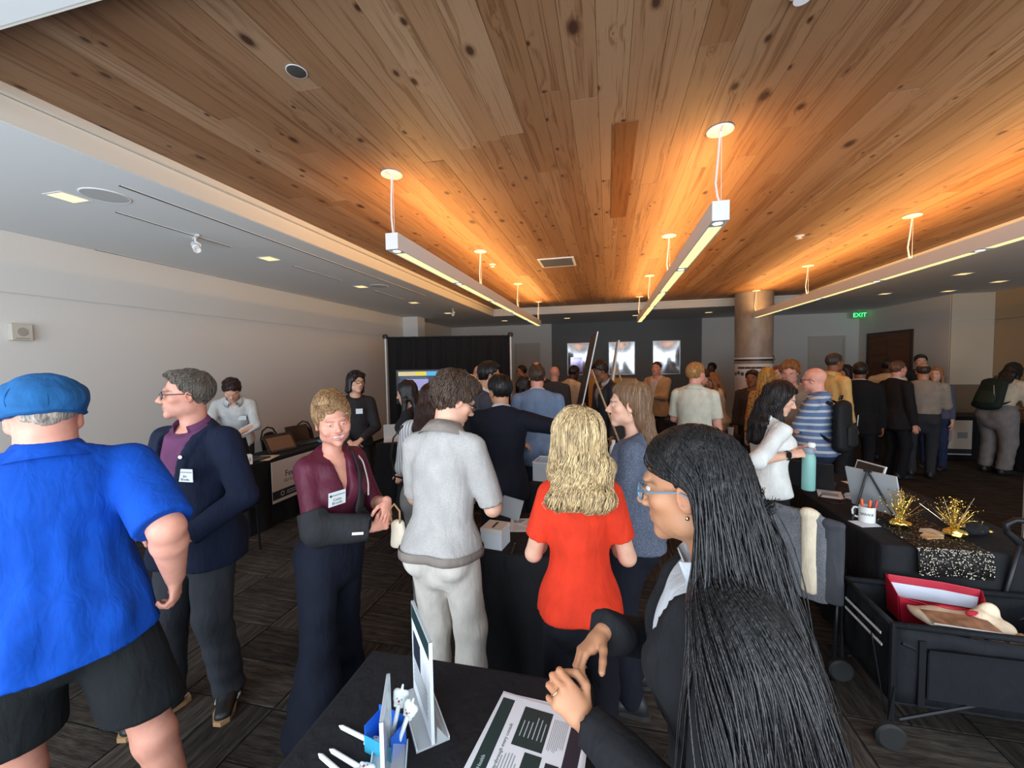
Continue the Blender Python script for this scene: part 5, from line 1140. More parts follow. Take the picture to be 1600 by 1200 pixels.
def long_fall(o, n=4300, m=34, ds=.0235, seed=5):
    """long hair: strands leave the scalp, pass behind the ear and fall over shoulder and back, kept outside head and blazer"""
    Rh, hc, s, root = o['Rh'], o['hc'], o['s'], o['root']; rs = np.random.RandomState(seed); jk = o['top'].data; nv = len(jk.vertices); co = np.zeros(nv*3); no = np.zeros(nv*3); jk.vertices.foreach_get('co', co); jk.vertices.foreach_get('normal', no); co = co.reshape(-1, 3); no = no.reshape(-1, 3)
    kd = kdtree.KDTree(nv)
    for i, c in enumerate(co): kd.insert(c, i)
    kd.balance(); paths = np.zeros((n, m, 3)); NN = np.zeros((n, m, 3)); C0 = V3(0, -.015, .036); R0 = V3(.085, .107, .098)
    nrm = lambda v: v/(np.linalg.norm(v, axis=1, keepdims=True)+1e-9)
    u = nrm(rs.randn(n*8, 3)*V3(1, 1, .9)); q = C0+u*R0; ok = ~((q[:, 1] > .036+.55*(q[:, 2]-.05)) | (q[:, 2] < -.05) | ((q[:, 1] > -.02) & (q[:, 2] < .04))); q = q[ok][:n]
    P = hc+(q*s) @ Rh.T; side = np.where(q[:, 0] < .005+.02*rs.rand(n), -1., 1.); fan = np.stack([-.16*rs.rand(n)*np.where(side < 0, 1, -.3), -.27*rs.rand(n)**1.2, np.zeros(n)], 1); jit = rs.randn(n, 3)*.025; ph = rs.rand(n)*6.28; thick = .003+.024*rs.rand(n); D = np.tile(V3(0, 0, -1), (n, 1)); cn = np.zeros((n, 3)); ct = np.zeros(n, bool)
    for b in range(m):
        q = ((P-hc) @ Rh)/s; rel = (q-C0)/R0; rr = np.linalg.norm(rel, axis=1); hn = nrm(rel/R0) @ Rh.T; on = (rr < 1.12) & (q[:, 2] > -.03) | (b < 2)
        gh = np.stack([side*.5, np.where(q[:, 1] > -.03, -.85, -.12), np.full(n, -.75)], 1) @ Rh.T
        gf = V3(0, 0, -1)+fan*(1. if b < 22 else .5)+np.stack([.085*np.sin(b*.36+ph), .085*np.cos(b*.31+ph), 0*ph], 1)
        gf = gf+(ct & (cn[:, 2] > .25))[:, None]*np.where(side[:, None] < 0, V3(-.95, -.55, 0), V3(.1, -1., 0))*np.clip(cn[:, 2:3]*1.3, 0, 1)
        g = np.where(on[:, None], gh, gf); D = nrm(D*.45+nrm(g+jit)*.75); P = P+D*ds
        q = ((P-hc) @ Rh)/s; rel = (q-C0)/R0; rr = np.linalg.norm(rel, axis=1); bad = rr < 1.03
        q = np.where(bad[:, None], C0+R0*rel/rr[:, None]*(1.03+thick*.8)[:, None], q); fc = (q[:, 2] < .035) & (q[:, 1] > -.026) & (q[:, 2] > -.12) & (np.abs(q[:, 0]) < .12); q[fc, 1] = -.026-.012*(thick[fc]/.027); P = hc+(q*s) @ Rh.T
        for k in range(n):
            c, i, dd = kd.find(P[k]); sg = (P[k]-co[i]) @ no[i]; ct[k] = sg < thick[k]*1.3 and dd < .12; cn[k] = no[i]
            if sg < thick[k] and dd < .12: P[k] += no[i]*(thick[k]-sg)*.9
        paths[:, b] = P; NN[:, b] = np.where(ct[:, None], cn, hn if b < 8 else V3(-.85, -.45, .2))
    for _ in range(2): paths[:, 1:-1] = (paths[:, :-2]+2*paths[:, 1:-1]+paths[:, 2:])/4
    tp = np.linspace(0, 1, m); rr = np.outer(rs.uniform(.0010, .0027, n), (1-tp**4*.8)*np.minimum(1, .5+tp*5)); V, Q = ribbons(paths, rr, 4, .5, NN)
    h2 = np_mesh('hair_lengths', [(V, Q)], hair_mat((.0095, .0085, .0085), .36, .8, (170, 170, 10)), o['hair'])
long_fall(blk)
j = blk['J']['L']; hs = .98*.9*1.645/1.76; d = unit(j['d']); n = unit(j['n']-d*(j['n']@d)); t = -np.cross(n, d); c0 = j['wr']+(d*.096+t*(-.0095)+n*.001)*hs
rg_ = MB().tube([c0+(t*math.cos(a)*.0098+n*math.sin(a)*.0098) for a in np.linspace(0, 6.283, 17)[:-1]], .0014, 6, True).build('ring', mat('gold', (.8, .6, .3), .25, 1), blk['root'], 'all')
c = blk['hc']+blk['Rh'] @ (V3(-.084, -.008, -.040)*blk['s']); MB().lathe([(.0035, -.003), (.004, 0), (.0035, .003)], 10, c).build('earring', MATS['gold'], blk['root'], 'all')
# --- woman in white shirt with a bottle
ww = person('dark-haired woman in loose white shirt holding a bottle at right table', (1.10, 3.22), -78, 1.62, 'f', 'fair', 1, .95, 0,
    dict(head_yaw=-34, head_pitch=22, lean=3, wristR=(.175, .06, 1.11), poleR=(.25, -.6, -1), handR=dict(d=(.08, .97, .16), n=(.75, -.1, .65), curl=34, thumb=20), wristL=(-.06, .24, 1.10), poleL=(-.6, -1, -.4), handL=dict(d=(.2, .9, .25), n=(-.3, .1, .9), curl=40)), dict(type='shirt', col=N_(222, 220, 214), sleeve=.60, sleeve_w=1.2, hem=.50, flare=.04, fold=.009, collar=True), dict(col=N_(24, 24, 28)),
    dict(type='long', col=N_(34, 24, 22), length=.16, strands=700, steps=18, step=.0155, srad=.0025, curl=.004, curl_f=.7, wave=.005, lock_end=.22, lock_fwd=1.3), dict(brow=(.04, .025, .02), lip=(.45, .2, .19)), badge=(-.03, .74, .06, .045), eyes=True)
j = ww['J']['R']; d = unit(j['wr']-j['el']); c = j['wr']-d*.035; MB().tube([c+(np.cross(d, V3(0, 0, 1))*math.cos(a)+V3(0, 0, 1)*math.sin(a))*.0285 for a in np.linspace(0, 6.283, 17)[:-1]], .009, 6, True, .35).build('watch_strap', m_black, ww['root'], 'all')
MB().box((-.018, -.018, 0), (.018, .018, .009), .004).build('watch_face', mat('watch_glass', (.01, .01, .012), .1), ww['root']).matrix_local = frame(c+unit(V3(.9, -.2, .35))*.029, d, (0, 0, 1))
btl = thing('water_bottle', 'pale teal insulated water bottle held by woman in white shirt', 'bottle', (1.30, 3.075, .875), 0)
MB().lathe([(.036, 0), (.039, .004), (.039, .205), (.037, .225), (.030, .240), (.028, .245)], 28).build('bottle_body', mat('teal_enamel', N_(132, 182, 172), .45), btl, True); MB().lathe([(.031, .245), (.033, .25), (.033, .275), (.026, .285), (.001, .287)], 24).build('cap', mat('cap_grey', (.24, .27, .32), .5), btl, True); MB().lathe([(.015, .285), (.022, .292), (.024, .305), (.018, .318), (.001, .322)], 20, (.012, -.006, 0)).build('spout_cover', mat('cap_white', (.8, .78, .72), .5), btl, True)
# --- the background crowd
def bgp(label, x, y, face, h, sex='m', skin='fair', top=None, bottom=(.02, .02, .024), hair=None, lod=3, **kw):
    return person(label, (x, y), face, h, sex, skin, lod, kw.pop('wd', 1.), kw.pop('belly', 0), kw.pop('pose', {}), top, bottom if isinstance(bottom, dict) else dict(col=bottom), hair, kw.pop('headopt', None), kw.pop('shoes', (.02, .02, .02)), kw.pop('glasses', None), kw.pop('badge', None), False)
HD = dict(type='short', col=N_(24, 20, 20), thick=.015)
FRONT = dict(wristL=(-.08, .3, 1.02), wristR=(.1, .3, 1.0))
bgp('bald bearded man facing camera in front of black drape', -1.86, 5.8, 190, 1.75, 'm', 'pink', dict(type='shirt', col=N_(48, 42, 40)), hair=dict(type='bald'), headopt=dict(stubble=.8, beard_col=(.03, .02, .018)), lod=2)
cp = bgp('person in a cream baseball cap behind the curly-haired man', -1.64, 4.7, -60, 1.63, 'm', 'fair', dict(type='shirt', col=(.03, .03, .03)), hair=dict(type='short', col=(.05, .03, .02)), lod=2)
def ball_cap(o, col):
    Rh, hc, s = o['Rh'], o['hc'], o['s']; W = lambda x, y, z: hc+Rh @ (V3(x, y, z)*s); F = Field(hc-.2, hc+.24, .01, .012); F.ell(W(0, -.012, .05), V3(.094, .112, .09)*s, Rh); F.cut(W(0, 0, .04), Rh @ V3(0, 0, -1)); F.ell(W(0, .13, .045), V3(.07, .06, .012)*s, Rh @ rx(-8)); P, Q, N = F.mesh(); np_mesh('baseball_cap', [(P, Q)], cloth(col, .9), o['root'])
ball_cap(cp, N_(220, 200, 160))
bgp('dark-haired man with glasses far back by the white door', -1.75, 8.4, 120, 1.72, 'm', 'tan', dict(type='shirt', col=(.03, .03, .03)), hair=HD, glasses='black')
bgp('dark-haired woman in black left of the light blue suit', -1.2, 5.9, 70, 1.57, 'f', 'tan', dict(type='blouse', col=(.02, .018, .018)), hair=dict(type='long', col=(.015, .01, .01), length=.1))
bgp('tall balding man hidden behind the light blue suit', -1.2, 7.0, 10, 1.79, 'm', 'pink', dict(type='shirt', col=(.05, .05, .05)), hair=dict(type='balding', col=(.03, .02, .015)))
bgp('bald man in dark grey jacket right of light blue suit', -.84, 6.6, 5, 1.71, 'm', 'pink', dict(type='jacket', col=N_(62, 62, 66)), hair=dict(type='bald'))
bgp('man in cream shirt with dark hair leaning by the easels', -.68, 7.05, -40, 1.73, 'm', 'dark', dict(type='shirt', col=N_(206, 190, 160)), hair=HD, pose=dict(lean=12, head_pitch=20, **FRONT), lod=2)
bgp('dark-haired man half hidden behind the tall easel board', -.32, 7.75, 160, 1.70, 'm', 'tan', dict(type='shirt', col=(.04, .03, .03)), hair=HD)
bgp('bushy-haired man in grey jacket looking down right of easel', .02, 5.4, 120, 1.80, 'm', 'brown', dict(type='jacket', col=N_(60, 58, 60), inner=(.4, .4, .4), vneck=.15), hair=dict(type='curly', col=(.012, .01, .01), thick=.02), pose=dict(head_pitch=25, lean=8), lod=2)
bgp('man in tan jacket holding papers under framed print', .88, 7.95, 150, 1.76, 'm', 'pink', dict(type='jacket', col=N_(186, 160, 120), inner=(.6, .58, .55), vneck=.17), hair=dict(type='short', col=N_(60, 44, 34), thick=.008), pose=dict(wristL=(-.05, .3, 1.12), wristR=(.12, .28, 1.12)), lod=2)
bgp('person in dark plaid shirt bending left of pale polo man', .98, 6.0, -60, 1.74, 'f', 'fair', dict(type='shirt', mat=cloth(N_(30, 30, 38), .9, ('plaid', N_(120, 120, 126))), hem=.47), hair=dict(type='short', col=N_(40, 24, 20), thick=.018), pose=dict(lean=28, head_pitch=35, **FRONT), lod=2)
pp = bgp('sandy-haired man in pale polo standing with arm hanging', .94, 4.88, -26, 1.74, 'm', 'pink', dict(type='polo', col=N_(206, 204, 186), sleeve=.45, collar=True, hem=.48, flare=.02), N_(40, 36, 34), dict(type='crop', col=N_(170, 124, 72), thick=.012, strands=300, srad=.003), lod=1, pose=dict(wristL=(-.16, .28, 1.0), head_yaw=-25), wd=1.06)
bgp('woman with long tan hair in cream dress by the column', 1.64, 6.78, 95, 1.58, 'f', 'tan', dict(type='blouse', col=N_(214, 196, 164), sleeve=.35), dict(col=N_(206, 186, 152)), dict(type='long', col=N_(140, 92, 54), length=.14), pose=dict(head_pitch=20, lean=5, wristL=(-.02, .36, 1.08), wristR=(.08, .36, 1.08)), lod=2)
bgp('dark-haired person far behind the column in pale shirt', 2.35, 10.3, 110, 1.70, 'm', 'dark', dict(type='shirt', col=N_(190, 180, 168)), hair=HD)
bgp('tall man with glasses in dark suit right of the column', 3.55, 10.35, -60, 1.90, 'm', 'pink', dict(type='jacket', col=(.015, .015, .018), inner=(.5, .5, .5)), hair=dict(type='short', col=N_(50, 38, 32)), glasses='black')
bgp('golden-blonde woman from behind in floral top', 1.9, 5.6, -5, 1.66, 'f', 'fair', dict(type='blouse', mat=cloth(N_(176, 128, 70), .85, ('floral', N_(120, 70, 40)))), N_(50, 44, 40), dict(type='long', col=N_(196, 150, 76), length=.08, strands=300, srad=.004, steps=12, step=.018), lod=2)
bgp('dark-haired person between the column and golden-blonde woman', 2.0, 6.45, 150, 1.60, 'm', 'brown', dict(type='shirt', col=(.05, .04, .04)), hair=dict(type='messy', col=(.01, .01, .01), thick=.018))
bgp('auburn-haired woman behind the curly-haired man', 2.5, 6.95, 170, 1.66, 'f', 'fair', dict(type='blouse', col=N_(90, 40, 36)), hair=dict(type='long', col=N_(110, 58, 36), length=.08))
bgp('curly ginger-haired young man with glasses in taupe henley', 2.0, 5.2, 150, 1.74, 'm', 'pink', dict(type='shirt', col=N_(140, 128, 112)), N_(60, 54, 48), dict(type='curly', col=N_(150, 98, 56), thick=.022, strands=500, srad=.004, curl=.006, steps=6, lump=.007), pose=dict(head_pitch=14, **FRONT), lod=2, glasses='metal', badge=(.06, .74, .08, .06))
sp_ = bgp('bald man in blue striped polo wearing a black backpack', 1.95, 4.48, 52, 1.68, 'm', 'pink', dict(type='polo', sleeve=.5, collar=True, mat=cloth(N_(96, 116, 150), .85, ('stripes', 'Z', 16, N_(186, 190, 196), .35))), N_(34, 42, 62), dict(type='bald'), lod=1, belly=.06, wd=1.05, pose=dict(head_pitch=6, wristL=(-.04, .34, 1.02), wristR=(.12, .34, 1.0)), glasses='black')
bgp('man in yellow shirt with cropped hair in profile', 2.92, 6.28, -75, 1.84, 'm', 'brown', dict(type='shirt', col=N_(226, 186, 116), collar=True), hair=dict(type='crop', col=(.04, .03, .025), thick=.006), lod=2, belly=.04)
bgp('dark-haired person in red behind the yellow shirt man', 3.88, 7.95, 100, 1.65, 'f', 'tan', dict(type='shirt', col=N_(130, 20, 24)), hair=dict(type='bob', col=(.012, .01, .01)))
bgp('man in black suit from behind near the third pendant', 3.38, 6.58, -25, 1.70, 'm', 'brown', dict(type='jacket', col=(.008, .008, .009), inner=(.6, .6, .6)), BLK, dict(type='short', col=(.012, .01, .01), thick=.012), lod=2, wd=1.06)
bgp('person in cream shirt before the timber double door', 4.55, 8.1, -30, 1.75, 'm', 'dark', dict(type='shirt', col=N_(200, 184, 150)), hair=HD)
bgp('man in black blazer with white open collar in profile', 4.05, 7.0, -78, 1.71, 'm', 'pink', dict(type='jacket', col=(.014, .012, .012), inner=(.65, .63, .6), vneck=.17), BLK, dict(type='crop', col=N_(96, 66, 44), thick=.009), lod=2)
bgp('black-haired young man facing camera behind grey shirt man', 5.72, 9.25, 160, 1.80, 'm', 'fair', dict(type='shirt', col=(.02, .02, .024)), hair=dict(type='messy', col=(.01, .01, .01), thick=.018))
bgp('balding heavyset man from behind in grey shirt', 4.44, 7.12, -30, 1.665, 'm', 'tan', dict(type='shirt', col=N_(150, 136, 122), sleeve=.62, sleeve_w=1.2, hem=.56), N_(50, 50, 54), dict(type='balding', col=N_(60, 44, 34), thick=.004), lod=2, wd=1.16, belly=.05, pose=dict(wristL=(-.12, .3, 1.1), wristR=(.14, .3, 1.1)))
bgp('light-brown-haired woman in blue top behind grey shirt man', 4.95, 7.66, 130, 1.60, 'f', 'fair', dict(type='blouse', col=N_(84, 84, 104)), N_(40, 48, 76), dict(type='long', col=N_(140, 100, 66), length=.06), lod=2)
bw = bgp('woman with long dark hair and glasses wearing a dark green backpack', 5.6, 7.5, -72, 1.70, 'f', 'tan', dict(type='shirt', col=N_(196, 180, 156), hem=.56), dict(col=N_(126, 120, 118), ease=1.35, hemz=.09, fold=.008), dict(type='long', col=N_(26, 18, 16), length=.10, width=1.2), lod=2, wd=1.1, pose=dict(lean=20, head_pitch=22, wristL=(-.05, .42, .95), wristR=(.12, .42, .92)), glasses='black')
# sliver of a dark sleeve at the left edge
bgp('person in black at the left edge behind the flat-cap man', -3.15, 1.22, 100, 1.50, 'f', 'fair', dict(type='jacket', col=(.02, .02, .024)), BLK, dict(type='short', col=(.05, .035, .025)), lod=2)
# backpacks being worn
def backpack(label, o, h, w_, hh, col, res=.011):
    sp = o['spine']; Rc = o['Rc']; r = o['root']; b = thing('backpack', label, 'backpack', tuple(r.location), r.rotation_euler[2]); c = sp(.67*h, 0, -.21); F = Field(c-.36, c+.36, res, .04)
    T = lambda x, y, z: c+Rc @ V3(x, y, z); u = Rc[:, 0]
    F.cone(T(0, 0, -hh*.36), T(0, .01, hh*.36), (w_*.5, .075), (w_*.44, .06), u=u); P, Q, N = F.mesh(); P = P+N*(.004*nz(P, 14, 5))[:, None]; np_mesh('bag_body', [(P, Q)], cloth(col, .7), b)
    F = Field(c-.36, c+.36, res, .03); F.cone(T(0, -.06, -hh*.30), T(0, -.06, -hh*.02), (w_*.36, .045), (w_*.34, .035), u=u); P, Q, N = F.mesh(); np_mesh('front_pocket', [(P, Q)], cloth(tuple(x*1.4 for x in col), .7), b)
    for sx in (-1, 1):
        pts = [T(sx*.09, .07, hh*.40), sp(.822*h, sx*.085, -.01), sp(.80*h, sx*.085, .055), sp(.73*h, sx*.10, .12), sp(.66*h, sx*.13, .06), T(sx*.13, .06, -hh*.28)]; q = np.array(pts); tt = np.linspace(0, 5, 22); q = np.stack([np.interp(tt, range(6), q[:, i]) for i in range(3)], 1)
        for _ in range(2): q[1:-1] = (q[:-2]+2*q[1:-1]+q[2:])/4
        Nn = q-sp(.72*h); V, Fc = ribbons(q[None], np.full(22, .026), 6, .3, (Nn/np.linalg.norm(Nn, axis=1, keepdims=True))[None]); np_mesh('shoulder_strap', [(V, Fc)], cloth(col, .8), b)
    MB().tube([T(-.04, .03, hh*.48), T(-.03, .02, hh*.55), T(.03, .02, hh*.55), T(.04, .03, hh*.48)], .008, 6).build('grab_handle', m_black, b, 'all'); MB().tube([T(w_*.2, -.09, hh*.2), T(w_*.3, -.075, -hh*.1)], .004, 5).build('zip_pull', mat('zip_grey', (.5, .5, .5), .4), b, 'all')
backpack('black backpack with pale zip worn by the striped polo man', sp_, 1.68, .34, .5, (.010, .010, .011))
backpack('dark green backpack worn by woman at the right wall table', bw, 1.70, .36, .5, (.012, .02, .014))
# ------------------------------------------------------------------ tables and what stands on them
m_cloth = cloth((.011, .011, .013), .8, key='tablecloth')
m_leg = mat('table_leg_grey', (.2, .2, .21), .4, .6)
m_board = mat('table_board', (.35, .33, .3), .6)
def table(label, x0, x1, y0, y1, z=.74, folds=True, rot=0):
    cx, cy = (x0+x1)/2, (y0+y1)/2; hx, hy = (x1-x0)/2, (y1-y0)/2
    r = thing('covered_table', label, 'table', (cx, cy, 0), rad(rot), 'tables under black cloths')
    box('tabletop', (-hx+.006, -hy+.006, z-.03), (hx-.006, hy-.006, z-.004), m_board, r)
    for sx in (-1, 1):
        for sy in (-1, 1): MB().tube([(sx*(hx-.08), sy*(hy-.1), 0), (sx*(hx-.08), sy*(hy-.1), z-.03)], .014, 6).build('leg', m_leg, r)
    # cloth: top sheet plus skirt with soft folds
    per = []; st_ = .035; rc = .02
    def seg(a, b):
        L = math.hypot(b[0]-a[0], b[1]-a[1]); n = max(2, int(L/st_)); return [(a[0]+(b[0]-a[0])*i/n, a[1]+(b[1]-a[1])*i/n) for i in range(n)]
    c = [(-hx, -hy), (hx, -hy), (hx, hy), (-hx, hy)]
    for i in range(4): per += seg(c[i], c[(i+1) % 4])
    n = len(per); V = []; F = []; rg = random.Random(int(x0*50+y0*77)); ph = rg.random()*6
    levels = [(0, -.012, z), (0, 0., z-.004), (.0, .003, z-.015), (.08, .006, z-.08), (.4, .012, z-.25), (.8, .02, z-.5), (1., .024, .012)]
    for (a, o, zz) in levels:
        for i, (x, y) in enumerate(per):
            s_ = i*st_; wv = .014*a*(math.sin(s_*17+ph)+.6*math.sin(s_*31+ph*2)) if folds else 0
            nx = (x/hx)**7 if abs(x) > .9*hx else 0; ny = (y/hy)**7 if abs(y) > .9*hy else 0; l = math.hypot(nx, ny) or 1; k = (o+wv)/l
            if o < 0: V.append((x+nx/l*o, y+ny/l*o, zz))
            else: V.append((x+nx*k, y+ny*k, zz))
    for L_ in range(len(levels)-1):
        for i in range(n): j = (i+1) % n; F.append((L_*n+i, (L_+1)*n+i, (L_+1)*n+j, L_*n+j))
    mb = MB(); mb.add(V, F); mb.add([V[i] for i in range(n)], [tuple(range(n))]); ob = mb.build('tablecloth', m_cloth, r, 'all')
    return r
def sheet(name, w_, h_, th, m, parent=None): return MB().box((-w_/2, -h_/2, 0), (w_/2, h_/2, th)).build(name, m, parent)
# --- our own table in the foreground
table('nearest black-clothed table with brochures and tooth-shaped pens', -.82, -.05, -.55, 1.26)
TZ = .7405
m_dkgreen = mat('print_dark_green', N_(26, 52, 52), .5); m_navyp = mat('print_navy', N_(32, 40, 52), .5); m_greyp = mat('print_grey', (.33, .35, .36), .6); m_paperb = mat('brochure_paper', (.80, .81, .84), .45)
bx, by, brz = -.205, .975, rad(-7)
for i in range(4):
    s_ = thing('brochure', 'top brochure with dark green panels on nearest table' if i == 3 else 'white brochure in the pile under the top one, %s' % ('bottom sheet', 'second sheet up', 'third sheet up')[i], 'brochure', (bx+(.012, -.006, .005, 0)[i], by+(.016, .008, .004, 0)[i], TZ+i*.0016), brz+rad((3.5, -1.5, 1.2, 0)[i]), 'brochure pile on the nearest table')
    sheet('sheet', .265, .34, .0014, m_paperb, s_)
    if i == 3:
        def pr(name, x0, y0, x1, y1, m, par=s_): return box(name, (x0, y0, .0014), (x1, y1, .0019), m, par)
        pr('header_band', -.125, -.16, -.088, .155, m_dkgreen); pn = pr('panel', -.052, .02, .032, .145, m_dkgreen); pr('side_band', .088, -.16, .126, .14, m_navyp); pr('panel', -.012+.06, -.16, .082, .0, m_navyp); pr('panel', -.01, -.16, .036, .01, m_dkgreen)
        lr = random.Random(4)
        for q in range(9): pr('text_line', .04+q*.0048, .03+lr.random()*.02, .0418+q*.0048, .13, m_greyp)
        for q in range(7): pr('text_line', -.072+q*.008, -.16, -.069+q*.008, .0-lr.random()*.03, m_greyp)
        for q in range(6): box('text_line', (-.04+q*.012, .05, .0019), (-.0375+q*.012, .125-lr.random()*.03, .0022), mat('print_pale', (.45, .55, .56), .6), pn)
        text('headline', 'clarity through every consult', .0135, m_ink, s_, Matrix.Translation((-.071, .0, .0016)) @ Matrix.Rotation(rad(90), 4, 'Z'), .0002)
        text('brand_line', 'Health', .014, mat('print_pale', (.45, .55, .56), .6), s_, Matrix.Translation((-.107, -.05, .0021)) @ Matrix.Rotation(rad(90), 4, 'Z'), .0002)
# acrylic sign holders
m_acr = mat('acrylic', (.85, .9, .92), .05, alpha=.35, spec=.7); m_acre = mat('acrylic_edge', (.62, .68, .70), .15)
def sign_holder(label, loc, rz_, w_, h_, front):
    r = thing('sign_holder', label, 'sign holder', loc, rz_)
    MB().box((-w_/2, -.045, 0), (w_/2, .045, .006)).build('base', m_acr, r); MB().box((-w_/2, -.045, .0), (w_/2, -.042, .012)).box((-w_/2, .042, 0), (w_/2, .045, .012)).build('base_edge', m_acre, r)
    MB().prism([(-w_/2, .010, .006), (-w_/2, .012, .05), (-w_/2, .040, .006)], (w_, 0, 0)).build('support', m_acr, r)
    p = MB().box((-w_/2, -.0035, .006), (w_/2, .0035, h_)).build('acrylic_panel', m_acr, r)
    ins = box('printed_insert', (-w_/2+.004, -.0048, .010), (w_/2-.004, -.0036, h_-.003), m_paperb, r)
    box('header_band', (-w_/2+.004, -.0056, h_-.05), (w_/2-.004, -.0049, h_-.004), m_dkgreen, ins); box('panel', (-w_/2+.02, -.0056, h_*.45), (0, -.0049, h_*.72), m_navyp, ins)
    for q in range(6): box('text_line', (-w_/2+.02, -.0056, .05+q*.014), (w_/2-.03, -.0049, .056+q*.014), m_greyp, ins)
    MB().box((-w_/2-.001, -.005, .006), (-w_/2+.002, .004, h_)).box((w_/2-.002, -.005, .006), (w_/2+.001, .004, h_)).box((-w_/2, -.005, h_-.002), (w_/2, .004, h_)).build('panel_edge', m_acre, r)
sign_holder('clear acrylic sign holder with green-headed flyer standing on nearest table', (-.522, 1.04, TZ), rad(-51), .215, .285, 0)
sign_holder('second acrylic sign holder seen edge-on beside blue pen box', (-.535, .865, TZ), rad(-66), .15, .20, 0)
# pen box and tooth pens
r = thing('pen_box', 'open blue cardboard box holding tooth-shaped pens', 'box', (-.575, .925, TZ), rad(-12)); m_bl = mat('card_blue', N_(30, 96, 200), .4); m_bl2 = mat('card_teal', N_(52, 150, 180), .4)
MB().box((-.045, .026, 0), (.045, .028, .085)).box((-.045, -.028, 0), (-.043, .026, .07)).box((.043, -.028, 0), (.045, .026, .07)).build('box_walls', m_bl, r); box('front_panel', (-.045, -.030, 0), (.045, -.028, .045), m_bl2, r); box('box_base', (-.043, -.028, .0), (.043, .026, .002), m_bl, r)
m_pen = mat('pen_white', (.82, .86, .84), .35); m_face = mat('pen_face_dark', (.05, .02, .02), .5)
def tooth_pen(label, loc, M3):
    r = thing('tooth_pen', label, 'pen', loc, 0, 'white tooth-shaped pens'); r.rotation_euler = M3
    MB().lathe([(.0015, 0), (.0058, .012), (.006, .105), (.005, .11)], 12).build('barrel', m_pen, r, True)
    F = Field((-.03, -.02, .09), (.03, .02, .17), .002, .006); F.ell((0, 0, .128), (.019, .010, .015)); F.ell((-.011, 0, .139), (.010, .009, .009)); F.ell((.011, 0, .139), (.010, .009, .009)); F.cone((-.008, 0, .12), (-.009, 0, .106), .0075, .005); F.cone((.008, 0, .12), (.009, 0, .106), .0075, .005); F.cone((.0, 0, .14), (0, 0, .160), .004, .003)
    P, Q, N = F.mesh(); t_ = np_mesh('tooth_charm', [(P, Q)], m_pen, r)
    for x in (-.006, .006): MB().lathe([(.0014, 0), (.0014, .0015), (.0003, .002)], 8).build('eye_dot', m_face, t_).matrix_local = Matrix.Translation((x, -.0098, .130)) @ Matrix.Rotation(rad(90), 4, 'X')
    MB().lathe([(.0032, 0), (.0032, .0012), (.0004, .0016)], 10).build('mouth_dot', mat('pen_mouth', (.4, .05, .06), .5), t_).matrix_local = Matrix.Translation((0, -.0098, .124)) @ Matrix.Rotation(rad(90), 4, 'X')
tooth_pen('white tooth-shaped pen lying on black cloth, farthest of three', (-.735, .952, TZ+.0075), (rad(-90), 0, rad(-102)))
tooth_pen('white tooth-shaped pen lying on black cloth, middle of three', (-.715, .885, TZ+.0075), (rad(-90), 0, rad(-104)))
tooth_pen('white tooth-shaped pen lying on black cloth, nearest of three', (-.735, .868, TZ+.0075), (rad(-90), 0, rad(-110)))
tooth_pen('white tooth-shaped pen standing upright in the blue box', (-.565, .93, TZ+.004), (rad(-6), rad(12), rad(10)))
tooth_pen('white tooth-shaped pen leaning right in the blue box', (-.545, .925, TZ+.004), (rad(-4), rad(20), rad(-15)))
# --- middle tables
table('black-clothed table with white slotted box between grey polo and red top', -.72, -.16, 2.06, 2.68)
table('small black-clothed table carrying a clear plastic bin', -.66, -.10, 3.32, 3.78)
r = thing('ballot_box', 'white card box with slot in the lid on middle table', 'box', (-.615, 2.16, TZ), rad(-8)); box('carton', (-.062, -.062, 0), (.062, .062, .092), mat('card_white', (.72, .76, .80), .6), r); MB().box((-.065, -.065, .085), (.065, .065, .112), .003).build('lid', mat('card_cream', (.74, .72, .66), .6), r); box('slot', (-.008, -.04, .112), (.006, .04, .1125), m_ink, r)
for i, (x, y, a, l) in enumerate(((-.52, 2.46, 12, 'white flyer lying right of the slotted box'), (-.44, 2.52, -20, 'green and white flyer behind the slotted box'))):
    r = thing('flyer', l, 'flyer', (x, y, TZ+.001*i), rad(a), 'flyers on the middle table'); sheet('sheet', .16, .21, .001, m_paperb, r); box('print_block', (-.06, .03, .001), (.06, .08, .0014), m_dkgreen if i else m_greyp, r)
    for q in range(5): box('text_line', (-.06, -.08+q*.018, .001), (.05, -.074+q*.018, .0014), m_greyp, r)
r = thing('tablet_computer', 'thin tablet propped up behind the slotted box', 'tablet', (-.64, 2.56, TZ), rad(-30)); mb = MB().box((-.09, -.004, 0), (.09, .004, .13), .002); mb.xf(Matrix.Rotation(rad(-25), 4, 'X')); mb.build('slab', mat('tablet_grey', (.4, .42, .44), .3, .5), r); MB().prism([(-.02, .002, 0), (-.02, .07, 0), (-.02, .045, .09)], (.04, 0, 0)).build('stand', m_black, r)
r = thing('pen', 'dark ballpoint pen lying beside the slotted box', 'pen', (-.505, 2.12, TZ+.005), rad(5)); MB().tube([(0, -.07, 0), (0, .05, 0)], .0045, 8).build('barrel', m_black, r, True); MB().tube([(0, .05, 0), (0, .072, 0)], [.0045, .001], 8).build('tip', mat('satin_steel', (.5, .5, .5), .3, 1), r, True)
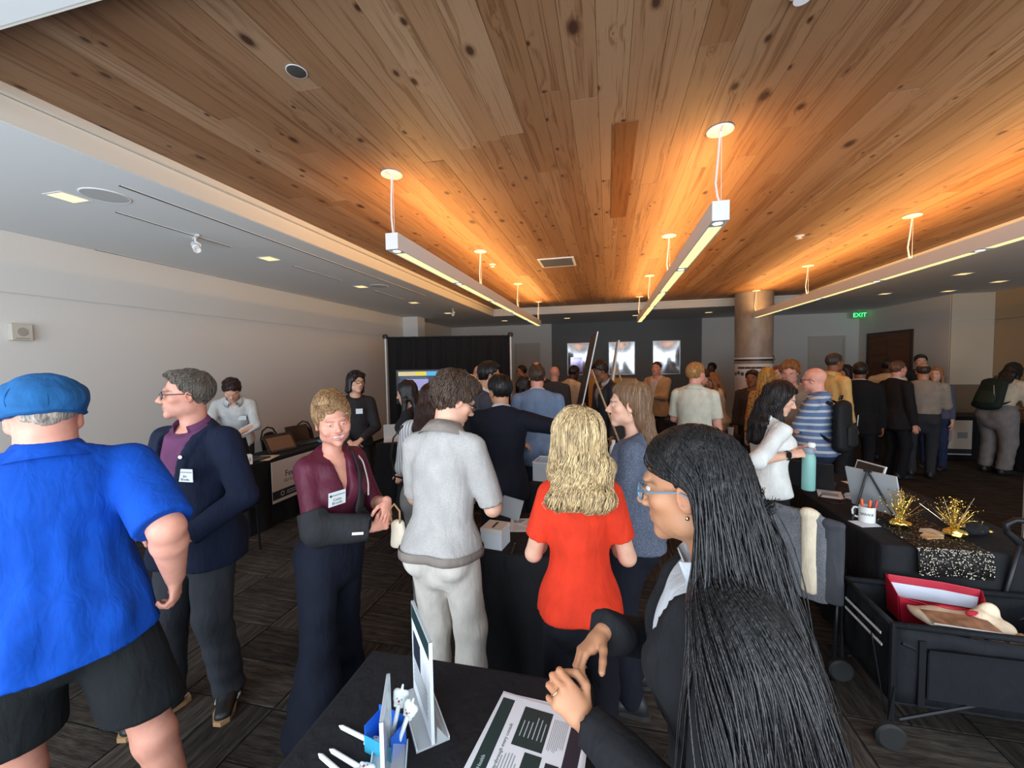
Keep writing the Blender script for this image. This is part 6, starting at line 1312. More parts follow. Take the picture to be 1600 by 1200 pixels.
# clear bin with gear
r = thing('storage_bin', 'clear plastic storage bin full of cables under reaching arm', 'bin', (-.46, 3.52, TZ), rad(-6)); m_clr = mat('clear_plastic', (.82, .84, .88), .1, alpha=.45)
w_, d_, h_ = .16, .12, .16; mb = MB(); mb.box((-w_, -d_, 0), (w_, -d_+.004, h_)).box((-w_, d_-.004, 0), (w_, d_, h_)).box((-w_, -d_, 0), (-w_+.004, d_, h_)).box((w_-.004, -d_, 0), (w_, d_, h_)).box((-w_, -d_, 0), (w_, d_, .004)).build('tub', m_clr, r)
MB().tube([(-w_, -d_, h_), (w_, -d_, h_), (w_, d_, h_), (-w_, d_, h_)], .006, 6, True).build('rim', mat('bin_rim', (.7, .72, .76), .3), r)
rg = random.Random(2)
for i in range(7): MB().tube([(rg.uniform(-.12, .12), rg.uniform(-.08, .08), rg.uniform(.01, .13)) for _ in range(6)], .006, 6).build('cable', mat('cable_%d' % (i % 3), ((.02, .02, .02), (.2, .1, .25), (.3, .3, .32))[i % 3], .5), r, 'all')
r = thing('cable_coil', 'black coil of cables beside the clear bin', 'cable', (-.24, 3.46, TZ)); 
for q in range(3): MB().tube([(math.cos(a)*(.06+q*.012), math.sin(a)*(.05+q*.01), .01+q*.012+.02*math.sin(a*2+q)) for a in np.linspace(0, 6.28, 25)[:-1]], .007, 6, True).build('loop', m_black, r, 'all')
# --- left display table
lt = table('black-clothed table with a Ferryman sign along the left wall', -4.09, -3.62, 3.42, 5.3)
r = thing('table_sign', 'white Ferryman sign with black footer hung on table front', 'sign', (-3.582, 4.04, .25), 0); W2, H2 = .34, .46
box('sign_sheet', (-.002, -W2, .0), (.002, W2, H2), mat('sign_paper', N_(226, 214, 200), .7), r); box('sign_footer', (.002, -W2, .035), (.003, W2, .13), m_ink, r)
MY = lambda y, z: frame((.0035, y, z), (0, 1, 0), (0, 0, 1))
text('sign_title', 'Ferryman', .10, m_ink, r, MY(.04, .29), .0006); text('sign_subtitle', 'CU Colorado Springs', .048, m_ink, r, MY(.04, .215), .0006)
mp_ = mat('footer_print', (.55, .52, .48), .7); MB().lathe([(.028, 0), (.028, .001), (.018, .0012), (.018, 0)], 16, cap=False).build('footer_emblem', mp_, r).matrix_local = MY(-.20, .083)
for q in range(2): box('footer_text', (.003, -.14, .088-.025*q), (.0036, .10-.05*q, .098-.025*q), mp_, r)
m_lap = mat('laptop_black', (.018, .018, .02), .4); m_scr = mat('laptop_screen_dark', (.012, .012, .016), .15)
def laptop(label, loc, rz_, w_=.34, tilt=105, scr=None):
    r = thing('laptop', label, 'laptop', loc, rz_); MB().box((-w_/2, -.12, 0), (w_/2, .12, .015), .003).build('base', m_lap, r)
    for i in range(4): box('key_row', (-w_/2+.03, -.01+i*.025, .015), (w_/2-.03, .01+i*.025, .017), mat('keys', (.04, .04, .045), .6), r)
    l = empty('lid', (0, .12, .012), 0, r); l.rotation_euler = (rad(180-tilt) if False else rad(-(tilt-90)), 0, 0); MB().box((-w_/2, 0, 0), (w_/2, .008, .225), .002).build('lid_shell', m_lap, l); box('screen', (-w_/2+.012, -.0012, .012), (w_/2-.012, 0, .215), scr or m_scr, l)
laptop('black laptop open before the bending young man', (-3.80, 3.64, TZ), rad(95))
laptop('black laptop open farther along the left table', (-3.90, 4.62, TZ), rad(80))
# open ring-bound display book on a small stand
r = thing('display_book', 'black and brown comb-bound display folder standing on left table', 'folder', (-3.80, 4.14, TZ), rad(80)); T = Matrix.Rotation(rad(-32), 4, 'X')
MB().box((-.19, 0, 0), (.19, .010, .24), .002).xf(T).build('cover', m_black, r); MB().box((-.16, -.004, .015), (.16, 0, .20)).xf(T).build('brown_page', mat('brown_card', N_(120, 88, 66), .6), r)
for i in range(12): MB().tube([T @ Vector((-.165+i*.03, -.012, .002)), T @ Vector((-.165+i*.03, -.012, .03)), T @ Vector((-.165+i*.03, .004, .03))], .005, 6).build('binding_comb', m_black, r)
MB().prism([(-.12, .02, 0), (-.12, .16, 0), (-.12, .11, .17)], (.24, 0, 0)).build('prop', m_black, r)
for (x, y, a, wd_, hh, l, c) in ((-3.86, 5.0, 70, .17, .12, 'small white card box with orange mark on left table', (.72, .70, .66)), (-3.69, 3.50, 60, .09, .1, 'small white paper cup carton at near end of left table', (.75, .74, .72))):
    r = thing('card_box', l, 'box', (x, y, TZ), rad(a)); MB().box((-wd_/2, -.04, 0), (wd_/2, .04, hh), .003).build('carton', mat('card_%.2f' % c[2], c, .6), r); box('printed_mark', (wd_*.1, -.0406, hh*.3), (wd_*.35, -.0402, hh*.7), mat('mark_orange', N_(220, 160, 110), .6), r)
r = thing('cable_coil', 'pale blue cable bundle on the left table', 'cable', (-3.74, 4.78, TZ)); 
for q in range(3): MB().tube([(math.cos(a)*(.05+q*.008), math.sin(a)*(.10+q*.01), .008+q*.009) for a in np.linspace(0, 6.28, 25)[:-1]], .006, 6, True).build('loop', mat('cable_blue', N_(110, 160, 190), .5), r, 'all')
r = thing('paper_sheet', 'loose paper under the display folder on left table', 'paper', (-3.74, 3.78, TZ), rad(20)); sheet('sheet', .21, .28, .001, mat('paper_warm', N_(222, 190, 160), .7), r)
# banquet chairs behind the left table
m_cf = mat('chair_frame_black', (.02, .02, .022), .35, .5); m_cb = cloth((.022, .018, .02), .9, key='chairpad')
def chair(label, loc, rz_, group='black padded chairs'):
    r = thing('banquet_chair', label, 'chair', loc, rz_, group)   # faces +Y
    F = Field((-.23, -.23, .40), (.23, .23, .50), .012, .02); F.cone((-.15, 0, .455), (.15, 0, .455), (.20, .035), (.20, .035), u=(0, 1, 0)); P, Q, N = F.mesh(); np_mesh('seat', [(P, Q)], m_cb, r)
    F = Field((-.24, -.30, .5), (.24, -.12, .95), .011, .02); F.cone((0, -.20, .60), (0, -.225, .72), (.20, .028), (.20, .026), u=(1, 0, 0)); F.cone((0, -.225, .72), (0, -.24, .80), (.20, .026), (.12, .024), u=(1, 0, 0)); F.cone((-.06, -.243, .845), (.06, -.243, .845), (.016, .08), (.016, .08), u=(0, 0, 1), k=0, mode='s'); P, Q, N = F.mesh(); np_mesh('backrest', [(P, Q)], m_cb, r)
    MB().tube([(-.205, -.19, .50), (-.21, -.215, .66), (-.20, -.235, .76), (-.13, -.25, .86), (0, -.255, .895), (.13, -.25, .86), (.20, -.235, .76), (.21, -.215, .66), (.205, -.19, .50)], .011, 8).build('back_frame', m_cf, r, 'all')
    for sx in (-1, 1):
        MB().tube([(sx*.20, .18, .44), (sx*.205, .20, .0)], .011, 8).build('leg', m_cf, r); MB().tube([(sx*.205, -.19, .50), (sx*.205, -.21, .3), (sx*.205, -.26, 0)], .011, 8).build('leg', m_cf, r, 'all')
    MB().tube([(-.2, .17, .42), (.2, .17, .42)], .009, 6).tube([(-.2, -.18, .42), (.2, -.18, .42)], .009, 6).build('seat_frame', m_cf, r)
    return r
chair('black padded chair behind left table, nearer the bending man', (-4.52, 4.95, 0), rad(-75))
chair('black padded chair behind left table, nearer the black drape', (-4.45, 5.55, 0), rad(-80))
chair('black padded chair at the near end of the left table', (-3.40, 2.95, 0), rad(20))
r = thing('satin_ribbon', 'folded violet cloth on a chair behind left table', 'cloth', (-4.52, 4.95, 0), rad(-75)); MB().box((-.12, -.205, .66), (.12, -.188, .70), .006).build('fold', cloth(N_(96, 84, 150), .6), r)
# --- pipe and drape
dx0, dy0, dx1, dy1 = -3.98, 6.85, -1.74, 7.36; dv = Vector((dx1-dx0, dy1-dy0, 0)); DL = dv.length; dr_ = math.atan2(dv.y, dv.x)
r = thing('pipe_and_drape', 'black curtain hung between white poles near the left wall', 'curtain', (dx0, dy0, 0), dr_)
for x in (0, DL):
    MB().tube([(x, -.03, 0), (x, -.03, 2.25)], .016, 10).build('pole', m_white, r, True); MB().lathe([(.20, 0), (.20, .008), (.03, .012)], 24, (x, -.03, 0)).build('base_plate', m_black, r, True); MB().lathe([(.001, 2.235), (.045, 2.245), (.052, 2.28), (.04, 2.315), (.001, 2.325)], 16, (x, -.03, 0)).build('pole_cap', m_black, r, True)
MB().tube([(0, -.0, 2.26), (DL, 0, 2.26)], .014, 8).build('crossbar', m_black, r)
V = []; n = 180
for i in range(n+1):
    x = .02+(DL-.04)*i/n
    for z, a in ((2.275, .012), (2.2, .018), (1.2, .035), (.02, .045)): V.append((x, .015+a*math.sin(x*34)+.4*a*math.sin(x*57+1), z))
mb = MB(); mb.add(V, [(i*4+k, i*4+4+k, i*4+5+k, i*4+1+k) for i in range(n) for k in range(3)]); cu = mb.build('curtain', mat('drape_black', (.008, .008, .009), .95), r, 'all'); sm = cu.modifiers.new('thick', 'SOLIDIFY'); sm.thickness = .004
table('black-clothed table in front of the black drape', -2.95, -1.95, 4.75, 5.25)
r = thing('television', 'flat screen showing a slide in front of the black drape', 'screen', (-2.42, 5.0, TZ), rad(16)); sw, sh = .60, .42
MB().box((-sw/2-.015, -.012, .50), (sw/2+.015, .03, .50+sh+.03), .004).build('bezel', m_black, r); s_ = box('screen', (-sw/2, -.0135, .515), (sw/2, -.012, .515+sh), mat('screen_dark', (.01, .01, .02), .3, emit=(.006, .007, .016), es=1), r)
def px_(name, x0, z0, x1, z1, c, es=.5): return box(name, (-sw/2+x0*sw, -.0145, .515+z0*sh), (-sw/2+x1*sw, -.0136, .515+z1*sh), mat('scr_%s_%.2f' % (name, c[0]), c, .4, emit=c, es=es), s_)
px_('slide_title', .03, .84, .40, .97, N_(214, 196, 140)); px_('slide_title', .40, .84, .64, .97, N_(226, 206, 60)); px_('slide_title', .64, .84, .88, .97, N_(70, 170, 220)); px_('slide_window', .20, .38, .68, .74, N_(150, 150, 200), .55); px_('slide_sidebar', .06, .38, .18, .74, N_(50, 60, 100)); px_('slide_icons', .06, .76, .66, .80, N_(60, 80, 120))
MB().lathe([(.035, 0), (.035, .001)], 18).build('slide_badge', mat('scr_badge', N_(150, 170, 220), .4, emit=N_(150, 170, 220), es=.6), s_).matrix_local = frame((.06, -.0145, .515+.16*sh), (1, 0, 0), (0, 0, 1))
MB().tube([(-sw/2+.06+i*.012, -.0145, .515+sh*(.15+.04*math.sin(i*.9))) for i in range(14)], .003, 5).build('slide_signature', mat('scr_line', (.5, .5, .6), .4, emit=(.4, .4, .5), es=.5), s_, 'all')
MB().tube([(0, .02, .012), (0, .02, .55)], .022, 10).build('post', m_black, r); MB().box((-.16, -.10, 0), (.16, .12, .012), .004).build('foot', m_black, r)
r = thing('laptop', 'pale laptop lid seen beside the slide screen', 'laptop', (-2.78, 4.95, TZ), rad(30)); MB().box((-.15, -.1, 0), (.15, .1, .015), .003).build('base', m_white, r); MB().box((-.15, .1, .0), (.15, .108, .21), .002).build('lid', m_white, r)
# --- easels with boards
m_easel = wood_mat('easel_pine', [N_(214, 180, 136), N_(206, 170, 124)], 30, 1, False, 'Object'); m_bdark = mat('board_dark', (.035, .033, .03), .6); m_bedge = mat('board_edge', (.75, .74, .7), .6)
def easel(label, blabel, loc, rz_, h, bw, bh, bz, tilt, mface, mback=None):
    r = thing('wooden_easel', label, 'easel', loc, rz_, 'wooden easels'); b = rad(tilt); tp = Vector((0, h*math.tan(b), h))   # faces -Y, leans back
    for sx in (-1, 1): MB().tube([(sx*.28, -.02, 0), (sx*.03, tp.y*.97, h*.97)], .012, 6).build('front_leg', m_easel, r)
    MB().tube([(0, h*math.tan(b)*2+.25, 0), (0, tp.y+.01, h*.95)], .012, 6).build('rear_leg', m_easel, r); MB().box((-.26, bz*math.tan(b)-.055, bz-.02), (.26, bz*math.tan(b)+.0, bz)).build('ledge', m_easel, r)
    br = thing('display_board', blabel, 'board', loc, rz_, 'boards on easels'); T = Matrix.Translation((0, bz*math.tan(b)-.03, bz)) @ Matrix.Rotation(-b, 4, 'X')
    MB().box((-bw/2, -.004, 0), (bw/2, .0, bh)).xf(T).build('face_sheet', mface, br); MB().box((-bw/2, .0, 0), (bw/2, .010, bh)).xf(T).build('core', m_bedge, br); MB().box((-bw/2, .010, 0), (bw/2, .014, bh)).xf(T).build('back_sheet', mback or mface, br)
easel('wooden easel carrying a tall dark board seen edge-on', 'tall dark presentation board with pale edges seen edge-on', (-.56, 4.75, 0), rad(-83), 1.75, .8, 1.35, .75, 12, m_bdark)
easel('second wooden easel right of the tall dark board', 'thin pale board edge on the second wooden easel', (-.16, 5.9, 0), rad(-88), 1.75, .55, 1.2, .85, 9, m_bedge)
r = thing('display_board', 'brown kraft-paper display board standing behind the easels', 'board', (-.02, 6.55, 0), rad(8)); MB().box((-.28, 0, .75), (.12, .012, 1.5)).build('centre_panel', mat('kraft', N_(176, 122, 56), .8), r); MB().prism([(.12, 0, .75), (.42, -.18, .75), (.42, -.168, .75), (.12, .012, .75)], (0, 0, .75)).build('side_wing', MATS['kraft'], r)
table('black-clothed table holding the kraft-paper board', -.35, .55, 6.45, 6.95)
table('black-clothed table with bottles behind the blonde woman', -.22, .30, 3.95, 4.35)
def bottle(label, loc, r0, h_, col, capc, band=None):
    r = thing('bottle', label, 'bottle', loc, 0, 'bottles and cans'); MB().lathe([(r0*.9, 0), (r0, .004), (r0, h_*.62), (r0*.8, h_*.74), (r0*.42, h_*.86), (r0*.4, h_*.93)], 18).build('bottle_body', mat('bottle_%.2f_%.2f' % (col[0], col[2]), col, .3), r, True); MB().lathe([(r0*.48, h_*.91), (r0*.48, h_), (.001, h_)], 14).build('cap', mat('bcap_%.2f' % capc[0], capc, .4), r, True)
    if band: MB().lathe([(r0*1.02, h_*.2), (r0*1.02, h_*.5)], 18, cap=False).build('paper_band', mat('bband_%.2f' % band[0], band, .6), r, True)
bottle('white bottle on table behind the blonde woman', (.05, 4.12, TZ), .04, .24, (.75, .73, .7), (.75, .73, .7)); bottle('clear grey bottle right of the white bottle', (.14, 4.05, TZ), .035, .2, (.4, .42, .42), (.1, .1, .1))
table('black-clothed table between the column and the pale polo man', 1.28, 1.72, 5.85, 6.35)
bottle('dark bottle with white band on table by the column', (1.40, 5.95, TZ), .038, .25, (.015, .015, .015), (.02, .02, .02), (.7, .68, .64))
r = thing('card_box', 'white open carton on table by the column', 'box', (1.42, 6.18, TZ), rad(10)); MB().box((-.11, -.08, 0), (.11, .08, .10), .003).build('carton', mat('card_0.66', (.72, .70, .66), .6), r); MB().box((-.1, -.085, .04), (0, -.08, .1)).build('green_wrap', mat('wrap_green', N_(120, 150, 60), .6), r)
r = thing('plastic_cup', 'clear plastic cup on table left of the white-shirted woman', 'cup', (1.60, 5.97, TZ)); MB().lathe([(.03, 0), (.042, .10), (.040, .10), (.028, .004), (.001, .004)], 20).build('cup_wall', m_clr, r, True); MB().lathe([(.043, .098), (.045, .101), (.043, .104), (.040, .101)], 20, cap=False).build('rim', mat('bin_rim', (.7, .72, .76), .3), r, True)
# --- right-hand table
table('black-clothed table with gold sprays and mug at right', 1.44, 2.24, 2.56, 4.12)
# sequin runner: sheet plus individual sequin glitter
def runner():
    r = thing('sequin_runner', 'black sequin runner across right table hanging over its edge', 'table runner', (1.74, 2.56, 0)); xs = np.linspace(-.16, .16, 13); prof = [(.62, TZ+.003), (.45, TZ+.003), (.3, TZ+.003), (.15, TZ+.003), (.0, TZ+.003), (-.03, TZ-.004), (-.036, TZ-.06), (-.042, TZ-.13)]
    V = [(x+.02*(y if y > 0 else 0), y+.002*math.sin(x*60), z) for (y, z) in prof for x in xs]; F = [(i*13+k, i*13+k+1, i*13+14+k, i*13+13+k)[::-1] for i in range(len(prof)-1) for k in range(12)]
    mb = MB(); mb.add(V, F); o = mb.build('runner_cloth', cloth((.012, .011, .01), .6, key='runner'), r, 'all'); sm = o.modifiers.new('thick', 'SOLIDIFY'); sm.thickness = .002
    rg = random.Random(8); mb = MB()
    for i in range(1500):
        t = rg.random()*(len(prof)-1); k = int(t); f = t-k; y = prof[k][0]*(1-f)+prof[k+1][0]*f; z = prof[k][1]*(1-f)+prof[k+1][1]*f; x = rg.uniform(-.158, .158); s_ = .0045
        nrm = Vector((0, 0, 1)) if y > .0 else Vector((0, -1, .1)); nrm = (nrm+Vector((rg.gauss(0, .35), rg.gauss(0, .35), rg.gauss(0, .35)))).normalized(); a = nrm.orthogonal().normalized(); b = nrm.cross(a); c = Vector((x+.02*max(0, y), y, z))+nrm*.004+(Vector((0, -.003, 0)) if y <= 0 else Vector())
        mb.add([c+a*s_, c+b*s_, c-a*s_, c-b*s_, c+nrm*.0012], [(0, 1, 4), (1, 2, 4), (2, 3, 4), (3, 0, 4)])
    o = mb.build('sequins', mat('sequin_silver', (.25, .22, .18), .18, 1), r); o['kind'] = 'stuff'
runner()
r = thing('mug', 'white GARAGE mug full of orange pens on right table', 'mug', (1.545, 2.90, TZ+.002), rad(-28)); MB().lathe([(.036, 0), (.041, .004), (.041, .098), (.038, .098), (.037, .01), (.001, .008)], 32).build('mug_body', mat('mug_white', (.82, .82, .80), .25), r, True)
MB().tube([(-.040, 0, .08), (-.060, 0, .082), (-.070, 0, .062), (-.068, 0, .04), (-.056, 0, .024), (-.040, 0, .022)], .006, 8).build('handle', MATS['mug_white'], r, 'all')
for i, ch in enumerate('GARAGE'):
    a = rad(-90)+(i-2.5)*.29; text('lettering', ch, .021, m_ink, r, frame((.0414*math.cos(a), .0414*math.sin(a), .055), (-math.sin(a), math.cos(a), 0), (0, 0, 1)), .0004)
for i, (x, y, tx, c, l) in enumerate(((-.012, .01, -12, N_(226, 92, 40), 'orange marker standing in white mug, leftmost'), (.004, -.008, 6, N_(226, 92, 40), 'orange marker standing in white mug, middle'), (.016, .012, 14, N_(70, 90, 100), 'grey-blue marker standing in white mug'), (.022, -.008, 22, N_(190, 60, 50), 'dark red marker leaning right in white mug'))):
    p = thing('marker_pen', l, 'pen', (1.545+x, 2.90+y, TZ+.012), 0, 'pens in the mug'); p.rotation_euler = (0, rad(tx*.5), 0); MB().lathe([(.006, 0), (.007, .01), (.007, .09)], 10).build('barrel', mat('mk_%.2f' % c[0], c, .4), p, True); MB().lathe([(.008, .09), (.008, .125), (.005, .13), (.001, .13)], 10).build('cap', mat('mk_%.2f' % c[0], c, .4), p, True)
r = thing('paper_sheet', 'small white card lying under the mug', 'paper', (1.53, 2.87, TZ), rad(15)); sheet('sheet', .15, .10, .0015, m_paperb, r)
# tabletop easel with white board
r = thing('tabletop_easel', 'black wire tabletop easel behind the mug', 'easel', (1.64, 3.02, TZ), rad(122)); m_wire = mat('wire_black', (.015, .015, .015), .4)
for sx in (-1, 1): MB().tube([(sx*.11, -.03, .004), (0, .06, .30)], .006, 8).build('front_leg', m_wire, r); MB().tube([(sx*.095, -.03, .03), (sx*.095, -.075, .03), (sx*.095, -.075, .045)], .005, 6).build('hook', m_wire, r, 'all')
MB().tube([(0, .19, .004), (0, .06, .30)], .006, 8).build('rear_leg', m_wire, r); MB().tube([(-.02, .06, .298), (.02, .06, .298)], .009, 8).build('hinge', m_wire, r)
b = thing('display_board', 'grey-backed white board leaning on wire tabletop easel', 'board', (1.64, 3.02, TZ), rad(122)); mb = MB().box((-.14, 0, 0), (.14, .012, .27)); mb.xf(Matrix.Translation((0, -.045, .036)) @ Matrix.Rotation(rad(-17), 4, 'X')); mb.build('panel', mat('board_grey', (.42, .43, .44), .6), b)
mb = MB().box((-.136, -.002, .004), (.136, 0, .266)); mb.xf(Matrix.Translation((0, -.045, .036)) @ Matrix.Rotation(rad(-17), 4, 'X')); mb.build('printed_sheet', m_paperb, b)
# gold tinsel sprays
m_gold = mat('tinsel_gold', (.86, .62, .16), .2, 1); 
def spray(label, loc, seed):
    r = thing('gold_spray', label, 'decoration', loc, 0, 'gold tinsel centrepieces'); rg = random.Random(seed); F = Field((-.09, -.09, -.01), (.09, .09, .07), .006, .01); F.ell((0, 0, .024), (.05, .045, .024)); P, Q, N = F.mesh(); np_mesh('weighted_base', [(P+N*(.006*nz(P, 90, seed))[:, None], Q)], m_gold, r)
    for i in range(10):
        a = rg.uniform(0, 6.28); t = rg.uniform(.05, .55); d = Vector((math.cos(a)*math.sin(t), math.sin(a)*math.sin(t), math.cos(t))); L = rg.uniform(.13, .21); dr2 = rg.uniform(0, .1)
        pts = [Vector((0, 0, .03))+d*L*k/6+Vector((0, 0, -dr2*(k/6)**2)) for k in range(7)]; MB().tube(pts, [.003]*6+[.001], 5).build('stem', m_gold, r, 'all')
    mb = MB(); 
    for i in range(420):
        a = rg.uniform(0, 6.28); t = abs(rg.gauss(0, .38)); L = rg.uniform(.02, .19); c = Vector((math.cos(a)*math.sin(t)*L*1.0, math.sin(a)*math.sin(t)*L*1.0, .03+math.cos(t)*L)); s_ = rg.uniform(.003, .007); n_ = Vector((rg.gauss(0, 1), rg.gauss(0, 1), rg.gauss(0, 1))).normalized(); u = n_.orthogonal().normalized(); v = n_.cross(u)
        mb.add([c+u*s_, c+v*s_*.6, c-u*s_, c-v*s_*.6, c+n_*.002], [(0, 1, 4), (1, 2, 4), (2, 3, 4), (3, 0, 4)])
    o = mb.build('foil_leaves', m_gold, r); o['kind'] = 'stuff'
    mb = MB()
    for i in range(26):
        a = rg.uniform(0, 6.28); t = rg.uniform(.0, .75); d = Vector((math.cos(a)*math.sin(t), math.sin(a)*math.sin(t), math.cos(t))); mb.tube([Vector((0, 0, .04)), d*rg.uniform(.12, .24)], [.0012, .0006], 3)
    o = mb.build('foil_whiskers', mat('tinsel_pale', (.8, .72, .5), .25, 1), r); o['kind'] = 'stuff'
spray('gold tinsel spray centrepiece nearer the white board', (1.68, 2.84, TZ+.003), 1); spray('gold tinsel spray centrepiece nearer the wagon handle', (1.88, 2.74, TZ+.003), 2)
r = thing('plush_toy', 'small black soft toy with gold trim beside gold spray', 'toy', (1.99, 2.80, TZ), rad(20)); F = Field((-.1, -.08, 0), (.13, .08, .12), .006, .02); F.ell((0, 0, .035), (.06, .045, .035)); F.ell((.055, -.01, .03), (.045, .03, .028)); F.cut((0, 0, .001), (0, 0, -1)); P, Q, N = F.mesh(); np_mesh('body', [(P+N*(.004*nz(P, 70, 3))[:, None], Q)], cloth((.015, .015, .017), .9), r)
MB().tube([(-.05, .0, .05), (-.06, .0, .085), (-.045, .0, .115), (-.035, .0, .09)], [.012, .016, .008, .003], 8).build('tan_ear', mat('tan_felt', N_(196, 150, 100), .8), r, 'all'); MB().lathe([(.012, 0), (.016, .006), (.012, .014)], 12, (.10, -.02, .012)).build('gold_tip', m_gold, r, True)
for i, (x, y, a, l) in enumerate(((1.745, 2.70, 20, 'folded kraft napkin between the two gold sprays'), (1.79, 2.77, -30, 'pale leather tag between the two gold sprays'))): r = thing('napkin', l, 'napkin', (x, y, TZ+.004), rad(a)); MB().prism([(-.05, -.02, 0), (.05, -.025, 0), (.045, .02, .004), (0, .032, .01), (-.045, .02, .002)], (0, 0, .008)).build('fold', mat('napkin_%d' % i, (N_(190, 150, 100), N_(206, 176, 146))[i], .7), r)
# laptop, monitor panel and clutter at the far end
laptop('silver-edged open laptop beside the teal bottle', (1.60, 3.72, TZ), rad(150), .30, 112, mat('laptop_screen_lilac', N_(92, 84, 120), .2))
r = thing('photo_frame', 'white-edged black panel leaning on right table', 'picture frame', (1.88, 3.60, TZ), rad(-75)); mb = MB().box((-.12, 0, 0), (.12, .012, .22)); mb.xf(Matrix.Rotation(rad(-18), 4, 'X')); mb.build('frame', m_white, r); mb = MB().box((-.11, -.002, .01), (.11, 0, .21)); mb.xf(Matrix.Rotation(rad(-18), 4, 'X')); mb.build('print', m_bdark, r); MB().prism([(-.02, .012, .0), (-.02, .10, 0), (-.02, .06, .15)], (.04, 0, 0)).build('strut', m_black, r)
r = thing('plastic_pouch', 'clear plastic pouch of leaflets on right table', 'pouch', (1.74, 3.38, TZ), rad(35)); F = Field((-.12, -.1, -.01), (.12, .1, .06), .008, .02); F.ell((0, 0, .018), (.10, .07, .018)); F.cut((0, 0, .001), (0, 0, -1)); P, Q, N = F.mesh(); np_mesh('pouch', [(P+N*(.006*nz(P, 60, 3))[:, None], Q)], m_clr, r); sheet('leaflet', .14, .09, .004, m_paperb, r)
for i, (x, y, a, l) in enumerate(((1.95, 3.75, 10, 'fanned leaflets at far end of right table'), (1.60, 3.45, -20, 'white leaflet near the cable on right table'), (1.92, 3.55, 40, 'tan leaflet beside the plastic pouch'))):
    r = thing('leaflet', l, 'leaflet', (x, y, TZ+.0005*i), rad(a), 'leaflets on right table'); sheet('sheet', .15, .21, .001, m_paperb if i < 2 else mat('paper_tan', N_(196, 170, 136), .7), r); box('print_block', (-.05, -.05, .001), (.05, .03, .0014), m_greyp, r)
r = thing('cable', 'thin black cable looped on right table edge', 'cable', (1.54, 3.25, TZ+.004)); MB().tube([(0, .18, 0), (-.04, .12, .001), (-.06, .04, 0), (-.03, -.03, .001), (.04, -.02, 0), (.05, .05, 0), (.12, .1, 0)], .0035, 6).build('wire', m_black, r, 'all')
# --- chair with coats
chair('black chair with coats hung over its back at right table', (1.18, 2.81, 0), rad(-38))
def coat(label, x, y0, y1, z0, z1, th, col, seed, pat=None):
    r = thing('coat', label, 'coat', (1.045, 2.635, 0), rad(52), 'coats on the chair back'); F = Field((-.14, y0-.05, z0-.03), (.20, y1+.05, z1+.06), .009, .03); ym = (y0+y1)/2; hw = (y1-y0)/2
    F.cone((-.045+x, ym, z0), (-.03+x, ym, z1), (hw*1.08, th), (hw*.92, th), u=(0, 1, 0)); F.cone((-.03+x, ym-hw*.6, z1), (-.03+x, ym+hw*.6, z1), th*1.2, th*1.2); F.cone((.03, ym, z1-.02), (.03, ym, z1-.30), (hw*.8, th*.8), (hw*.85, th*.8), u=(0, 1, 0)); F.cut((0, 0, z0), (0, .15, -1)); P, Q, N = F.mesh(); P = P+N*(.010*nz(P, (20, 24, 4), seed))[:, None]; np_mesh('coat_cloth', [(P, Q)], cloth(col, .95, pat), r); return r
coat('grey tweed coat over the black chair back', -.01, -.17, .17, .42, .88, .018, N_(112, 112, 116), 1, ('speckle', N_(70, 70, 74)))
coat('cream-lined coat fold beside the grey tweed coat', -.022, -.13, -.05, .46, .895, .012, N_(216, 200, 174), 2)
coat('dark grey jacket on the table side of chair back', .0, -.24, -.14, .44, .86, .015, N_(66, 66, 70), 3)
# --- folding wagon
wg = thing('folding_wagon', 'black canvas folding wagon in front of right table', 'wagon', (1.24, 2.115, 0), 0); wx, wy, z0, z1 = .92, .40, .20, .555; m_can = cloth((.0075, .0085, .011), .75, key='canvas'); m_tub = mat('wagon_tube', (.02, .02, .024), .4, .5)
def panel(name, a, b, sag, n=16, inset=0):
    V = []; F = []; a = Vector(a); b = Vector(b); nn = (b-a).normalized().cross(Vector((0, 0, 1)))
    for i in range(n+1):
        t = i/n; p = a+(b-a)*t
        for k in range(7):
            f = k/6; z = (z0+.0+(z1-z0-sag*math.sin(t*math.pi)*1)*f); V.append(p+Vector((0, 0, z))+nn*(.010*math.sin(t*19)*math.sin(f*3.1)+.006*math.sin(t*31+f*5)))
    F = [(i*7+k, i*7+7+k, i*7+8+k, i*7+1+k) for i in range(n) for k in range(6)]; mb = MB(); mb.add(V, F); o = mb.build(name, m_can, wg, 'all'); sm = o.modifiers.new('thick', 'SOLIDIFY'); sm.thickness = .004; return o
panel('side_panel', (0, 0, 0), (wx, 0, 0), .03); panel('side_panel', (wx, wy, 0), (0, wy, 0), .03); panel('end_panel', (0, wy, 0), (0, 0, 0), .015, 8); panel('end_panel', (wx, 0, 0), (wx, wy, 0), .015, 8); box('floor_panel', (0, 0, z0-.01), (wx, wy, z0), m_can, wg)
for x in (0, wx):
    for y in (0, wy):
        MB().tube([(x, y, .10), (x, y, z1+.01)], .012, 8).build('corner_post', m_tub, wg); wh = empty('wheel', (x-.02, y-.03, .06), 0, wg); mb = MB().lathe([(.02, -.02), (.05, -.02), (.06, -.011), (.06, .011), (.05, .02), (.02, .02)], 24); mb.xf(Matrix.Rotation(rad(90), 4, 'X')); mb.build('tyre', mat('tyre', (.012, .012, .012), .7), wh, True); mb = MB().lathe([(.024, -.02), (.02, -.024), (.001, -.025)], 14, cap=False); mb.xf(Matrix.Rotation(rad(90), 4, 'X')); mb.lathe([(.006, -.0)], 6) if False else None; mb.build('hub', mat('hub_grey', (.3, .3, .3), .4, .6), wh, True); MB().tube([(.02, .03, .05), (0, 0, .0)], .009, 6).build('fork', m_tub, wh)
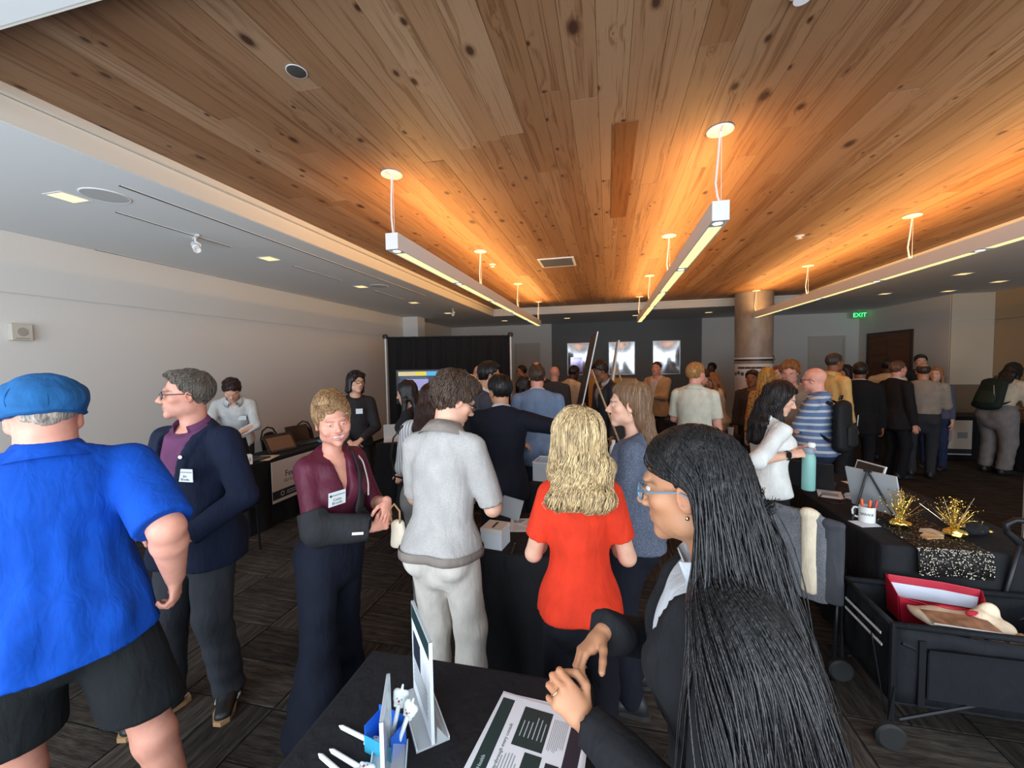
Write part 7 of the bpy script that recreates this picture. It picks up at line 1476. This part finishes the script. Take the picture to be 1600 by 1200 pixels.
MB().tube([(0, 0, z1), (wx, 0, z1-.012)], .015, 8).tube([(0, wy, z1), (wx, wy, z1-.012)], .015, 8).tube([(0, 0, z1), (0, wy, z1)], .013, 8).tube([(wx, 0, z1), (wx, wy, z1)], .013, 8).build('rim', m_can, wg, 'all')
for y in (-.004, wy+.004): MB().tube([(0.03, y, .12), (wx-.03, y, z1-.08)], .008, 6).tube([(.03, y, z1-.08), (wx-.03, y, .12)], .008, 6).build('cross_brace', m_tub, wg)
for k, (y0_, z_) in enumerate(((.06, .47), (.05, .42))): MB().box((-.016, y0_, z_), (-.012, wy-.05, z_+.012)).build('reflective_stripe', mat('reflect', (.7, .7, .68), .3), wg)
pk = MB().box((.12, -.022, .24), (wx-.06, -.012, .46), .004).build('mesh_pocket', m_can, wg); MB().box((.12, -.026, .455), (wx-.06, -.02, .47)).build('pocket_hem', m_tub, pk); MB().box((.09, -.016, .20), (.115, -.008, .50)).build('webbing_strap', m_tub, wg)
MB().tube([(.0, -.02, .28), (-.02, -.02, .12)], .003, 4).tube([(-.03, .1, .45), (-.01, .02, .12)], .003, 4).build('cord', m_tub, wg)
hd = empty('pull_handle', (.67, wy+.02, 0), 0, wg); MB().tube([(0, 0, .2), (.05, .0, .55), (.10, 0, .82)], .012, 8).build('shaft', m_tub, hd, 'all'); MB().tube([(.10, 0, .80), (.045, 0, .86), (.04, 0, .90), (.075, 0, .925), (.15, 0, .92), (.175, 0, .89), (.165, 0, .85), (.11, 0, .80)], .014, 8, True).build('grip', m_tub, hd, 'all')
# things lying in the wagon
r = thing('tote_bag', 'red and white insulated bag lying in the wagon', 'bag', (1.24+.36, 2.14+.25, .48), rad(-6)); r.scale = (.74, .9, .9); m_red = mat('red_nylon', N_(176, 22, 48), .45)
def bagwall(name, pts, m, th=.008):
    mb = MB(); n = len(pts); V = [Vector(p) for p in pts]; nn = (V[1]-V[0]).cross(V[2]-V[1]).normalized()*th; mb.prism(V, nn); o = mb.build(name, m, r); bv = o.modifiers.new('soft', 'BEVEL'); bv.width = .004; bv.segments = 2; return o
bagwall('back_wall', [(-.24, .08, -.06), (.24, .08, -.06), (.25, .09, .125), (.05, .095, .14), (-.25, .09, .15)], m_red); bagwall('back_lining', [(-.225, .074, .03), (.225, .074, .02), (.235, .080, .085), (.05, .084, .098), (-.235, .080, .108)], mat('lining_pale', (.62, .66, .76), .5), .004)
bagwall('front_wall', [(-.24, -.04, -.06), (.24, -.03, -.06), (.22, -.02, .04), (-.05, -.05, .06), (-.25, -.03, .085)], m_red); bagwall('side_wall', [(-.245, -.035, -.06), (-.25, .09, -.06), (-.26, .095, .15), (-.255, -.03, .085)], m_red); bagwall('side_wall', [(.24, .08, -.06), (.24, -.03, -.06), (.225, -.02, .05), (.26, .085, .125)], m_red)
MB().tube([(-.12, -.05, .05), (-.06, -.085, .085), (.06, -.085, .08), (.12, -.045, .05)], .011, 6, flat=.4).build('handle', m_red, r, 'all')
r = thing('canvas_tote', 'cream canvas tote with round end lying in the wagon', 'bag', (1.24+.34, 2.14+.12, .53), rad(3)); r.scale = (.85, 1, 1); F = Field((-.3, -.12, -.06), (.3, .12, .14), .009, .02); F.cone((-.19, .0, .01), (.17, -.02, .005), (.085, .02), (.08, .02), u=(0, 1, 0)); F.cone((.10, .0, .01), (.17, -.05, .0), (.05, .04), (.055, .02), u=(0, 1, 0)); F.ell((.15, .02, .03), (.05, .03, .055)); P, Q, N = F.mesh(); np_mesh('bag_body', [(P+N*(.007*nz(P, 26, 6))[:, None], Q)], cloth(N_(226, 206, 178), .85), r)
MB().box((.02, -.02, .03), (.10, .0, .05), .006).build('red_trim', MATS['red_nylon'], r)
r = thing('magazine', 'brown-covered magazine on top of the cream tote', 'magazine', (1.24+.30, 2.14+.06, .555), rad(-6)); r.scale = (.8, 1, 1); MB().box((-.15, -.06, 0), (.14, .05, .006)).build('pages', m_paper, r); box('cover', (-.15, -.06, .006), (.14, .05, .0075), mat('cover_brown', N_(150, 110, 84), .4, noise=((20, 20, 20), .5)), r)
r = thing('wooden_crate', 'slatted tan crate inside the wagon', 'crate', (1.24+.52, 2.14+.07, .42), 0)
for i in range(6): MB().box((-.2+i*.07, -.04, 0), (-.2+i*.07+.05, -.03, .12)).build('slat', mat('crate_tan', N_(190, 140, 104), .6), r)
MB().box((-.2, -.03, .0), (.2, .08, .01)).build('crate_base', MATS['crate_tan'], r)
# --- right wall tables
table('black-clothed table against pale wall panel at right', 5.15, 6.45, 8.35, 8.95); table('black-clothed table along the tan right wall', 6.05, 6.65, 6.2, 8.0)
r = thing('table_sign', 'white sign with black footer hung on the right wall table', 'sign', (5.62, 8.305, .12), 0); box('sign_sheet', (-.26, -.002, .08), (.26, .002, .56), mat('sign_paper', N_(226, 214, 200), .7), r); box('sign_footer', (-.26, -.003, .0), (.26, .003, .08), m_ink, r); box('footer_edge', (-.26, -.003, -.02), (.26, .003, 0), m_white, r); box('print_block', (-.2, -.003, .2), (-.02, .003, .46), mat('print_rose', N_(196, 168, 158), .7), r); box('print_block', (.06, -.003, .26), (.2, .003, .36), m_greyp, r)
r = thing('sample_cylinder', 'tall dark cylinder with pale bands on right wall table', 'cylinder', (5.58, 8.6, TZ)); MB().lathe([(.05, 0), (.05, .02), (.035, .03), (.035, .36), (.045, .37), (.045, .40), (.02, .42), (.001, .42)], 20).build('tube', m_bdark, r, True)
for z in (.10, .2, .3): MB().lathe([(.036, z), (.036, z+.03)], 20, cap=False).build('band', mat('band_pale', N_(176, 160, 140), .6), r, True)
bottle('white bottle on the right wall table', (5.40, 8.55, TZ), .04, .22, (.7, .68, .62), (.6, .6, .58))
r = thing('card_box', 'pale green carton on table before backpack woman', 'box', (6.25, 7.6, TZ), rad(8)); MB().box((-.13, -.1, 0), (.13, .1, .17), .003).build('carton', mat('card_green', N_(150, 160, 130), .6), r); box('printed_mark', (-.132, -.05, .05), (-.13, .05, .12), m_greyp, r)
r = thing('banner_stand', 'pale roll-up banner edge at the right side of picture', 'banner', (2.88, 3.62, 0), rad(-12)); MB().box((0, -.012, .03), (.8, .012, 1.98)).build('banner_sheet', mat('banner_pale', N_(176, 182, 186), .6), r); MB().box((-.02, -.08, 0), (.82, .08, .05), .01).build('foot', m_leg, r); MB().tube([(.0, 0, 1.99), (.8, 0, 1.99)], .014, 8).build('top_rail', m_leg, r)
r = thing('papers', 'papers held by the man in tan jacket', 'paper', (.88, 7.95, 0), rad(150)); MB().box((-.13, .28, 1.13), (.13, .46, 1.145)).build('sheet_pile', m_paper, r)
r = thing('folded_paper', 'small white folded paper held by striped polo man', 'paper', (1.95, 4.48, 0), rad(52)); MB().box((-.05, .36, 1.02), (.12, .46, 1.03)).build('sheet', m_paper, r)
